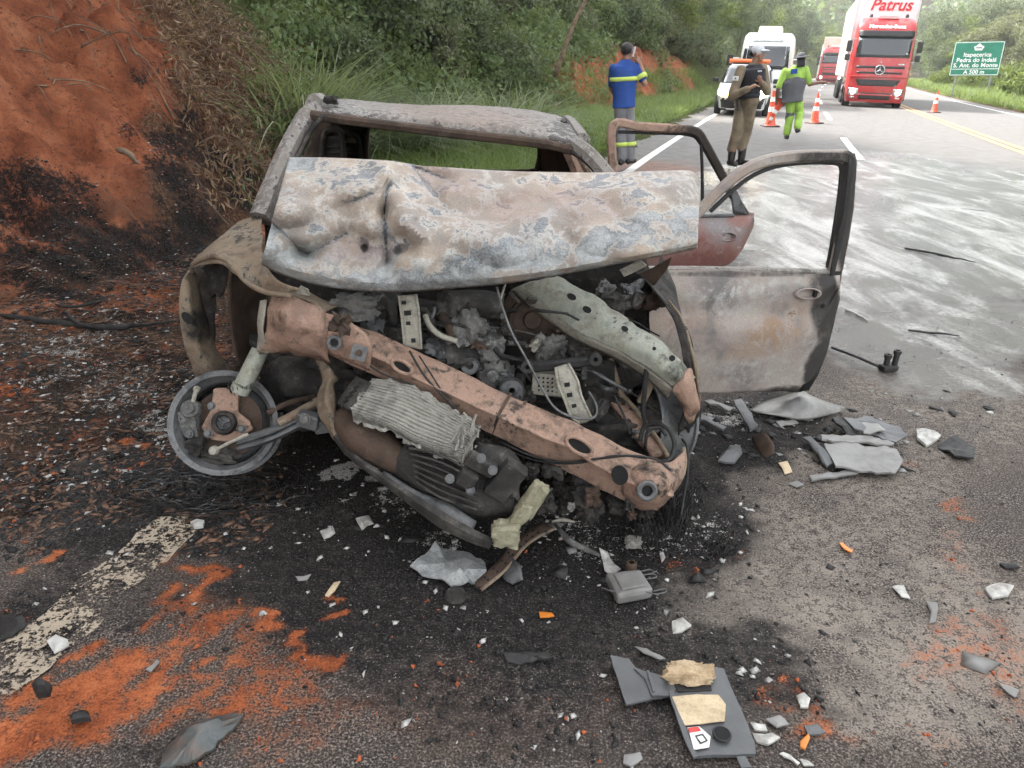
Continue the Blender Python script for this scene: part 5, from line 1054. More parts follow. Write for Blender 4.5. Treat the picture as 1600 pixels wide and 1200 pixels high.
for (x, y) in ((703,748),(735,766),(752,716),(770,735)): b = MB(); b.lathe([(0,.02),(.008,.02),(.008,.008),(.015,.008),(.015,-.02)], 12, frame(S(x, y, 1.985), (1,0,0), (.1,-1,.5))); part(b, 'gearbox_bolt', W_STEEL, gb, smooth=40)
rows = [[(740,690,2.1),(790,700,2.08),(815,730,2.06)],[(735,715,2.06),(785,735,2.03),(812,760,2.02)],[(745,735,2.05),(790,765,2.01),(815,790,2.0)]]
b = MB(); b.grid(crumple(bic(px_rows(rows), 5, 5), .012, 12)); part(b, 'cracked_housing', W_CASE, solid=.008, smooth=40)
# melted ivory reservoir hanging at the bottom
b = MB(); chunk(b, S(790,834,1.94), (.085,.07,.07), 71, .16, 10); chunk(b, S(812,806,1.97), (.045,.045,.10), 72, .2, 8, Matrix.Rotation(.55, 3, 'Y')); chunk(b, S(832,780,1.99), (.055,.05,.12), 73, .22, 8, Matrix.Rotation(.5, 3, 'Y')); part(b, 'melted_reservoir', W_IVORY, smooth=60)
# under-car clutter
rnd = random.Random(12)
for k in range(30):
    x = rnd.uniform(820, 1010); y = 742 + (x-820)*.25 + rnd.uniform(-20, 40); b = MB(); chunk(b, S(x, y, rnd.uniform(2.0, 2.2)), (rnd.uniform(.02,.06),)*3, k+200, .45, 6); part(b, 'charred_fragment', rnd.choice([W_DARK, W_DARK, W_CASE, W_ALU, W_BROWN]))

# ---- open doors on the road side
def door(name, path, inner_, belt, mat, soot, tint, dark, Yf, th, kids_fn=None):
    root = bpy.data.objects.new(name, None); COL.objects.link(root); root.parent = CAR; root.location = S(path[0][0], path[0][1], Yf(path[0][0])) - CAR.location; root.empty_display_size = .1
    return root
def ypl(x0, y0, x1, y1): return lambda x: y0 + (y1-y0)*(x-x0)/(x1-x0)
def tp(L, Yf, dy=0): return [S(x, y, Yf(x)+dy) for x, y in L]
# front door
Yf = ypl(985, 2.98, 1330, 3.24)
FD = bpy.data.objects.new('front_door', None); COL.objects.link(FD); FD.parent = CAR; FD.location = Vector(S(1000,600,2.99)) - CAR.location; FD.empty_display_size = .1
FD['label'] = 'front door standing open, scorched pinkish grey panel with black rear edge'
cols_ = [1000,1030,1060,1100,1140,1180,1220,1260,1290,1312]
tops = [420,419,419,420,421,422,423,424,426,428]; bots = [606,610,614,616,615,613,611,609,556,470]
rows = []
for t in (0,.08,.2,.35,.5,.65,.78,.9,1):
    rows.append([(x, a+(c-a)*t, Yf(x) - .045*math.sin(math.pi*min(1, t*1.02))*1.0 + (.02 if .30 < t < .40 else 0)) for x, a, c in zip(cols_, tops, bots)])
b = MB(); b.grid(crumple(bic(px_rows(rows), 4, 5), .006, 5)); dp = b.build('door_skin', W_DOOR, FD, smooth=70, solid=.004, off=1)
vmask(dp, pale=[(1200,450,60,20,0,.6,1),(1120,470,70,26,0,.55,1),(1190,580,80,22,0,.5,1),(1270,540,16,50,-10,.6,1)], soot=[(1292,500,24,90,-12,.75,.9),(1300,470,14,70,-12,1,.6),(1284,575,26,50,20,1,.6),(1240,612,60,10,0,.8,.8),(1050,470,12,20,0,.3,1),(1090,545,70,12,0,.35,1),(1160,428,130,6,0,.6,1),(1240,455,36,14,5,.45,1),(1060,520,30,60,0,.35,1)],
      tint=[(1200,520,40,26,-30,.75,1),(1240,500,26,30,0,.6,1),(1180,545,50,14,-10,.5,1),(1060,500,60,30,0,.35,1)], dark=[(1235,494,16,20,15,1.0,.4),(1120,455,40,18,0,.55,1)])
# inside of the door, edge faces
rows = [[(x, a+2, Yf(x)+.07) for x, a in zip(cols_, tops)], [(x, c-4, Yf(x)+.07) for x, c in zip(cols_, bots)]]
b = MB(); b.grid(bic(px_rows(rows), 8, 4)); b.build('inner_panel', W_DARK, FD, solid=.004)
edge = [(1332,242),(1334,262),(1330,330),(1322,380),(1312,428),(1303,485),(1290,545),(1278,585),(1263,610)]
b = MB(); b.grid([[S(x, y, Yf(x)) + (Vector((.045,.085,0))*t) for t in (0,.5,1)] for x, y in edge]); b.grid([[S(x, y, Yf(x)-.002) - (Vector((.05,.012,0))*t*(.35+.65*min(1,(i)/3))) for t in (0,.5,1)] for i, (x, y) in enumerate(edge)]); b.build('shut_face', W_WIRE, FD, smooth=60, solid=.004)
fr_ = [(1040,392),(1070,356),(1100,322),(1130,292),(1160,268),(1195,252),(1240,245),(1290,244),(1322,246),(1327,262),(1322,310),(1316,360),(1304,422)]
b = MB(); b.sweep(tp(fr_, Yf, .02), rrect(.05, .036, .01), up=(0,-1,0), sub=5, scale=[.85,.85,.85,.85,.9,.95,1,1,1.1,1.1,1.15,1.2,1.3]); wf = b.build('window_frame', W_DOOR, FD, smooth=40)
vmask(wf, soot=[(1330,320,24,110,6,1,.4),(1290,246,70,10,0,.8,.7),(1230,248,40,8,0,.35,1)], tint=[(1130,290,50,50,0,.35,1)], dark=[(1190,255,40,10,0,.3,1)])
b = MB(); b.sweep(tp([(1110,330),(1140,302),(1170,278),(1205,262),(1245,255),(1290,254),(1312,258),(1314,280),(1308,330),(1300,380),(1293,418)], Yf, .03), rrect(.018, .014, .004), up=(0,-1,0), sub=5); b.build('window_channel', W_WIRE, FD, smooth=40)
b = MB(); b.sweep(tp([(1000,420),(1100,420),(1200,422),(1296,425)], Yf, .02), rrect(.04, .018, .006), sub=3); b.build('belt_rail', W_ROOF, FD, smooth=40)
b = MB(); m = frame(S(1263,459,Yf(1263)-.055), (1,.06,0), (.12,-1,.05))
b.lathe([(.060,.002),(.052,.006),(.046,.002),(.040,-.020),(0,-.026)], 28, m @ Matrix.Diagonal((1,.45,1,1))); hd = b.build('handle_recess', W_DOOR, FD, smooth=60)
b = MB(); b.box(m @ Vector((.03,.0,0)), (.012,.02,.026)); disc_at(b, S(1285,478,Yf(1285)-.048), (.1,-1,0), .011); b.build('lock_hole', W_HOLE, FD)
b = MB()
for x in (1000,): b.box(S(x,450,3.0), (.05,.06,.06)); b.box(S(x,570,3.0), (.05,.06,.06))
b.build('door_hinge', W_BROWN, FD, bevel=.006)
# rear door
Yr = ypl(945, 3.92, 1180, 4.22)
RD = bpy.data.objects.new('rear_door', None); COL.objects.link(RD); RD.parent = CAR; RD.location = Vector(S(950,440,3.92)) - CAR.location; RD.empty_display_size = .1
RD['label'] = 'rear door standing open, reddish burnt panel below an empty window frame'
cols_ = [950,985,1020,1060,1100,1135,1160,1178]; tops = [342,340,339,338,336,335,334,332]; bots = [430,426,422,420,417,414,390,352]
rows = []
for t in (0,.12,.3,.5,.7,.88,1): rows.append([(x, a+(c-a)*t, Yr(x) - .04*math.sin(math.pi*t)) for x, a, c in zip(cols_, tops, bots)])
b = MB(); b.grid(crumple(bic(px_rows(rows), 4, 5), .006, 6)); dp = b.build('door_skin', W_RED, RD, smooth=70, solid=.05, off=1)
vmask(dp, soot=[(1090,335,100,5,0,.7,1),(1176,350,8,40,20,.3,1)], tint=[(1090,390,40,26,0,.8,1),(1060,410,40,14,0,.6,1)], dark=[(1120,385,14,26,20,.7,.8),(1160,355,20,30,0,.3,1)])
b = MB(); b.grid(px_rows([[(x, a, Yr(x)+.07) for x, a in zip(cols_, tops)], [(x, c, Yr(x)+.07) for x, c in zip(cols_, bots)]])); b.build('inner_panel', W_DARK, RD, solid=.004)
b = MB(); b.sweep(tp([(956,420),(956,340),(957,260),(958,196),(1000,198),(1050,201),(1086,205),(1100,222),(1122,262),(1146,306),(1166,338)], Yr, .02), rrect(.045, .034, .008), up=(0,-1,0), sub=4); wf = b.build('window_frame', W_PINK, RD, smooth=40)
vmask(wf, soot=[(1110,250,40,70,-30,1,.6),(1150,310,30,40,-20,1,.6),(1070,203,36,8,0,.7,.8)], dark=[(980,198,30,10,0,.3,1)])
b = MB(); b.sweep(tp([(1095,212),(1097,260),(1098,330)], Yr, .02), rrect(.016, .016, .004), up=(0,-1,0)); b.sweep(tp([(966,206),(1030,208),(1078,211),(1094,224),(1116,262),(1140,306)], Yr, .035), rrect(.016, .014, .004), up=(0,-1,0), sub=3); b.build('window_channel', W_WIRE, RD, smooth=40)
b = MB(); b.grid(bic([tp([(1140,290),(1152,300),(1160,320)], Yr, 0), tp([(1143,312),(1154,318),(1168,335)], Yr, 0), tp([(1146,335),(1158,335),(1176,338)], Yr, 0)], 3, 3)); b.build('corner_plate', W_STEEL, RD, solid=.01, smooth=50)
b = MB(); b.sweep(tp([(955,341),(1050,338),(1145,336)], Yr, 0), rrect(.03, .02, .006), sub=2); b.build('belt_rail', W_STEEL, RD, smooth=40)
b = MB(); m = frame(S(1137,370,Yr(1137)-.045), (1,.06,0), (.12,-1,.05)); b.lathe([(.056,.002),(.048,.006),(.042,.002),(.036,-.018),(0,-.022)], 24, m @ Matrix.Diagonal((1,.5,1,1))); b.build('handle_recess', W_RED, RD, smooth=60)
# underside shadow carriers: rear axle and wheels for other viewpoints
for sx in (-.98, .42):
    m = Matrix.Translation((sx, 4.75, .18)) @ Matrix.Rotation(math.pi/2, 4, 'Y'); b = MB(); b.lathe([(.05,.07),(.178,.07),(.15,.04),(.145,-.04),(.178,-.07),(.05,-.05)], 30, m); part(b, 'rear_wheel', W_BROWN, smooth=40)
# ------------------------------------------------------------------ vehicles, cones, sign
def road_dir(s):
    c = float(curve(s+.5) - curve(s-.5)); return YAW + math.atan(c)
def vehicle(name, label, cat, lat, s, group=None, turn=0.0):      # local: x image-right seen from the front, y backwards, z up
    p = RW(lat, s); t = thing(name, label, cat, (p.x, p.y, 0), group); t.rotation_euler = (0, 0, -road_dir(s) + turn); return t
def paint(name, col, rough=.35, dirt=(.25,.2,.16), amt=.35): return plain(name, col, rough, 0, .05, 2, dirt=dirt, dirtamt=amt, coat=.4, dscale=2.0)
V_RED = paint('red_truck_paint', (.42,.018,.022)); V_WHITE = paint('white_vehicle_paint', (.72,.73,.74)); V_CREAM = paint('cream_trailer_panel', (.68,.63,.54), .5); V_BLACK = plain('black_plastic', (.018,.018,.019), .5); V_TYRE = plain('tyre_rubber', (.020,.020,.020), .85, bump=.4)
V_GLASS = NT('dark_windscreen'); V_GLASS = V_GLASS.end(V_GLASS.bsdf((.016,.022,.026), .06, 0, spec=.9)); V_CHROME = plain('bright_metal', (.6,.6,.6), .25, .9); V_WHITEMARK = plain('white_marking', (.8,.8,.79), .5); V_REDMARK = plain('red_lettering', (.55,.03,.04), .5)
V_ORANGE = plain('orange_plastic', (.75,.14,.04), .4); V_GREY = plain('grey_metal', (.22,.22,.22), .5, .3); V_YELP = plain('cream_plastic', (.72,.70,.52), .5)
def lamp_mat(name, col, st): k = NT(name); return k.end(k.bsdf((.8,.8,.8), .2, emit=col, estr=st))
V_LAMP = lamp_mat('lit_headlamp', (1,.97,.88), 9.0); V_AMBER = lamp_mat('lit_amber_lamp', (1,.62,.10), 6.0); V_WARM = lamp_mat('lit_warm_headlamp', (1,.9,.55), 7.0)
def txt(body, size, mat, parent, mtx, name='lettering', shear=0.0, bold=0.0, align='CENTER', space=1.0):
    cu = bpy.data.curves.new(name, 'FONT'); cu.body = body; cu.size = size; cu.align_x = align; cu.align_y = 'CENTER'; cu.extrude = .004; cu.shear = shear; cu.offset = bold; cu.space_character = space; cu.resolution_u = 4
    tmp = bpy.data.objects.new('tmp', cu); COL.objects.link(tmp); dg = bpy.context.evaluated_depsgraph_get(); me = bpy.data.meshes.new_from_object(tmp.evaluated_get(dg)); bpy.data.objects.remove(tmp); bpy.data.curves.remove(cu)
    me.transform(mtx); me.name = name; me.materials.clear(); o = finish(name, me, mat, parent); return o
FRONT = Matrix(((1,0,0,0),(0,0,-1,0),(0,1,0,0),(0,0,0,1)))         # text plane facing -Y, upright
def T(x, y, z): return Matrix.Translation((x, y, z))
def loft(b, secs, n=32, power=6.0):       # secs: (z, y_front, y_back, halfwidth): rounded-rectangle sections stacked in z
    vs = []; fs = []
    for (z, y0, y1, w) in secs:
        for k in range(n):
            q = 2*math.pi*k/n; c, s = math.cos(q), math.sin(q); r = (abs(c)**power + abs(s)**power)**(-1/power)
            vs.append((w*c*r, (y0+y1)/2 + (y1-y0)/2*s*r, z))
    for i in range(len(secs)-1):
        for k in range(n): k2 = (k+1) % n; fs.append((i*n+k, i*n+k2, (i+1)*n+k2, (i+1)*n+k))
    fs.append(tuple(range(n))[::-1]); fs.append(tuple((len(secs)-1)*n+k for k in range(n))); b.add(vs, fs)
def interp(secs, z):
    for a, c in zip(secs, secs[1:]):
        if a[0] <= z <= c[0]: t = (z-a[0])/(c[0]-a[0]); return a[1]+(c[1]-a[1])*t, a[3]+(c[3]-a[3])*t
    return (secs[-1][1], secs[-1][3]) if z > secs[-1][0] else (secs[0][1], secs[0][3])
def fpanel(secs, x0, x1, z0, z1, mat, parent, name, proud=.012, th=.02, xt=None, pw=6.0, len_=2.0, nx=10, nz=5, **kw):
    b = MB(); P = []
    for i in range(nz+1):
        z = z0+(z1-z0)*i/nz; y0, w = interp(secs, z); t = i/nz
        xa, xb = (x0, x1) if xt is None else (x0+(xt[0]-x0)*t, x1+(xt[1]-x1)*t)
        row = []
        for j in range(nx+1):
            x = xa+(xb-xa)*j/nx; f = min(.999, abs(x)/w); row.append(Vector((x, y0 + len_/2*(1-(1-f**pw)**(1/pw)) - proud, z)))
        P.append(row)
    b.grid(P); return b.local(name, mat, parent, solid=th, off=-1 if True else 0, smooth=50, **kw)
def vwheel(parent, x, y, r, w, rimmat=None):
    rt = bpy.data.objects.new('wheel', None); COL.objects.link(rt); rt.parent = parent; rt.location = (x, y, r); rt.empty_display_size = .1
    m = Matrix.Rotation(math.pi/2, 4, 'Y'); b = MB(); b.lathe([(r*.6,-w/2),(r*.93,-w/2),(r,-w/2+.03),(r,w/2-.03),(r*.93,w/2),(r*.6,w/2)], 28, m, closed=True); b.local('tyre', V_TYRE, rt, smooth=40)
    b = MB(); b.lathe([(0,-w*.3),(r*.3,-w*.35),(r*.45,-w*.2),(r*.6,-w*.45),(r*.6,w*.45),(r*.45,w*.2),(r*.3,w*.35),(0,w*.3)], 20, m); b.local('rim', rimmat or V_GREY, rt, smooth=40)

# ---- red tractor truck with box trailer
def big_truck(name, label, lat, s, full=True, red=V_RED, box=V_CREAM, turn=0.0, group=None):
    t = vehicle(name, label, 'truck', lat, s, group, turn)
    cs = [(.22,.10,2.25,1.17),(.40,.02,2.25,1.24),(.95,0,2.25,1.25),(1.30,.03,2.25,1.25),(2.05,.10,2.25,1.23),(2.90,.30,2.25,1.21),(3.16,.36,2.25,1.20),(3.40,.52,2.25,1.18),(3.58,.80,2.2,1.12),(3.66,1.1,2.1,1.0)]
    b = MB(); loft(b, cs, 40, 9); b.local('cab', red, t, smooth=40)
    fp = lambda *a, **k: fpanel(cs, *a, parent=t, pw=9, len_=2.2, **k)
    fp(-1.08, 1.08, 2.06, 2.90, mat=V_GLASS, name='windscreen', proud=.012); fp(-1.12, 1.12, 2.90, 3.14, mat=V_BLACK, name='sun_visor', proud=.06, th=.05)
    fp(-.98, .98, 1.62, 1.72, mat=V_BLACK, name='grille_slot', nz=2); fp(-.92, .92, 1.40, 1.48, mat=V_BLACK, name='grille_slot', nz=2); fp(-.78, .78, .90, 1.16, mat=V_BLACK, name='air_intake', xt=(-.92, .92))
    fp(-.66, .66, .34, .62, mat=V_BLACK, name='lower_intake'); fp(-.70, .70, .50, .56, mat=red, name='intake_bar', proud=.03, nz=1)
    for sx in (-1, 1):
        fp(*(sorted((sx*.72, sx*1.12))), .52, .80, mat=V_CHROME, name='headlamp_housing', proud=.012, nx=4)
        y0, w = interp(cs, .66); b = MB(); b.lathe([(0,.03),(.07,.02),(.10,0),(.10,-.03)], 20, T(sx*.93, y0-.03, .67) @ Matrix.Rotation(math.pi/2, 4, 'X')); b.local('headlamp', V_LAMP, t, smooth=60)
        b = MB(); b.box((sx*.93, .0, .42), (.18,.05,.07)); b.local('fog_lamp', V_CHROME, t, bevel=.01)
        mr = bpy.data.objects.new('mirror', None); COL.objects.link(mr); mr.parent = t; mr.location = (sx*1.42, .25, 2.3); mr.empty_display_size = .1
        b = MB(); b.box((0,0,.2), (.22,.12,.46)); b.box((0,0,-.25), (.22,.12,.26)); b.local('mirror_housing', V_BLACK, mr, bevel=.04)
        b = MB(); b.tube([(-sx*.25,.05,.5), (0,0,.46), (0,0,-.4), (-sx*.25,.05,-.42)], .02, 6); b.local('mirror_arm', V_CHROME, mr)
        b = MB(); b.box((sx*1.255, .95, 1.75), (.012,.9,.9)); b.local('side_door', red, t, bevel=.01); b = MB(); b.grid([[(sx*1.245,.55,2.1),(sx*1.245,1.35,2.1)],[(sx*1.225,.72,2.8),(sx*1.225,1.35,2.8)]]); b.local('side_window', V_GLASS, t, solid=.02)
        b = MB(); b.box((sx*1.2, .75, .55), (.16,.5,.5)); b.local('step', V_BLACK, t, bevel=.02)
        vwheel(t, sx*1.08, 1.2, .50, .32)
    b = MB(); b.box((0,-.01,1.28), (2.3,.10,.06)); b.local('bumper_ledge', red, t, bevel=.02)
    if full:
        y0, _ = interp(cs, 3.30); txt('Mercedes-Benz', .235, V_WHITEMARK, t, T(-.02, y0-.030, 3.30) @ Matrix.Rotation(-math.radians(30), 4, 'X') @ FRONT, 'roof_lettering', bold=.008)
        e = bpy.data.objects.new('emblem', None); COL.objects.link(e); e.parent = t; e.location = (0, -.02, 1.56); e.empty_display_size = .1
        b = MB(); b.tube([(.19*math.cos(q), 0, .19*math.sin(q)) for q in [2*math.pi*i/32 for i in range(32)]], .022, 8, closed=True); b.local('emblem_ring', V_CHROME, e, smooth=180)
        for k in range(3):
            a = math.pi/2 + k*2*math.pi/3; b = MB(); b.add([(.19*math.cos(a),0,.19*math.sin(a)), (.035*math.cos(a+1.05),0,.035*math.sin(a+1.05)), (0,-.03,0), (.035*math.cos(a-1.05),0,.035*math.sin(a-1.05)), (0,.02,0)], [(0,1,2),(0,2,3),(1,0,4),(0,3,4)]); b.local('emblem_point', V_CHROME, e)
        b = MB(); disc_at(b, (0,.02,0), (0,-1,0), .19, n=28, th=.012); b.local('emblem_disc', V_BLACK, e)
        y0, _ = interp(cs, 1.86); b = MB(); b.box((0,y0-.02,1.88), (.05,.02,.05)); b.local('nose_badge', V_CHROME, t); b = MB(); b.box((.82,y0-.02,1.80), (.26,.012,.05)); b.local('model_badge', V_CHROME, t)
        b = MB(); b.box((.86, .155, 2.18), (.26,.012,.14)); b.local('windscreen_sticker', V_WHITEMARK, t)
    b = MB(); b.box((0, 1.0, 3.78), (.85,.35,.16)); b.local('roof_hatch', V_WHITE, t, bevel=.03)
    for sx in (-1, 1): b = MB(); b.lathe([(0,.14),(.05,.13),(.07,.06),(.07,0)], 12, T(sx*.72, .95, 3.68)); b.local('air_horn', V_BLACK, t, smooth=60)
    # trailer
    tr = MB(); tr.box((0, 8.6, 2.95), (2.6, 12.0, 3.5)); tr.local('trailer_box', box, t, bevel=.05)
    if full:
        b = MB(); b.tube([(-1.31,2.6,1.2), (-1.31,2.6,4.7)], .03, 6); b.local('box_edge_trim', V_WHITE, t); b = MB(); b.tube([(1.31,2.6,1.2), (1.31,2.6,4.7)], .03, 6); b.local('box_edge_trim', V_WHITE, t)
        b = MB(); b.box((0, 2.585, 2.95), (2.54, .02, 3.44)); b.local('front_wall', V_WHITE, t)
        txt('Patrus', .68, V_REDMARK, t, T(.12, 2.56, 4.27) @ FRONT, 'trailer_lettering', shear=.25, bold=.015)
        for k in range(11): b = MB(); b.box((-1.306, 3.3+k*1.1, 2.95), (.015,.05,3.4)); b.local('side_rib', box, t)
    b = MB(); b.box((0, 8.0, 1.02), (.9, 11.5, .25)); b.local('chassis', V_BLACK, t, bevel=.02)
    for y in (4.2, 5.4, 10.6, 11.9, 13.2):
        for sx in (-1, 1): vwheel(t, sx*1.05, y, .50, .34)
    for sx in (-1, 1): b = MB(); b.tube([(sx*1.0, 2.5, .65), (sx*1.0, 3.5, .65)], .3, 16); b.local('fuel_tank', V_BLACK, t, smooth=40)
    b = MB(); b.box((-1.26, 3.0, 1.05), (.06,.18,.12)); b.local('side_marker', V_WHITE, t); b = MB(); b.box((-1.27, 3.1, .75), (.05,.3,.2)); b.local('side_marker', V_WHITE, t)
    return t
big_truck('truck', 'large red tractor truck with cream box trailer driving toward the cones', 5.79, 38.6, True, turn=math.radians(0))
big_truck('truck', 'smaller-looking red truck queued behind the large red one', 3.95, 92, False, group='queued trucks')
big_truck('truck', 'distant white truck at the far end of the queue', 2.2, 122, False, red=V_WHITE, box=V_WHITE, group='queued trucks')

# ---- white patrol car with light bar
t = vehicle('patrol_car', 'white patrol car with orange light bar and lit headlamps behind the policeman', 'car', .80, 27.3)
cs = [(.22,.06,4.2,.80),(.45,0,4.25,.86),(.72,.02,4.28,.88),(.92,.10,4.28,.88),(1.0,.30,4.28,.86)]
b = MB(); loft(b, cs, 40, 5); b.local('body', V_WHITE, t, smooth=50)
cb = [(.98,.75,4.1,.84),(1.25,1.15,4.0,.78),(1.50,1.55,3.8,.70),(1.60,1.9,3.5,.60)]
b = MB(); loft(b, cb, 36, 6); b.local('cabin', V_WHITE, t, smooth=50)
P = [[(-.77,.86,1.00),(0,.72,1.00),(.77,.86,1.00)],[(-.73,1.07,1.22),(0,.97,1.22),(.73,1.07,1.22)],[(-.65,1.40,1.50),(0,1.36,1.50),(.65,1.40,1.50)]]
b = MB(); b.grid(bic(P, 4, 5)); b.local('windscreen', V_GLASS, t, solid=.01, smooth=180)
fp = lambda *a, **k: fpanel(cs, *a, parent=t, pw=5, len_=4.2, **k)
fp(-.78, .78, .24, .58, mat=V_BLACK, name='front_bumper', proud=.02); fp(-.40, .40, .64, .76, mat=V_BLACK, name='grille', nz=2); fp(-.20,.20,.34,.44, mat=V_WHITEMARK, name='number_plate', proud=.045, nz=1)
for k in range(9): fp(-.72+k*.16, -.66+k*.16, .50, .60, mat=V_WHITEMARK, name='reflective_stripe', proud=.045, nz=1, nx=1, xt=(-.68+k*.16, -.62+k*.16), th=.008)
for sx in (-1, 1):
    fp(*sorted((sx*.50, sx*.82)), .64, .82, mat=V_WARM if sx > 0 else V_WARM, name='headlamp', proud=.014, nx=4, th=.02)
    if sx < 0: fp(-.62, -.44, .60, .67, mat=V_AMBER, name='indicator_lamp', proud=.03, nx=3, nz=1)
    b = MB(); b.box((sx*1.0, 1.05, 1.10), (.22,.12,.15)); b.local('mirror', V_BLACK, t, bevel=.03)
    for y in (.85, 3.4): vwheel(t, sx*.80, y, .31, .2)
    b = MB(); b.grid([[(sx*.845,1.3,1.05),(sx*.845,3.7,1.05)],[(sx*.745,1.65,1.46),(sx*.745,3.5,1.46)]]); b.local('side_window', V_GLASS, t, solid=.02)
b = MB(); b.tube([(-.68,1.75,1.70), (.68,1.75,1.70)], .075, 10); b.local('light_bar', V_ORANGE, t, smooth=40); b = MB(); b.box((0,1.75,1.62), (1.1,.2,.05)); b.local('light_bar_foot', V_BLACK, t)
# ---- white motorhome behind it
t = vehicle('motorhome', 'tall white motorhome with rooftop unit behind the patrol car', 'motorhome', 1.05, 35.2)
cs = [(.35,.1,6.5,1.02),(.6,0,6.5,1.08),(1.2,.03,6.5,1.10),(1.9,.16,6.5,1.08),(2.45,.32,6.5,1.06),(2.72,.45,6.45,1.02),(2.85,.7,6.3,.92)]
b = MB(); loft(b, cs, 40, 8); b.local('body', V_WHITE, t, smooth=40)
fp = lambda *a, **k: fpanel(cs, *a, parent=t, pw=8, len_=6.4, **k)
fp(-.96, .96, 1.45, 2.34, mat=V_GLASS, name='windscreen', xt=(-.9,.9)); fp(-.30,.70,.90,1.0, mat=V_BLACK, name='grille_slot', nz=1); fp(-.30,.70,.74,.84, mat=V_BLACK, name='grille_slot', nz=1); fp(-.6,.6,2.50,2.60, mat=plain('faded_lettering', (.45,.47,.46), .5), name='destination_strip', nz=1)
fp(-1.0,1.0,.40,.62, mat=V_GREY, name='bumper', proud=.03)
for sx in (-1,1):
    fp(*sorted((sx*.72, sx*1.02)), .68, .86, mat=V_CHROME, name='headlamp', nx=4); vwheel(t, sx*.95, 1.0, .4, .24); vwheel(t, sx*.95, 5.0, .4, .24)
    mr = bpy.data.objects.new('mirror', None); COL.objects.link(mr); mr.parent = t; mr.location = (sx*1.42,.1,1.75); mr.empty_display_size = .1
    b = MB(); b.box((0,0,.02), (.24,.14,.44)); b.local('mirror_housing', V_BLACK, mr, bevel=.04); b = MB(); b.tube([(0,0,.1),(-sx*.36,.12,.1)], .03, 6); b.local('mirror_arm', V_WHITE, mr); b = MB(); b.tube([(0,0,-.12),(-sx*.36,.12,-.12)], .03, 6); b.local('mirror_arm', V_WHITE, mr)
b = MB(); b.hexa([(-.50,.9,2.84),(.50,.9,2.84),(.50,2.2,2.84),(-.50,2.2,2.84),(-.46,1.0,3.12),(.46,1.0,3.12),(.46,2.1,3.12),(-.46,2.1,3.12)]); b.local('rooftop_unit', V_YELP, t, bevel=.04)

# ---- traffic cones
CONE_O = plain('cone_orange', (.62,.075,.03), .5, var=.08, scale=8, dirt=(.25,.15,.1), dirtamt=.3); CONE_W = plain('cone_reflective_band', (.75,.74,.72), .45); CONE_B = plain('cone_base_rubber', (.06,.035,.03), .8)
def cone(label, loc, h, tilt=None, group='traffic cones'):
    t = thing('traffic_cone', label, 'traffic cone', loc, group)
    if tilt: t.rotation_euler = tilt
    r = lambda z: .145*(1-z)+.032*z
    b = MB(); b.box((0,0,.02*h), (.46*h,.46*h,.04*h)); b.local('base', CONE_B, t, bevel=.015)
    b = MB(); b.lathe([(r(0)*1.25*h,.035*h),(r(0)*h*1.1,.07*h),(r(.1)*h,.12*h),(r(1)*h,1.0*h),(r(1)*h*.7,1.0*h),(r(.2)*h*.8,.1*h)], 24); b.local('cone_body', CONE_O, t, smooth=40)
    for z0, z1 in ((.42,.56),(.70,.83)): b = MB(); b.lathe([((r(z0)+.006)*h,z0*h),((r(z1)+.006)*h,z1*h),((r(z1)-.002)*h,z1*h),((r(z0)-.002)*h,z0*h)], 24, closed=True); b.local('reflective_band', CONE_W, t, smooth=40)
    return t
g = G(1203,198); cone('orange traffic cone in front of the patrol car beside the policeman', (g.x, g.y, 0), .95, (0, math.radians(-3), 0))
g = G(1272,193); cone('orange traffic cone on the lane between the hi-vis worker and the truck', (g.x, g.y, 0), .88, (0, math.radians(-3), .5))
g = G(1459,176); cone('orange traffic cone beside the yellow centre line, right of the red truck', (g.x, g.y, 0), .85, (0, math.radians(-2), .3))

# ---- road sign
SG = NT('green_sign_sheet'); SG = SG.end(SG.bsdf(SG.mix(SG.th(SG.noise(4, 4), .35, .7), (.002,.16,.095), (.004,.20,.125)), .45))
p = S(1522,118,53.5); t = thing('road_sign', 'green highway direction sign on two posts in the right verge', 'road sign', (p.x, p.y, ground_z(p.x, p.y)))
t.rotation_euler = (0, math.radians(-2.4), -math.radians(24)); zb = p.z - t.location.z
W2, H2 = 1.42, 2.05
b = MB(); b.prism([(-W2,-H2/2),(W2,-H2/2),(W2,H2/2),(-W2,H2/2)], .03, T(0,.03,zb+H2/2) @ FRONT); b.local('board', SG, t, bevel=.02)
for (x, z, w, h) in [(0,H2-.04,2*W2-.06,.035),(0,.04,2*W2-.06,.035),(-W2+.04,H2/2,.035,H2-.05),(W2-.04,H2/2,.035,H2-.05),(0,.40,2*W2-.06,.035)]:
    b = MB(); b.box((x,-.004,zb+z), (w,.012,h)); b.local('border_line', V_WHITEMARK, t)
for i, (s_, z, sz) in enumerate([('Itapecerica',1.26,.36),('Pedra do Indaiá',.94,.36),('S. Ant. do Monte',.62,.36),('A 500 m',.21,.34)]): txt(s_, sz, V_WHITEMARK, t, T(0,-.004,zb+z) @ FRONT, 'sign_lettering', bold=.008, space=1.02)
sh = [(-.30,.02),(-.20,-.20),(.20,-.20),(.30,.02),(.16,.10),(0,.24),(-.16,.10)]
b = MB(); b.prism(sh, .01, T(0,-.004,zb+1.72) @ FRONT); b.local('route_shield', V_WHITEMARK, t); b = MB(); b.prism([(-.16,-.02),(.16,-.02),(.16,.06),(-.16,.06)], .01, T(0,-.012,zb+1.66) @ FRONT); b.local('shield_mark', V_GREY, t)
for x in (-1.0, 1.05): b = MB(); b.box((x,.08,(zb+H2)/2-.3), (.09,.09,zb+H2-.1+.5)); b.local('post', V_GREY, t)
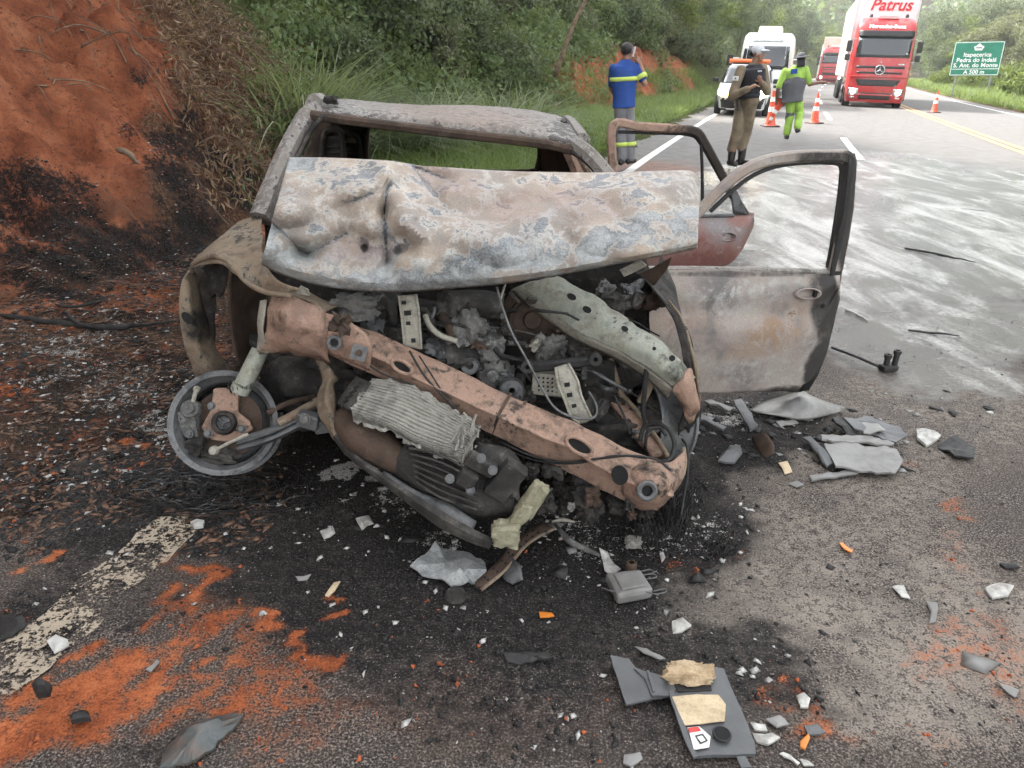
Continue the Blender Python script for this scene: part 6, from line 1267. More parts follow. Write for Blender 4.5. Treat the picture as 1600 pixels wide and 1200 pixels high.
# ------------------------------------------------------------------ people
def remesh(o, vox, sm=6):
    m = o.modifiers.new('remesh', 'REMESH'); m.mode = 'VOXEL'; m.voxel_size = vox; m.use_smooth_shade = True
    m = o.modifiers.new('smooth', 'SMOOTH'); m.iterations = sm; m.factor = .5; return o
def cap(b, p0, p1, r0, r1, n=12, flat=1.0):
    p0, p1 = Vector(p0), Vector(p1); d = (p1-p0); L = d.length; d.normalize(); pts = []; rr = []
    for k in range(5): a = math.pi/2*k/4; pts.append(p0 - d*r0*math.cos(a)); rr.append(max(.001, r0*math.sin(a)))
    for k in range(1, 5): pts.append(p0 + d*L*k/5); rr.append(r0 + (r1-r0)*k/5)
    for k in range(5): a = math.pi/2*k/4; pts.append(p1 + d*r1*math.sin(a)); rr.append(max(.001, r1*math.cos(a)))
    b.tube(pts, rr, n, flat=flat, up=(0, 1, 0.01) if abs(d.y) < .9 else (0,0,1))
def ball(b, c, r, sc=(1,1,1)):
    m = Matrix.Translation(Vector(c)) @ Matrix.Diagonal((*[r*q for q in sc], 1)); b.lathe([(max(.001, math.sin(math.pi*k/12)), -math.cos(math.pi*k/12)) for k in range(13)], 18, m)
def cloth(name, col, var=.15): return plain(name, col, .85, 0, var, 7, bump=.5, bscale=40)
SKIN = plain('skin', (.30,.165,.11), .55, 0, .06, 8); SKIN_D = plain('darker_skin', (.17,.09,.06), .55, 0, .06, 8)
HAIR = plain('dark_hair', (.012,.010,.010), .6, bump=.8, bscale=90)
C_BLUE = cloth('blue_shirt', (.015,.06,.26)); C_NAVY = cloth('navy_collar', (.01,.02,.07)); C_GREYT = cloth('grey_trousers', (.17,.17,.18)); C_HI = cloth('hi_vis_yellow', (.50,.62,.13), .08); C_LIME = cloth('hi_vis_green', (.31,.50,.085), .14)
C_KHAKI = cloth('khaki_camouflage', (.19,.15,.10), .3); C_VEST = cloth('black_vest', (.022,.022,.028)); C_BOOT = plain('black_boots', (.015,.014,.013), .5); C_CAP = cloth('pale_cap', (.55,.56,.60), .05); C_DGREY = cloth('dark_grey_overall', (.10,.10,.11)); C_WHITE = cloth('white_patch', (.7,.7,.68)); C_PHONE = plain('pale_phone', (.65,.65,.68), .3)
def hand(b, w, d, up, curl=.6, r=.0095, side=1):     # palm + four fingers + thumb, starting at the wrist
    w = Vector(w); d = Vector(d).normalized(); up = Vector(up); a = d.cross(up).normalized()*side; n = a.cross(d).normalized()
    cap(b, w, w + d*.075, .026, .030, flat=1.0)
    cap(b, w + d*.03 - a*.018, w + d*.085 - a*.026, .018, .014); cap(b, w + d*.03 + a*.018, w + d*.085 + a*.026, .018, .014)
    for i, L in enumerate((.062, .072, .068, .052)):
        o = w + d*.088 + a*(-.030 + .020*i); k = d; p = o
        for q in range(3):
            k = (k + n*(-curl*.75)).normalized(); p2 = p + k*L*(.42,.33,.25)[q]; cap(b, p, p2, r*(1-.08*q), r*(.92-.08*q), 8); p = p2
    o = w + d*.03 - a*.030; p = o + (d*.5 - a*.8).normalized()*.035; cap(b, o, p, .012, .011, 8); cap(b, p, p + (d*.9 - a*.2 - n*curl*.4).normalized()*.034, .011, .009, 8)
def head(b, c, face, H=.235):         # skull, jaw, nose, ears, brow; face = horizontal look direction
    c = Vector(c); f = Vector(face).normalized(); sd = f.cross(Vector((0,0,1))).normalized()
    ball(b, c + Vector((0,0,.03)) - f*.012, .088, (.88,.98,1.05)); cap(b, c + f*.03 + Vector((0,0,-.02)), c + f*.048 + Vector((0,0,-.080)), .066, .040)
    cap(b, c + f*.088 + Vector((0,0,.012)), c + f*.104 + Vector((0,0,-.022)), .010, .015, 8); cap(b, c + f*.07 + sd*.035 + Vector((0,0,.03)), c + f*.07 - sd*.035 + Vector((0,0,.03)), .016, .016, 8)
    cap(b, c + f*.083 + sd*.02 + Vector((0,0,-.055)), c + f*.083 - sd*.02 + Vector((0,0,-.055)), .011, .011, 8)
    for q in (-1, 1): cap(b, c + sd*q*.082 + Vector((0,0,.015)), c + sd*q*.084 + Vector((0,0,-.02)), .018, .012, 8)
def eyes(t, c, face):
    c = Vector(c); f = Vector(face).normalized(); sd = f.cross(Vector((0,0,1))).normalized()
    for q in (-1, 1): b = MB(); ball(b, c + f*.084 + sd*q*.032 + Vector((0,0,.008)), .010); b.local('eye', C_BOOT, t, smooth=180)
def shoe(t, a, yaw, mat=None, L=.27):
    a = Vector(a); f = Vector((math.sin(yaw), math.cos(yaw), 0)); b = MB(); cap(b, a + Vector((0,0,.045)) - f*.06, a + f*(L-.12) + Vector((0,0,.032)), .045, .036); cap(b, a + Vector((0,0,.06)), a + Vector((0,0,.15)), .048, .050); cap(b, a - f*.05 + Vector((0,0,.03)), a + f*(L-.12) + Vector((0,0,.022)), .044, .038)
    return remesh(b.local('boot', mat or C_BOOT, t), .008, 3)
def limb(b, pts, rr):
    for i in range(len(pts)-1): cap(b, pts[i], pts[i+1], rr[i], rr[i+1])
def torso(b, hip, chest, neck, sh, hw, pad=0.0, axis=(1,0,0)):   # closed loft of oval sections from pelvis to neck, wide along axis
    ax = Vector(axis).normalized(); hip, chest, neck = Vector(hip), Vector(chest), Vector(neck); fw = Vector((0,0,1)).cross(ax); n = 24; rings = []
    sec = [(hip + Vector((0,0,-.02)), hw*.70, .118), (hip.lerp(chest, .35), hw*.66, .112), (hip.lerp(chest, .7), hw*.74, .118), (chest, hw*.80, .124), (chest + Vector((0,0,.09)), sh*.80, .118), (chest + Vector((0,0,.15)), sh*.84, .095), (chest.lerp(neck, .72), sh*.58, .078), (neck, .062, .062)]
    for c, w, d in sec: rings.append([c + ax*math.cos(2*math.pi*k/n)*(w+pad) + fw*math.sin(2*math.pi*k/n)*(d+pad*.8) for k in range(n)])
    fs = [(i*n+k, i*n+(k+1) % n, (i+1)*n+(k+1) % n, (i+1)*n+k) for i in range(len(rings)-1) for k in range(n)] + [tuple(range(n))[::-1], tuple((len(rings)-1)*n+k for k in range(n))]
    b.add([p for r in rings for p in r], fs)
def place(name, label, px, py, Y=None, tilt=0.0):
    p = S(px, py, Y) if Y else G(px, py); t = thing(name, label, 'person', (p.x, p.y, max(0, p.z) if Y else 0), 'people by the road'); t.rotation_euler = (0, math.radians(tilt), -math.atan2(p.x, p.y)); return t

# man in the blue shirt, back to us, phone at his right ear
t = place('person', 'man in blue polo shirt and grey trousers standing with a phone at his ear', 974, 256, 12.0, -4.5)
ax = Vector((.92,.38,0)); fwd = Vector((.38,-.92,0))*-1                # faces away to the right
fwd = Vector((-.38,.92,0)); hip = Vector((0,0,.95)); ch = Vector((.0,.0,1.26)); nk = Vector((.02,.0,1.50)); hd = Vector((.045,.02,1.60))
look = Vector((.55,.83,0))
b = MB(); head(b, hd, look); cap(b, nk + Vector((0,0,-.05)), hd + Vector((0,0,-.03)), .056, .054)
shR = ch + ax*.20 + Vector((0,0,.135)); elR = Vector((.30,.02,1.16)); wrR = Vector((.235,.045,1.43))
limb(b, [shR, elR, wrR], [.050,.046,.030]); hand(b, wrR, Vector((-.62,.02,.78)), (.3,1,0), .9, side=1)
shL = ch - ax*.175 + Vector((0,0,.125)); elL = Vector((-.19,.10,1.10)); wrL = Vector((-.12,.26,.98)); limb(b, [shL, elL, wrL], [.050,.044,.030]); hand(b, wrL, Vector((.4,.6,-.3)), (0,0,1), .6, side=-1)
cap(b, hip, ch, .11, .12); limb(b, [hip + ax*.09, Vector((.09,0,.50)), Vector((.10,.02,.10))], [.085,.060,.045]); limb(b, [hip - ax*.09, Vector((-.05,-.02,.50)), Vector((-.03,-.04,.10))], [.085,.060,.045])
remesh(b.local('body', SKIN, t), .0075, 4); eyes(t, hd, look)
b = MB(); torso(b, hip + Vector((0,0,-.10)), ch, nk, .232, .235, .020, ax); limb(b, [shR, shR.lerp(elR, .72)], [.072,.068]); limb(b, [shL, shL.lerp(elL, .75)], [.070,.064]); 
shirt = remesh(b.local('shirt', C_BLUE, t), .010, 5)
b = MB(); 
for i in range(2): b.lathe([(1,-.028),(1.03,0),(1,.028)], 36, T(0,.0,1.235) @ Matrix.Rotation(math.atan2(ax.y, ax.x), 4, 'Z') @ Matrix.Diagonal((.216,.143,1,1))); break
b.local('reflective_band', C_HI, t, solid=.012, smooth=180)
m = frame(shR.lerp(elR, .62), (elR-shR).orthogonal(), (elR-shR)); b = MB(); b.lathe([(.080,-.035),(.084,0),(.080,.035)], 24, m); b.local('sleeve_band', C_HI, t, solid=.01, smooth=180)
b = MB(); b.lathe([(.074,-.03),(.066,.0),(.060,.03)], 24, T(.015,.0,1.475)); b.local('collar', C_NAVY, t, solid=.012, smooth=180)
b = MB(); limb(b, [hip + ax*.06 + Vector((0,0,-.06)), Vector((.09,0,.50)), Vector((.10,.02,.10))], [.098,.088,.080]); limb(b, [hip - ax*.06 + Vector((0,0,-.06)), Vector((-.05,-.02,.50)), Vector((-.03,-.04,.10))], [.098,.088,.080]); cap(b, hip + ax*.05, hip - ax*.05, .10, .10); remesh(b.local('trousers', C_GREYT, t), .010, 4)
for q, c in ((1, Vector((.10,.012,.30))), (-1, Vector((-.04,-.03,.30)))): b = MB(); b.lathe([(.090,-.03),(.094,0),(.090,.03)], 22, Matrix.Translation(c)); b.local('trouser_band', C_HI, t, solid=.01, smooth=180)
shoe(t, (.10,.03,0), .5); shoe(t, (-.03,-.05,0), .2)
b = MB(); ball(b, hd + Vector((0,0,.045)) - look.normalized()*.022, .096, (.93,1.0,.98)); b2 = b.local('hair', HAIR, t); remesh(b2, .01, 2)
b = MB(); b.box(hd + Vector((.085,-.03,.0)), (.016,.075,.145), Euler((0,.3,.5)).to_matrix()); b.local('phone', C_PHONE, t, bevel=.006)

# policeman in khaki and black vest, arms folded on the vest, white cap
t = place('person', 'policeman in khaki uniform, black vest and pale cap standing beside the wreck', 1152, 258, 12.5, -6)
ax = Vector((.72,-.69,0)).normalized(); look = Vector((.93,-.30,0)); hip = Vector((.10,0,.98)); ch = Vector((.15,0,1.30)); nk = Vector((.18,0,1.53)); hd = Vector((.235,-.02,1.645))
b = MB(); head(b, hd, look); cap(b, nk + Vector((0,0,-.05)), hd + Vector((-.01,0,-.03)), .056, .054)
fw = Vector((.69,.72,0))*1.0; fw = Vector((.62,-.78,0))
shN = ch + Vector((-.155,-.12,.13)); elN = Vector((-.12,-.20,1.07)); wrN = Vector((.14,-.36,1.17)); shF = ch + Vector((.17,.12,.13)); elF = Vector((.40,.05,1.09)); wrF = Vector((.30,-.22,1.24))
hand(b, wrN, Vector((.75,-.10,.35)), (0,0,1), .95, side=1); hand(b, wrF, Vector((-.2,-.75,.35)), (0,0,1), .95, side=-1)
limb(b, [shN, elN, wrN], [.05,.044,.03]); limb(b, [shF, elF, wrF], [.05,.044,.03]); cap(b, hip, ch, .11, .12)
kL, fL = Vector((-.02,-.02,.52)), Vector((-.10,.03,.12)); kR, fR = Vector((.12,.06,.52)), Vector((.06,.06,.12)); limb(b, [hip - ax*.08, kL, fL], [.08,.06,.045]); limb(b, [hip + ax*.08, kR, fR], [.08,.06,.045])
remesh(b.local('body', SKIN, t), .0075, 4); eyes(t, hd, look)
b = MB(); torso(b, hip, ch, nk, .20, .19, .0, ax); limb(b, [shN, elN, wrN + (elN-wrN)*.12], [.080,.070,.052]); limb(b, [shF, elF, wrF + (elF-wrF)*.12], [.078,.066,.050]); remesh(b.local('uniform_shirt', C_KHAKI, t), .010, 5)
b = MB(); torso(b, hip + Vector((.005,0,.08)), ch + Vector((.025,-.01,-.02)), nk + Vector((.01,0,-.03)), .205, .235, .052, ax); remesh(b.local('vest', C_VEST, t), .011, 5)
b = MB(); m = frame(ch + Vector((.11,-.195,.10)), (.72,-.35,0), (.2,-1,0)); b.prism([(-.05,-.012),(.05,-.012),(.05,.012),(-.05,.012)], .006, m); b.local('name_tape', C_WHITE, t)
m = frame(shN.lerp(elN, .30) + Vector((-.035,-.072,0)), (1,-.3,-.1), (-.25,-1,.15)); b = MB(); b.prism([(-.045,-.032),(.045,-.032),(.045,.032),(-.045,.032)], .006, m); fl = b.local('sleeve_flag', C_WHITE, t); b = MB(); b.prism([(-.016,-.012),(.016,-.012),(0,.018)], .004, m @ T(0,0,.006)); b.local('flag_mark', C_NAVY, fl)
b = MB(); cap(b, hip + ax*.10 + Vector((0,0,.01)), hip - ax*.10 + Vector((0,0,.01)), .125, .125); limb(b, [hip - ax*.075, kL, fL + Vector((0,0,.14))], [.120,.092,.076]); limb(b, [hip + ax*.075, kR, fR + Vector((0,0,.14))], [.120,.092,.076]); remesh(b.local('uniform_trousers', C_KHAKI, t), .010, 4)
b = MB(); b.lathe([(.172,-.03),(.176,0),(.172,.03)], 30, T(hip.x,hip.y,hip.z+.07) @ Matrix.Rotation(math.atan2(ax.y, ax.x), 4, 'Z') @ Matrix.Diagonal((1.25,.95,1,1))); b.local('duty_belt', C_VEST, t, solid=.02, smooth=180)
b = MB(); b.box((-.02,-.17,.93), (.05,.06,.17)); b.local('holster', C_BOOT, t, bevel=.015)
for f_, y_ in ((fL, 2.6), (fR, 2.2)):
    shoe(t, (f_.x, f_.y, 0), y_); b = MB(); cap(b, (f_.x, f_.y, .10), (f_.x+.015, f_.y, .27), .058, .066); b.local('boot_shaft', C_BOOT, t, smooth=180)
b = MB(); ball(b, hd + Vector((0,0,.055)), .103, (.95,1.02,.90)); b.box(hd + Vector((0,0,-.03)), (.01,.01,.01)); capo = remesh(b.local('cap', C_CAP, t), .01, 3)
sd = look.cross(Vector((0,0,1))).normalized(); b = MB(); m = frame(hd + look.normalized()*.07 + Vector((0,0,.062)), sd, Vector((0,0,1)) + look*.25)
b.grid([[m @ Vector((.085*math.cos(a)*(1-.0*r), -.0 - (.115*r)*math.sin(a)*1.0 if False else (.115*r)*math.sin(a)*(-1 if (m.to_3x3() @ Vector((0,1,0))).dot(look) < 0 else 1), -.02*(math.cos(a)**2))) for a in [math.pi*k/12 for k in range(13)]] for r in (0,.5,1)]); b.local('cap_visor', C_CAP, t, solid=.012, smooth=180)
b = MB(); ball(b, hd - look*.06 + Vector((0,0,.02)), .075, (.9,.9,.8)); b.local('hair', HAIR, t, smooth=180)

# roadside worker in hi-vis, walking away with a cone in the left hand
t = place('person', 'worker in green and grey hi-vis overalls walking along the lane with a cone', 1236, 216, 17.3, -8)
ax = Vector((.95,.30,0)); hip = Vector((.02,0,.93)); ch = Vector((.04,-.0,1.26)); nk = Vector((.09,.02,1.50)); hd = Vector((.15,.04,1.60)); look = Vector((.85,.52,0))
shL = ch + Vector((-.20,-.04,.13)); elL = Vector((-.30,-.06,1.05)); wrL = Vector((-.32,.02,.84)); shR = ch + Vector((.20,.06,.13)); elR = Vector((.34,.10,1.08)); wrR = Vector((.56,.14,1.10))
kL, fL = Vector((-.03,.10,.52)), Vector((-.09,-.02,.12)); kR, fR = Vector((.16,.12,.52)), Vector((.13,-.16,.24))
b = MB(); head(b, hd, look); cap(b, nk + Vector((0,0,-.05)), hd + Vector((-.01,0,-.03)), .056, .054); limb(b, [shL, elL, wrL], [.05,.044,.03]); limb(b, [shR, elR, wrR], [.05,.044,.03]); hand(b, wrR, Vector((.9,.1,-.1)), (0,0,1), .5, side=1); hand(b, wrL, Vector((0,.1,-1)), (0,1,0), .9, side=-1)
cap(b, hip, ch, .11, .12); limb(b, [hip - ax*.09, kL, fL], [.08,.06,.045]); limb(b, [hip + ax*.09, kR, fR], [.08,.06,.045]); remesh(b.local('body', SKIN_D, t), .0075, 4); eyes(t, hd, look)
b = MB(); torso(b, ch + Vector((0,0,-.10)), ch + Vector((0,0,.0)), nk, .235, .22, .030, ax); limb(b, [shL, shL.lerp(elL, .8)], [.082,.074]); limb(b, [shR, shR.lerp(elR, .8)], [.082,.074]); remesh(b.local('jacket_top', C_LIME, t), .010, 5)
b = MB(); torso(b, hip + Vector((-.03,0,-.16)), ch + Vector((-.01,0,-.10)), ch + Vector((0,0,-.02)), .15, .27, .048, ax); remesh(b.local('jacket_lower', C_DGREY, t), .011, 5)
b = MB(); limb(b, [hip - ax*.085, kL, fL], [.108,.088,.082]); limb(b, [hip + ax*.085, kR, fR], [.108,.088,.082]); cap(b, hip + ax*.08, hip - ax*.08, .11, .11); remesh(b.local('hi_vis_trousers', C_LIME, t), .010, 4)
b = MB(); cap(b, kL + Vector((0,0,.04)), kL + Vector((-.02,-.02,-.10)), .094, .092); b.local('knee_patch', C_DGREY, t, smooth=180)
shoe(t, (fL.x, fL.y, 0), -.2); o = shoe(t, (fR.x, fR.y, .13), .2)
b = MB(); ball(b, hd + Vector((0,0,.06)), .104, (.98,1.02,.85)); remesh(b.local('hat_crown', C_DGREY, t), .01, 3); b = MB(); b.lathe([(.09,.012),(.15,-.002),(.165,-.016)], 28, Matrix.Translation(hd + Vector((0,0,.05)))); b.local('hat_brim', C_DGREY, t, solid=.008, smooth=180)
b = MB(); b.grid([[hd + Vector((x*.5,-.10-.02*k, .03-.06*k)) for x in (-.16,-.05,.06,.16)] for k in range(4)]); b.local('neck_flap', C_VEST, t, solid=.008, smooth=180)
b = MB(); m = frame(ch + Vector((-.02,-.165,.12)), ax, (.3,-1,.1)); b.prism([(-.07,-.05),(.07,-.05),(.07,.05),(-.07,.05)], .006, m); b.local('back_badge', C_BLUE, t)
w = t.matrix_basis @ Vector((-.33,.03,.72)); cone('orange traffic cone carried low in the worker\'s left hand', (w.x+.12, w.y, w.z+.12), .58, (0, math.radians(205), 0))
# ------------------------------------------------------------------ loose debris on the ground
D_PLASTIC = plain('grey_plastic', (.105,.108,.112), .5, 0, .10, 10, dirt=(.03,.03,.03), dirtamt=.5); D_PALEGREY = plain('pale_grey_panel', (.24,.235,.225), .6, 0, .15, 9, dirt=(.06,.05,.045), dirtamt=.6)
D_WHITE = plain('white_plastic_shard', (.50,.49,.46), .6, 0, .25, 30, dirt=(.14,.12,.10), dirtamt=.7, dscale=26); D_BLACK = plain('charred_plastic', (.022,.021,.021), .65, 0, .3, 18, bump=.5); D_FOAM = burnt('tan_foam', (.30,.21,.12), (.50,.37,.23), (.62,.49,.33), dark=(.10,.07,.04), dth=.68, scale=22, bump=.8)
D_STICK = burnt('peeling_tan_sheet', (.40,.31,.20), (.58,.46,.30), (.66,.54,.37), dark=(.30,.22,.13), flake=(.7,.6,.42), dth=.62, scale=16, bump=.3); D_ORANGE = plain('orange_lens', (.62,.20,.03), .3); D_LABEL = plain('paper_label', (.74,.73,.70), .6); D_LRED = plain('label_red', (.55,.05,.04), .6); D_INK = plain('label_ink', (.05,.05,.05), .6)
D_ALU = burnt('melted_aluminium_sheet', (.20,.21,.215), (.36,.37,.37), (.50,.51,.50), dark=(.12,.13,.135), dth=.62, scale=18, rough=.5, metal=.3, bump=.9); D_WET = plain('grey_metal_dish', (.20,.195,.185), .38, .35, .2, 9, dirt=(.35,.34,.32), dirtamt=.6, dscale=8); D_RUST = W_BROWN
D_GLASS = plain('dirty_glass_sheet', (.075,.085,.085), .35, 0, .3, 12, dirt=(.22,.10,.05), dirtamt=.5, dscale=9)
def dens(L, n=6):                     # resample an outline with points along every side
    return L
def plate(name, label, cat, poly, z=.01, th=.006, mat=None, warp=.006, lift=None, group=None, root=None):
    rj = random.Random(int(poly[0][0]*7+poly[0][1])); pl = []
    for (x0, y0), (x1, y1) in zip(poly, poly[1:] + poly[:1]):
        L = math.hypot(x1-x0, y1-y0); m = max(1, int(L/9)); j = min(2.2, L*.07)*(0.25 if root is not None else 1)
        for q in range(m): f = q/m; pl.append((x0+(x1-x0)*f + (rj.uniform(-j, j) if q else 0), y0+(y1-y0)*f + (rj.uniform(-j, j) if q else 0)))
    lift = {min(range(len(pl)), key=lambda i: (pl[i][0]-poly[a][0])**2 + (pl[i][1]-poly[a][1])**2): v for a, v in (lift or {}).items()}
    poly = pl; P = [G(x, y, z) for x, y in poly]; c = sum(P, Vector())/len(P)
    if root is None: t = None
    V = []; n = len(P); seed = poly[0][0]*.13
    ring2 = [c.lerp(p, .55) for p in P]; 
    def wz(p): return mnoise.noise((p.x*9+seed, p.y*9, 0))*warp*2
    top = [Vector((p.x, p.y, p.z + wz(p) + th)) for p in P]; mid = [Vector((p.x, p.y, p.z + wz(p) + th + warp*.5)) for p in ring2]
    if lift:
        for i, dz in lift.items(): top[i].z += dz
    bot = [p - Vector((0,0,th)) for p in top]; cc = Vector((c.x, c.y, c.z + wz(c) + th + warp*.6)); cb = cc - Vector((0,0,th+warp*.5))
    vs = top + mid + bot + [cc, cb]; fs = []
    for i in range(n):
        j = (i+1) % n; fs += [(i, j, n+j, n+i), (n+i, n+j, 3*n), (2*n+j, 2*n+i, 3*n+1), (2*n+i, 2*n+j, j, i)]
    b = MB(); b.add(vs, fs); o = bpy.data.objects.new(name, bpy.data.meshes.new(name)); bpy.data.objects.remove(o)
    if root is not None: return b.build(name, mat, root)
    org = Vector((c.x, c.y, 0)); me = bpy.data.meshes.new(name); me.from_pydata([tuple(Vector(p)-org) for p in vs], [], fs); o = finish(name, me, mat); o.location = org
    return tag(o, label, cat, group)
# -- grey interior trim panel in the foreground
t = thing('trim_panel', 'large grey plastic interior trim panel with a tan foam pad in the foreground', 'car trim', tuple(G(1090,1110)))
plate('side_flap', '', '', [(953,1028),(982,1032),(992,1044),(1010,1052),(1022,1085),(1045,1078),(1052,1088),(1012,1096),(978,1103)], .02, .006, D_PLASTIC, .003, root=t)
plate('bridge', '', '', [(990,1046),(1045,1060),(1060,1074),(1050,1090),(1018,1090),(1008,1062)], .026, .006, D_PLASTIC, .003, root=t)
plate('main_plate', '', '', [(1044,1084),(1060,1068),(1100,1045),(1130,1048),(1142,1078),(1160,1120),(1178,1165),(1180,1182),(1130,1184),(1085,1185),(1072,1160),(1058,1120)], .018, .010, D_PLASTIC, .003, root=t)
plate('rolled_border', '', '', [(1044,1083),(1052,1080),(1064,1118),(1078,1158),(1090,1184),(1083,1187),(1070,1160),(1056,1120)], .03, .006, D_PLASTIC, .001, root=t)
plate('tan_sheet', '', '', [(1050,1090),(1090,1086),(1122,1087),(1134,1102),(1132,1128),(1070,1134),(1062,1118)], .034, .003, D_STICK, .001, root=t)
plate('warning_label', '', '', [(1074,1138),(1092,1136),(1110,1152),(1108,1168),(1084,1172)], .034, .003, D_LABEL, .001, root=t); plate('label_stripe', '', '', [(1075,1138),(1091,1136),(1095,1142),(1077,1145)], .038, .002, D_LRED, .0005, root=t)
plate('label_print', '', '', [(1086,1150),(1098,1147),(1106,1158),(1094,1163)], .038, .002, D_INK, .0005, root=t); plate('label_print_gap', '', '', [(1089,1152),(1097,1150),(1102,1157),(1095,1160)], .0405, .0015, D_LABEL, .0005, root=t)
c = G(1128,1147,.037); b = MB(); disc_at(b, c, (0,0,1), .020, n=24, th=.002); b.build('round_hole', W_HOLE, t); b = MB(); b.tube([c + Vector((.021*math.cos(q), .021*math.sin(q), .001)) for q in [2*math.pi*i/28 for i in range(28)]], .0025, 6, closed=True); b.build('hole_rim', D_BLACK, t, smooth=180)
b = MB(); chunk(b, G(1075,1052,.045), (.115,.06,.05), 301, .35, 9); b.build('foam_pad', D_FOAM, t, smooth=50); plate('plate_ridge', '', '', [(1010,1050),(1014,1050),(1024,1082),(1020,1084)], .03, .006, D_PLASTIC, .001, root=t)
plate('dark_gap', '', '', [(1050,1066),(1110,1062),(1112,1080),(1060,1082)], .030, .003, D_BLACK, .001, root=t); plate('strap', '', '', [(1150,1184),(1164,1182),(1174,1200),(1158,1202)], .02, .004, D_PLASTIC, .002, root=t)
# -- square metal cover with prongs
t = thing('metal_cover', 'square grey metal cover with wire prongs lying on the burnt asphalt', 'metal part', tuple(G(988,918)))
P = [G(945,898,.03), G(1000,892,.03), G(1022,925,.03), G(965,936,.03)]; b = MB(); b.hexa([p + Vector((0,0,-.028)) for p in (P[3], P[2], P[1], P[0])] + [p + Vector((0,0,.012)) for p in (P[3], P[2], P[1], P[0])]); b.build('cover_body', D_PALEGREY, t, bevel=.012)
cc = sum(P, Vector())/4; Q = [cc.lerp(p, .66) for p in P]; b = MB(); b.hexa([p + Vector((0,0,.010)) for p in (Q[3], Q[2], Q[1], Q[0])] + [p + Vector((0,0,.018)) for p in (Q[3], Q[2], Q[1], Q[0])]); b.build('raised_face', D_PALEGREY, t, bevel=.005)
for pts in [[(1000,893),(1016,890),(1020,895),(1003,899)],[(1005,898),(1022,897),(1025,902),(1008,905)],[(1020,924),(1038,920),(1040,925),(1022,929)],[(940,918),(960,924),(1000,923),(1030,930)]]: b = MB(); b.tube([G(x, y, .035) for x, y in pts], .0022, 5, 4); b.build('wire_prong', W_GWIRE, t, smooth=180)
# -- parts fallen from the engine
plate('melted_sheet', 'crumpled melted aluminium sheet below the gearbox', 'metal sheet', [(641,888),(680,854),(700,856),(735,862),(758,878),(760,895),(745,915),(735,906),(722,914),(705,918),(690,905),(660,900)], .015, .006, D_ALU, .014, {1:.02,5:.02})
t = thing('perforated_strip', 'bent perforated metal strip lying across the ash under the wreck', 'metal strip', tuple(G(800,870)))
rows = [[G(738,914,.01),G(752,922,.01)],[G(775,880,.03),G(788,892,.03)],[G(800,852,.05),G(818,856,.05)],[G(822,832,.06),G(842,838,.06)],[G(846,815,.07),G(866,826,.07)]]
b = MB(); b.grid(bic(rows, 5, 3)); b.build('strip', W_BROWN, t, solid=.005, smooth=40)
for k in range(9):
    f = k/8*3.2; i = min(int(f), 3); q = f-i
    for u in (.3, .7): p = rows[i][0].lerp(rows[i+1][0], q).lerp(rows[i][1].lerp(rows[i+1][1], q), u) + Vector((0,-.004,.006)); b = MB(); disc_at(b, p, (0,-.4,1), .0045, .0035, n=8, th=.0012); b.build('perforation', W_HOLE, t)
b = MB(); b.tube([p[1] for p in rows], .006, 6, 5); b.build('rolled_edge', W_TAN, t, smooth=180)
b = MB(); b.grid(crumple(bic([[G(785,882,.01),G(798,868,.05)],[G(790,905,.01),G(812,885,.05)],[G(800,915,.01),G(818,905,.03)]], 5, 5), .01, 14)); o = b.build('bent_bracket', W_STEEL, solid=.008, smooth=50); tag(o, 'small bent grey bracket beside the perforated strip', 'bracket')
b = MB(); b.lathe([(0,.012),(.016,.012),(.018,.018),(.030,.016),(.034,.006),(.036,0)], 24, Matrix.Translation(G(712,932,.004))); o = b.build('round_cap', W_CASE, smooth=40); tag(o, 'round charred cap in front of the aluminium sheet', 'cap')
plate('foil_strip', 'white bent foil strip behind the square metal cover', 'foil strip', [(935,868),(950,864),(960,880),(970,890),(955,897),(945,890),(942,876)], .015, .003, D_WHITE, .006, {0:.03}); b = MB(); b.tube([G(*p) for p in [(868,820,.03),(890,845,.03),(915,858,.02),(938,868,.02)]], [.006,.012,.010,.006], 8, 5); o = b.build('melted_drip', W_ALU, smooth=180); tag(o, 'melted grey drip leading from the engine to the foil strip', 'melted metal')
b = MB(); b.tube([G(*p) for p in [(862,815,.06),(880,812,.05),(898,816,.04)]], [.004,.008,.004], 6, 3); o = b.build('pale_rod', W_PALE, smooth=180); tag(o, 'short pale rod under the front beam', 'rod')
b = MB(); b.lathe([(.010,-.02),(.018,-.02),(.020,.01),(.014,.02),(.010,.02)], 14, Matrix.Translation(G(986,886,.025))); o = b.build('metal_bushing', W_BROWN, smooth=40); tag(o, 'rusty metal bushing touching the square cover', 'bushing')
b = MB(); chunk(b, G(990,848,.02), (.05,.04,.035), 311, .35, 7); o = b.build('ash_lump', W_FIN); tag(o, 'pale rounded ash lump near the burnt tyre wires', 'ash lump')
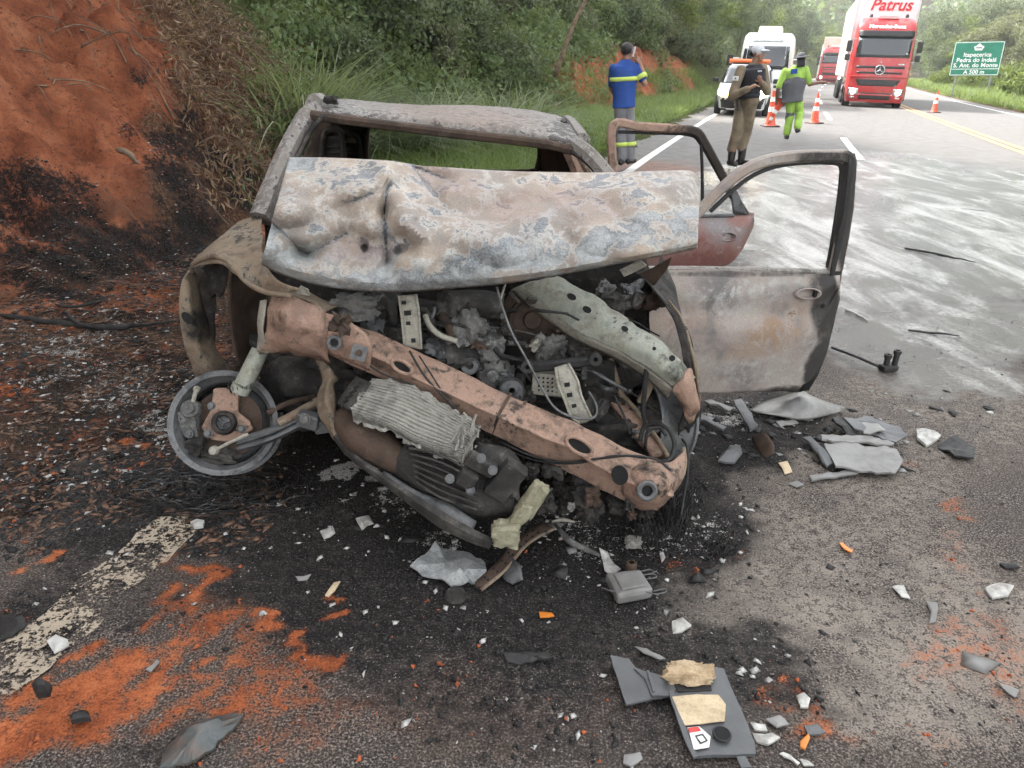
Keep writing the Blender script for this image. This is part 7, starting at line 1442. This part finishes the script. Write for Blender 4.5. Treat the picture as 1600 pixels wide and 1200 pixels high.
# -- steel wire left of the tyres
def wires(name, label, cx, cy, rx, ry, n, seed, lw=.0016, zmax=.05, ang=0.0):
    rs = np.random.RandomState(seed); b = MB()
    for i in range(n):
        a0 = rs.uniform(0, 6.28); a1 = a0 + rs.uniform(.4, 1.9); k = rs.uniform(.35, 1.15); pts = []; z0 = rs.uniform(.004, zmax); ox, oy = rs.normal()*rx*.38, rs.normal()*ry*.42
        for q in range(6):
            a = a0+(a1-a0)*q/5; x = cx + ox + rx*k*math.cos(a); y = cy + oy + ry*k*math.sin(a); g = G(x, y); pts.append(Vector((g.x, g.y, z0*abs(math.sin(q*1.1+i)) + .006)))
        b.tube(pts, lw*rs.uniform(.7, 1.4), 3, 2, cap=False)
    o = b.build(name, W_WIRE if seed % 2 else W_GWIRE, smooth=180); return tag(o, label, 'wire tangle')
wires('tyre_wire', 'fan of burnt tyre wires spread below the folded front wheel', 310, 768, 110, 30, 150, 3, .0018, .04); wires('tyre_wire', 'grey tyre wires curling in front of the folded wheel', 300, 775, 95, 22, 60, 4, .0014, .03); wires('tyre_wire', 'dense bundle of burnt tyre wires under the beam end', 1030, 812, 40, 40, 170, 5, .0018, .12); wires('tyre_wire', 'small coil of charred wire beside the beam end', 1120, 862, 26, 16, 40, 7, .002, .05)
# -- pile of broken panels below the open door
b = MB(); R0 = G(1252,632)
rows = [[G(1170,642,.02),G(1215,650,.02),G(1260,656,.02),G(1320,642,.02)],[G(1185,632,.03),G(1225,634,.06),G(1262,636,.07),G(1318,636,.03)],[G(1205,625,.03),G(1235,622,.09),G(1255,618,.10),G(1290,628,.05)],[G(1235,616,.03),G(1246,613,.07),G(1256,612,.07),G(1265,618,.04)]]
b.grid(bic(rows, 5, 5)); o = b.build('metal_dish', D_WET, solid=.006, smooth=60); tag(o, 'shiny curved metal plate lying under the open front door', 'metal plate')
PL = [('panel_fragment','flat pale grey panel smeared with red soil, largest in the debris pile','panel',[(1287,696),(1330,694),(1400,704),(1410,722),(1398,741),(1350,738),(1305,732)],.03,.008,D_PALEGREY,.006),
      ('broken_strip','long grey strip lying in front of the soil-smeared panel','strip',[(1264,746),(1330,736),(1345,737),(1340,742),(1268,754)],.012,.008,D_PALEGREY,.003),
      ('broken_strip','dark angled strip left of the soil-smeared panel','strip',[(1254,686),(1266,684),(1288,708),(1302,724),(1292,730),(1278,712)],.02,.01,D_PLASTIC,.006),
      ('broken_strip','grey slat across the back of the debris pile','strip',[(1282,682),(1330,684),(1398,690),(1396,696),(1320,692),(1284,690)],.035,.008,D_PALEGREY,.004),
      ('panel_fragment','dark grey torn panel behind the slat','panel',[(1318,652),(1360,655),(1395,668),(1418,684),(1400,690),(1370,680),(1335,672)],.05,.006,D_PLASTIC,.012),
      ('panel_fragment','small grey panel at the back right of the debris pile','panel',[(1340,660),(1372,662),(1384,674),(1350,676)],.06,.006,D_PALEGREY,.006),
      ('broken_strip','charred strip running under the slat','strip',[(1300,656),(1312,654),(1345,684),(1330,686)],.03,.01,D_BLACK,.006),
      ('panel_fragment','crumpled black panel to the right of the debris pile','panel',[(1463,694),(1492,686),(1522,702),(1521,718),(1490,716)],.012,.008,D_BLACK,.014),
      ('crumpled_cup','crumpled white plastic piece beside the black panel','plastic piece',[(1430,676),(1446,671),(1466,676),(1468,688),(1448,696),(1432,688)],.012,.012,D_WHITE,.022),
      ('broken_bar','dark bar leaning out from the road-side wheel','bar',[(1146,628),(1158,625),(1184,668),(1172,674)],.04,.012,D_PLASTIC,.006),
      ('broken_strip','grey plank by the torn fender','strip',[(1100,628),(1112,626),(1146,640),(1140,645)],.02,.008,D_PALEGREY,.004),
      ('broken_strip','thin grey batten on the char beside the fender','strip',[(1082,652),(1090,648),(1135,668),(1130,673)],.02,.008,D_PLASTIC,.004),
      ('curled_piece','curled pale flap with a dark underside near the fender','plastic piece',[(1122,720),(1140,698),(1156,696),(1160,708),(1148,722)],.02,.01,D_PLASTIC,.03),
      ('metal_chip','small speckled beige chip in front of the curled flap','chip',[(1216,724),(1230,721),(1238,738),(1226,741)],.006,.004,D_STICK,.004),
      ('metal_chip','pale triangular scrap near the beige chip','chip',[(1232,756),(1246,752),(1256,758),(1244,762)],.006,.003,D_PALEGREY,.003),
      ('grey_sheet','grey strip wedged under the metal dish','strip',[(1212,660),(1240,656),(1248,662),(1220,668)],.01,.005,D_PALEGREY,.004),
      ('white_shard','white pointed shard far right of the metal cover','shard',[(1394,917),(1412,915),(1422,936),(1408,934)],.008,.004,D_WHITE,.005),
      ('white_shard','bowl-shaped white shard at the right edge','shard',[(1538,922),(1560,918),(1582,922),(1574,934),(1550,936)],.008,.008,D_WHITE,.012),
      ('white_shard','grey-white bottle-shaped scrap below the pointed shard','shard',[(1446,940),(1464,942),(1466,952),(1462,972),(1452,974),(1454,956)],.006,.004,D_PALEGREY,.006),
      ('grey_shard','hexagonal pale shard on the dusty asphalt','shard',[(1244,1088),(1256,1082),(1266,1092),(1262,1108),(1250,1108)],.008,.006,D_WHITE,.005),
      ('grey_shard','thin pale wedge near the right edge','shard',[(1560,1068),(1592,1080),(1586,1090),(1576,1084)],.006,.004,D_PALEGREY,.003),
      ('white_shard','white crumpled scrap right of the trim panel','shard',[(1172,1126),(1196,1130),(1200,1140),(1180,1138)],.012,.006,D_WHITE,.01),
      ('white_shard','larger pale scrap beside the trim panel','shard',[(1196,1124),(1218,1118),(1232,1134),(1214,1138)],.010,.005,D_PALEGREY,.01),
      ('white_shard','torn white sheet touching the trim panel','shard',[(1176,1142),(1206,1146),(1218,1156),(1200,1166),(1182,1156)],.010,.006,D_WHITE,.014),
      ('dark_scrap','dark grey wedge right of the torn white sheet','scrap',[(1256,1136),(1276,1132),(1290,1146),(1262,1150)],.008,.006,D_PLASTIC,.006),
      ('orange_chip','orange plastic chip below the dark wedge','chip',[(1250,1160),(1262,1150),(1265,1156),(1258,1172),(1250,1168)],.010,.005,D_ORANGE,.004),
      ('orange_chip','amber lens sliver alone on the dusty asphalt','chip',[(1311,849),(1316,848),(1333,860),(1330,864),(1318,858)],.006,.004,D_ORANGE,.003),
      ('orange_chip','orange sliver in front of the round cap','chip',[(842,957),(862,959),(866,964),(844,966)],.005,.004,D_ORANGE,.002),
      ('white_strip','white splinter at the bottom edge','splinter',[(1218,1178),(1224,1176),(1250,1192),(1246,1196)],.008,.004,D_WHITE,.003),
      ('white_strip','second white splinter at the bottom edge','splinter',[(1250,1186),(1262,1188),(1272,1196),(1256,1196)],.008,.004,D_WHITE,.003),
      ('tan_shard','tan curved sliver behind the foam pad','shard',[(992,1012),(1010,1014),(1040,1030),(1030,1032),(1005,1022)],.006,.004,D_PALEGREY,.006),
      ('pale_chip','pale chip on black char left of the dust','chip',[(1050,970),(1066,968),(1080,980),(1066,986),(1052,988)],.006,.006,D_WHITE,.012),
      ('dark_flake','long black curled flake in the middle foreground','flake',[(786,1022),(820,1018),(858,1026),(862,1034),(830,1036),(792,1034)],.006,.006,D_BLACK,.016),
      ('glass_sheet','crumpled dark laminated glass sheet in the red soil at lower left','glass sheet',[(254,1182),(290,1140),(330,1130),(366,1112),(380,1118),(372,1134),(348,1154),(320,1180),(296,1204),(250,1204)],.010,.008,D_GLASS,.022),
      ('wood_chip','pinkish wood chip on the speckled asphalt','chip',[(508,932),(522,912),(532,910),(524,924),(514,934)],.006,.005,D_STICK,.003),
      ('grey_chip','small grey chip above the wood chip','chip',[(462,902),(486,898),(480,906),(466,908)],.006,.004,D_PALEGREY,.004),
      ('white_shard','white cracked shard left of the aluminium sheet','shard',[(556,812),(576,808),(584,820),(566,832)],.01,.006,D_WHITE,.012),
      ('white_shard','second white shard beside the cracked one','shard',[(500,830),(520,824),(524,834),(506,842)],.01,.006,D_WHITE,.01),
      ('pale_stone','pale flat stone above the worn edge line','stone',[(298,820),(308,815),(320,818),(318,826),(304,827)],.01,.012,D_WHITE,.006),
      ('rubber_lump','black rubber lump beside the worn edge line','lump',[(56,1092),(72,1084),(86,1090),(82,1100),(62,1100)],.01,.02,D_BLACK,.03),
      ('rubber_lump','black lump sitting in the red soil','lump',[(110,1124),(140,1118),(144,1130),(114,1138)],.01,.015,D_BLACK,.03),
      ('clear_scrap','pale translucent scrap lying on the worn edge line','scrap',[(74,1004),(88,994),(106,1000),(108,1008),(84,1018)],.012,.004,D_WHITE,.014),
      ('grey_chip','grey sliver in the red soil right of the edge line','chip',[(228,1048),(246,1032),(250,1036),(236,1052)],.008,.004,D_PALEGREY,.003),
      ('dark_scrap','small black scrap on the right edge of the asphalt','scrap',[(1562,880),(1588,882),(1592,890),(1570,888)],.006,.008,D_BLACK,.012),
      ('dark_pool','dark charred puddle of plastic behind the worn edge line','melted plastic',[(0,962),(36,966),(44,980),(20,996),(0,1000)],.012,.006,D_BLACK,.01),
      ('white_chip','white oval chip near the small wire coil','chip',[(1030,866),(1036,864),(1040,874),(1034,880)],.008,.005,D_WHITE,.003),
      ('dark_scrap','flat dark flake beside the foreground soil at the bottom','scrap',[(975,1180),(1000,1176),(1004,1186),(986,1198),(974,1192)],.006,.005,D_PALEGREY,.006)]
for (n_, l_, c_, poly, z, th, mt, wp) in PL: plate(n_, l_, c_, poly, z, th, mt, wp)
# black connector with two tubes, dark box piece
t = thing('twin_tube_connector', 'black connector with two upright tubes standing on the wet road', 'connector', tuple(G(1390,574)))
b = MB(); b.box(G(1388,574,.02), (.10,.06,.035), Rz(.3)); b.build('connector_base', D_BLACK, t, bevel=.01)
for x, h in ((1384,.05),(1397,.075)): g = G(x,572,.03); b = MB(); b.lathe([(.012,0),(.016,0),(.016,h),(.021,h),(.021,h+.02),(.012,h+.02)], 16, Matrix.Translation(g), closed=True); b.build('tube', D_BLACK, t, smooth=40)
b = MB(); b.tube([G(1300,543,.02), G(1335,556,.03), G(1372,572,.03)], .008, 6, 4); o = b.build('black_rod', D_BLACK, smooth=180); tag(o, 'thin black rod reaching to the twin-tube connector', 'rod')
b = MB(); b.grid(crumple(bic([[G(1176,684,.02),G(1196,676,.08)],[G(1182,700,.02),G(1206,690,.09)],[G(1196,716,.02),G(1208,708,.05)]], 5, 5), .008, 12)); o = b.build('bent_box_piece', W_BROWN, solid=.012, smooth=40); tag(o, 'bent dark brown box section at the end of the dark bar', 'metal piece')
# sticks on the wet road, burnt branches on the verge
for i, (pts, r, mt, lb) in enumerate([([(1414,388,.01),(1470,398,.015),(1524,410,.01)], .012, D_BLACK, 'long dark stick lying in the pale patch on the wet road'), ([(1420,516,.01),(1460,520,.015),(1500,524,.02)], .009, D_BLACK, 'short dark stick on the wet road above the connector'), ([(1322,484,.01),(1344,494,.012),(1358,502,.01)], .010, D_WHITE, 'pale stick behind the open door'),
                                     ([(1540,330,.01),(1500,325,.01)], .006, D_BLACK, 'thin twig near the far edge of the pale wet patch'), ([(-10,492,.10),(60,500,.12),(120,508,.10),(180,512,.09),(235,506,.08)], .018, CHARTWIG, 'thick burnt branch lying across the left verge'), ([(70,472,.10),(110,480,.14),(170,468,.13),(222,460,.10)], .009, CHARTWIG, 'thin burnt branch behind the thick one'), ([(100,488,.14),(125,506,.12),(150,512,.10)], .012, CHARTWIG, 'forked stub on the thick burnt branch'), ([(200,512,.08),(250,504,.08),(285,500,.07)], .010, CHARTWIG, 'charred twig ending at the fender'),
                                     ([(190,230,None),(215,255,None)], .02, ROOT, 'pale root stub sticking out of the red bank')]):
    P = [G(*p) if p[2] is not None else None for p in pts]
    if P[0] is None:
        p0 = S(185,235,4.6); P = [p0, p0.lerp(S(218,256,4.4), .5) + Vector((0,0,.02)), S(218,256,4.35)]
    b = MB(); b.tube(P, [r*.8] + [r]*(len(P)-2) + [r*.3], 7, 5)
    for k, p in enumerate(b.v): q = Vector(p); b.v[k] = tuple(q + mnoise.noise_vector(q*14)*r*.7)
    o = b.build('stick', mt, smooth=180); tag(o, lb, 'stick')

# -- uncountable fragments
def frags(name, label, dist, N, smin, smax, mat, seed, flat=.7, xr=(-3.3,3.6), yr=(.95,6.5), base='g', zoff=.3, elong=1.0):
    rs = np.random.RandomState(seed); x = rs.uniform(*xr, N); y = yr[0] + (yr[1]-yr[0])*rs.rand(N)**1.25
    z = np.maximum(terrain(x, y), 0.0); px, py = proj(x, y, z); w = (fbm(x*4, y*4, 5, 3)-.5) + .5*(fbm(x*22, y*22, 3, 13)-.5); w2 = (fbm(x*4, y*4, 5, 8)-.5) + .5*(fbm(x*22, y*22, 3, 18)-.5); d = np.hypot(x, y); k = np.clip(3.2/np.maximum(d, .8), .1, 3)
    pr = dist(px + w*150*k, py + w2*85*k)*np.clip(.25 + 1.5*(fbm(x*9, y*9, 3, seed)-.28), 0.05, 1); ok = (px > -40) & (px < 1640) & (py < 1260) & (rs.rand(N) < pr); x, y, z = x[ok], y[ok], z[ok]; n = len(x)
    s = smin + (smax-smin)*rs.rand(n)**3.5
    O = np.array([[1,0,0],[-1,0,0],[0,1,0],[0,-1,0],[0,0,1],[0,0,-1]], float)[None]*(.55+.9*rs.rand(n, 6, 1)) + rs.normal(size=(n, 6, 3))*.22
    a = rs.rand(n)*6.28; c, si = np.cos(a), np.sin(a); V = O*s[:, None, None]*np.array([elong,.75,flat]); X = V[:, :, 0]*c[:, None] - V[:, :, 1]*si[:, None]; Yy = V[:, :, 0]*si[:, None] + V[:, :, 1]*c[:, None]
    V = np.stack([X + x[:, None], Yy + y[:, None], V[:, :, 2] + (z + s*flat*zoff)[:, None]], -1).reshape(-1, 3)
    f = np.array([[0,2,4],[2,1,4],[1,3,4],[3,0,4],[2,0,5],[1,2,5],[3,1,5],[0,3,5]]); F = (f[None] + (np.arange(n)*6)[:, None, None]).reshape(-1, 3)
    o = finish(name, quickmesh(name, V, F), mat); o['kind'] = 'stuff'; o['label'] = label; return n
K_CHAR = plain('char_grains', (.020,.019,.019), .75, var=.5, scale=60); K_ASH = plain('ash_flakes', (.48,.47,.45), .8, var=.35, scale=50); K_RED = plain('red_clods', (.36,.095,.035), .95, var=.3, scale=40); K_GRIT = plain('road_grit', (.26,.235,.21), .85, var=.5, scale=70); K_BANK = plain('bank_crumbs', (.20,.072,.04), .95, var=.6, scale=30); K_BRN = plain('brown_litter', (.17,.095,.06), .9, var=.5, scale=50)
B_ = lambda L: (lambda px, py: blobs(px, py, L))
frags('char_rubble', 'black charred grains and rubble around the wreck', B_(BURN), 90000, .0015, .014, K_CHAR, 51, .6)
frags('ash_flakes', 'white and grey ash flakes scattered on the char', lambda px, py: np.clip(blobs(px, py, BURN)*.35 + blobs(px, py, ASH)*.9, 0, 1), 44000, .0015, .017, K_ASH, 52, .35)
frags('soil_clods', 'red soil clods scattered on asphalt and verge', lambda px, py: np.clip(blobs(px, py, SOIL)*1.1, 0, 1), 36000, .0015, .011, K_RED, 53, .7)
frags('road_grit', 'loose grit on the dusty asphalt', lambda px, py: np.clip(.35 + blobs(px, py, DUST)*.6, 0, 1)*(py > 560), 26000, .0012, .006, K_GRIT, 54, .6)
frags('dark_grit', 'dark charred grit on the dusty asphalt', lambda px, py: np.clip(.25 + blobs(px, py, DUST)*.5, 0, 1)*(px > 900), 30000, .0012, .008, K_CHAR, 55, .6)
frags('verge_litter', 'burnt litter and clods covering the verge beside the wreck', lambda px, py: ((px < 420) & (py > 400) & (py < 830)).astype(float), 70000, .003, .016, K_BRN, 56, .3, xr=(-4.6,-.8), yr=(1.4,6.0), elong=2.4); frags('verge_char', 'charred scraps on the verge beside the wreck', lambda px, py: ((px < 400) & (py > 380) & (py < 850)).astype(float), 70000, .003, .016, K_CHAR, 57, .3, xr=(-4.6,-.8), yr=(1.4,6.0), elong=2.2); frags('verge_ash', 'grey ash scraps on the verge beside the wreck', lambda px, py: ((px < 380) & (py > 460) & (py < 800)).astype(float)*.5, 36000, .003, .015, K_ASH, 58, .2, xr=(-4.6,-.8), yr=(1.4,6.0), elong=1.6)
PILE = [(1230,660,150,40,8,1,.8),(1330,700,110,45,5,1,.8),(1120,660,70,40,0,.8,.9),(1400,650,120,40,0,.5,1)]; FRONT_ = [(860,850,260,60,6,1,.8),(560,800,110,50,0,.8,.9),(1000,900,160,60,10,.6,1),(1180,1130,80,50,0,.7,1),(1400,950,200,150,0,.10,1)]
frags('grey_splinters', 'small grey plastic splinters around the debris pile and wreck front', lambda px, py: np.clip(blobs(px, py, PILE)*.8 + blobs(px, py, FRONT_)*.35, 0, 1), 9000, .006, .045, D_PALEGREY, 71, .14, zoff=.6)
frags('black_splinters', 'small black plastic splinters around the debris pile and wreck front', lambda px, py: np.clip(blobs(px, py, PILE)*.9 + blobs(px, py, FRONT_)*.6, 0, 1), 12000, .006, .045, D_BLACK, 72, .2, zoff=.6)
frags('white_splinters', 'small white splinters around the debris pile and wreck front', lambda px, py: np.clip(blobs(px, py, PILE)*.6 + blobs(px, py, FRONT_)*.6, 0, 1), 5000, .004, .026, D_WHITE, 73, .2, zoff=.6)
frags('bank_clods', 'red clods and crumbs on the cut bank', lambda px, py: ((px < 330) & (py < 330) & (py > -20)).astype(float), 90000, .004, .016, K_BANK, 61, .6, xr=(-9,-2.2), yr=(2.0,8.5), zoff=.1)
frags('bank_char', 'charred crumbs on the burnt foot of the bank', lambda px, py: blobs(px, py, BURN)*(py < 470)*(px < 400)*.35, 60000, .005, .024, K_CHAR, 62, .5, xr=(-7,-1.8), yr=(2.0,7.5), zoff=.15)

# ------------------------------------------------------------------ morning haze over the whole place
k = NT('morning_haze'); pv = k.n('ShaderNodeVolumePrincipled'); pv.inputs['Color'].default_value = (.93,.95,.96,1); pv.inputs['Density'].default_value = .0006; pv.inputs['Anisotropy'].default_value = .25
k.t.links.new(pv.outputs[0], k.out.inputs['Volume'])
b = MB(); b.hexa([(-440,-80,-3),(500,-80,-3),(500,660,-3),(-440,660,-3),(-440,-80,130),(500,-80,130),(500,660,130),(-440,660,130)]); hz = b.build('haze', k.m); hz['kind'] = 'stuff'; hz['label'] = 'thin morning haze filling the valley'
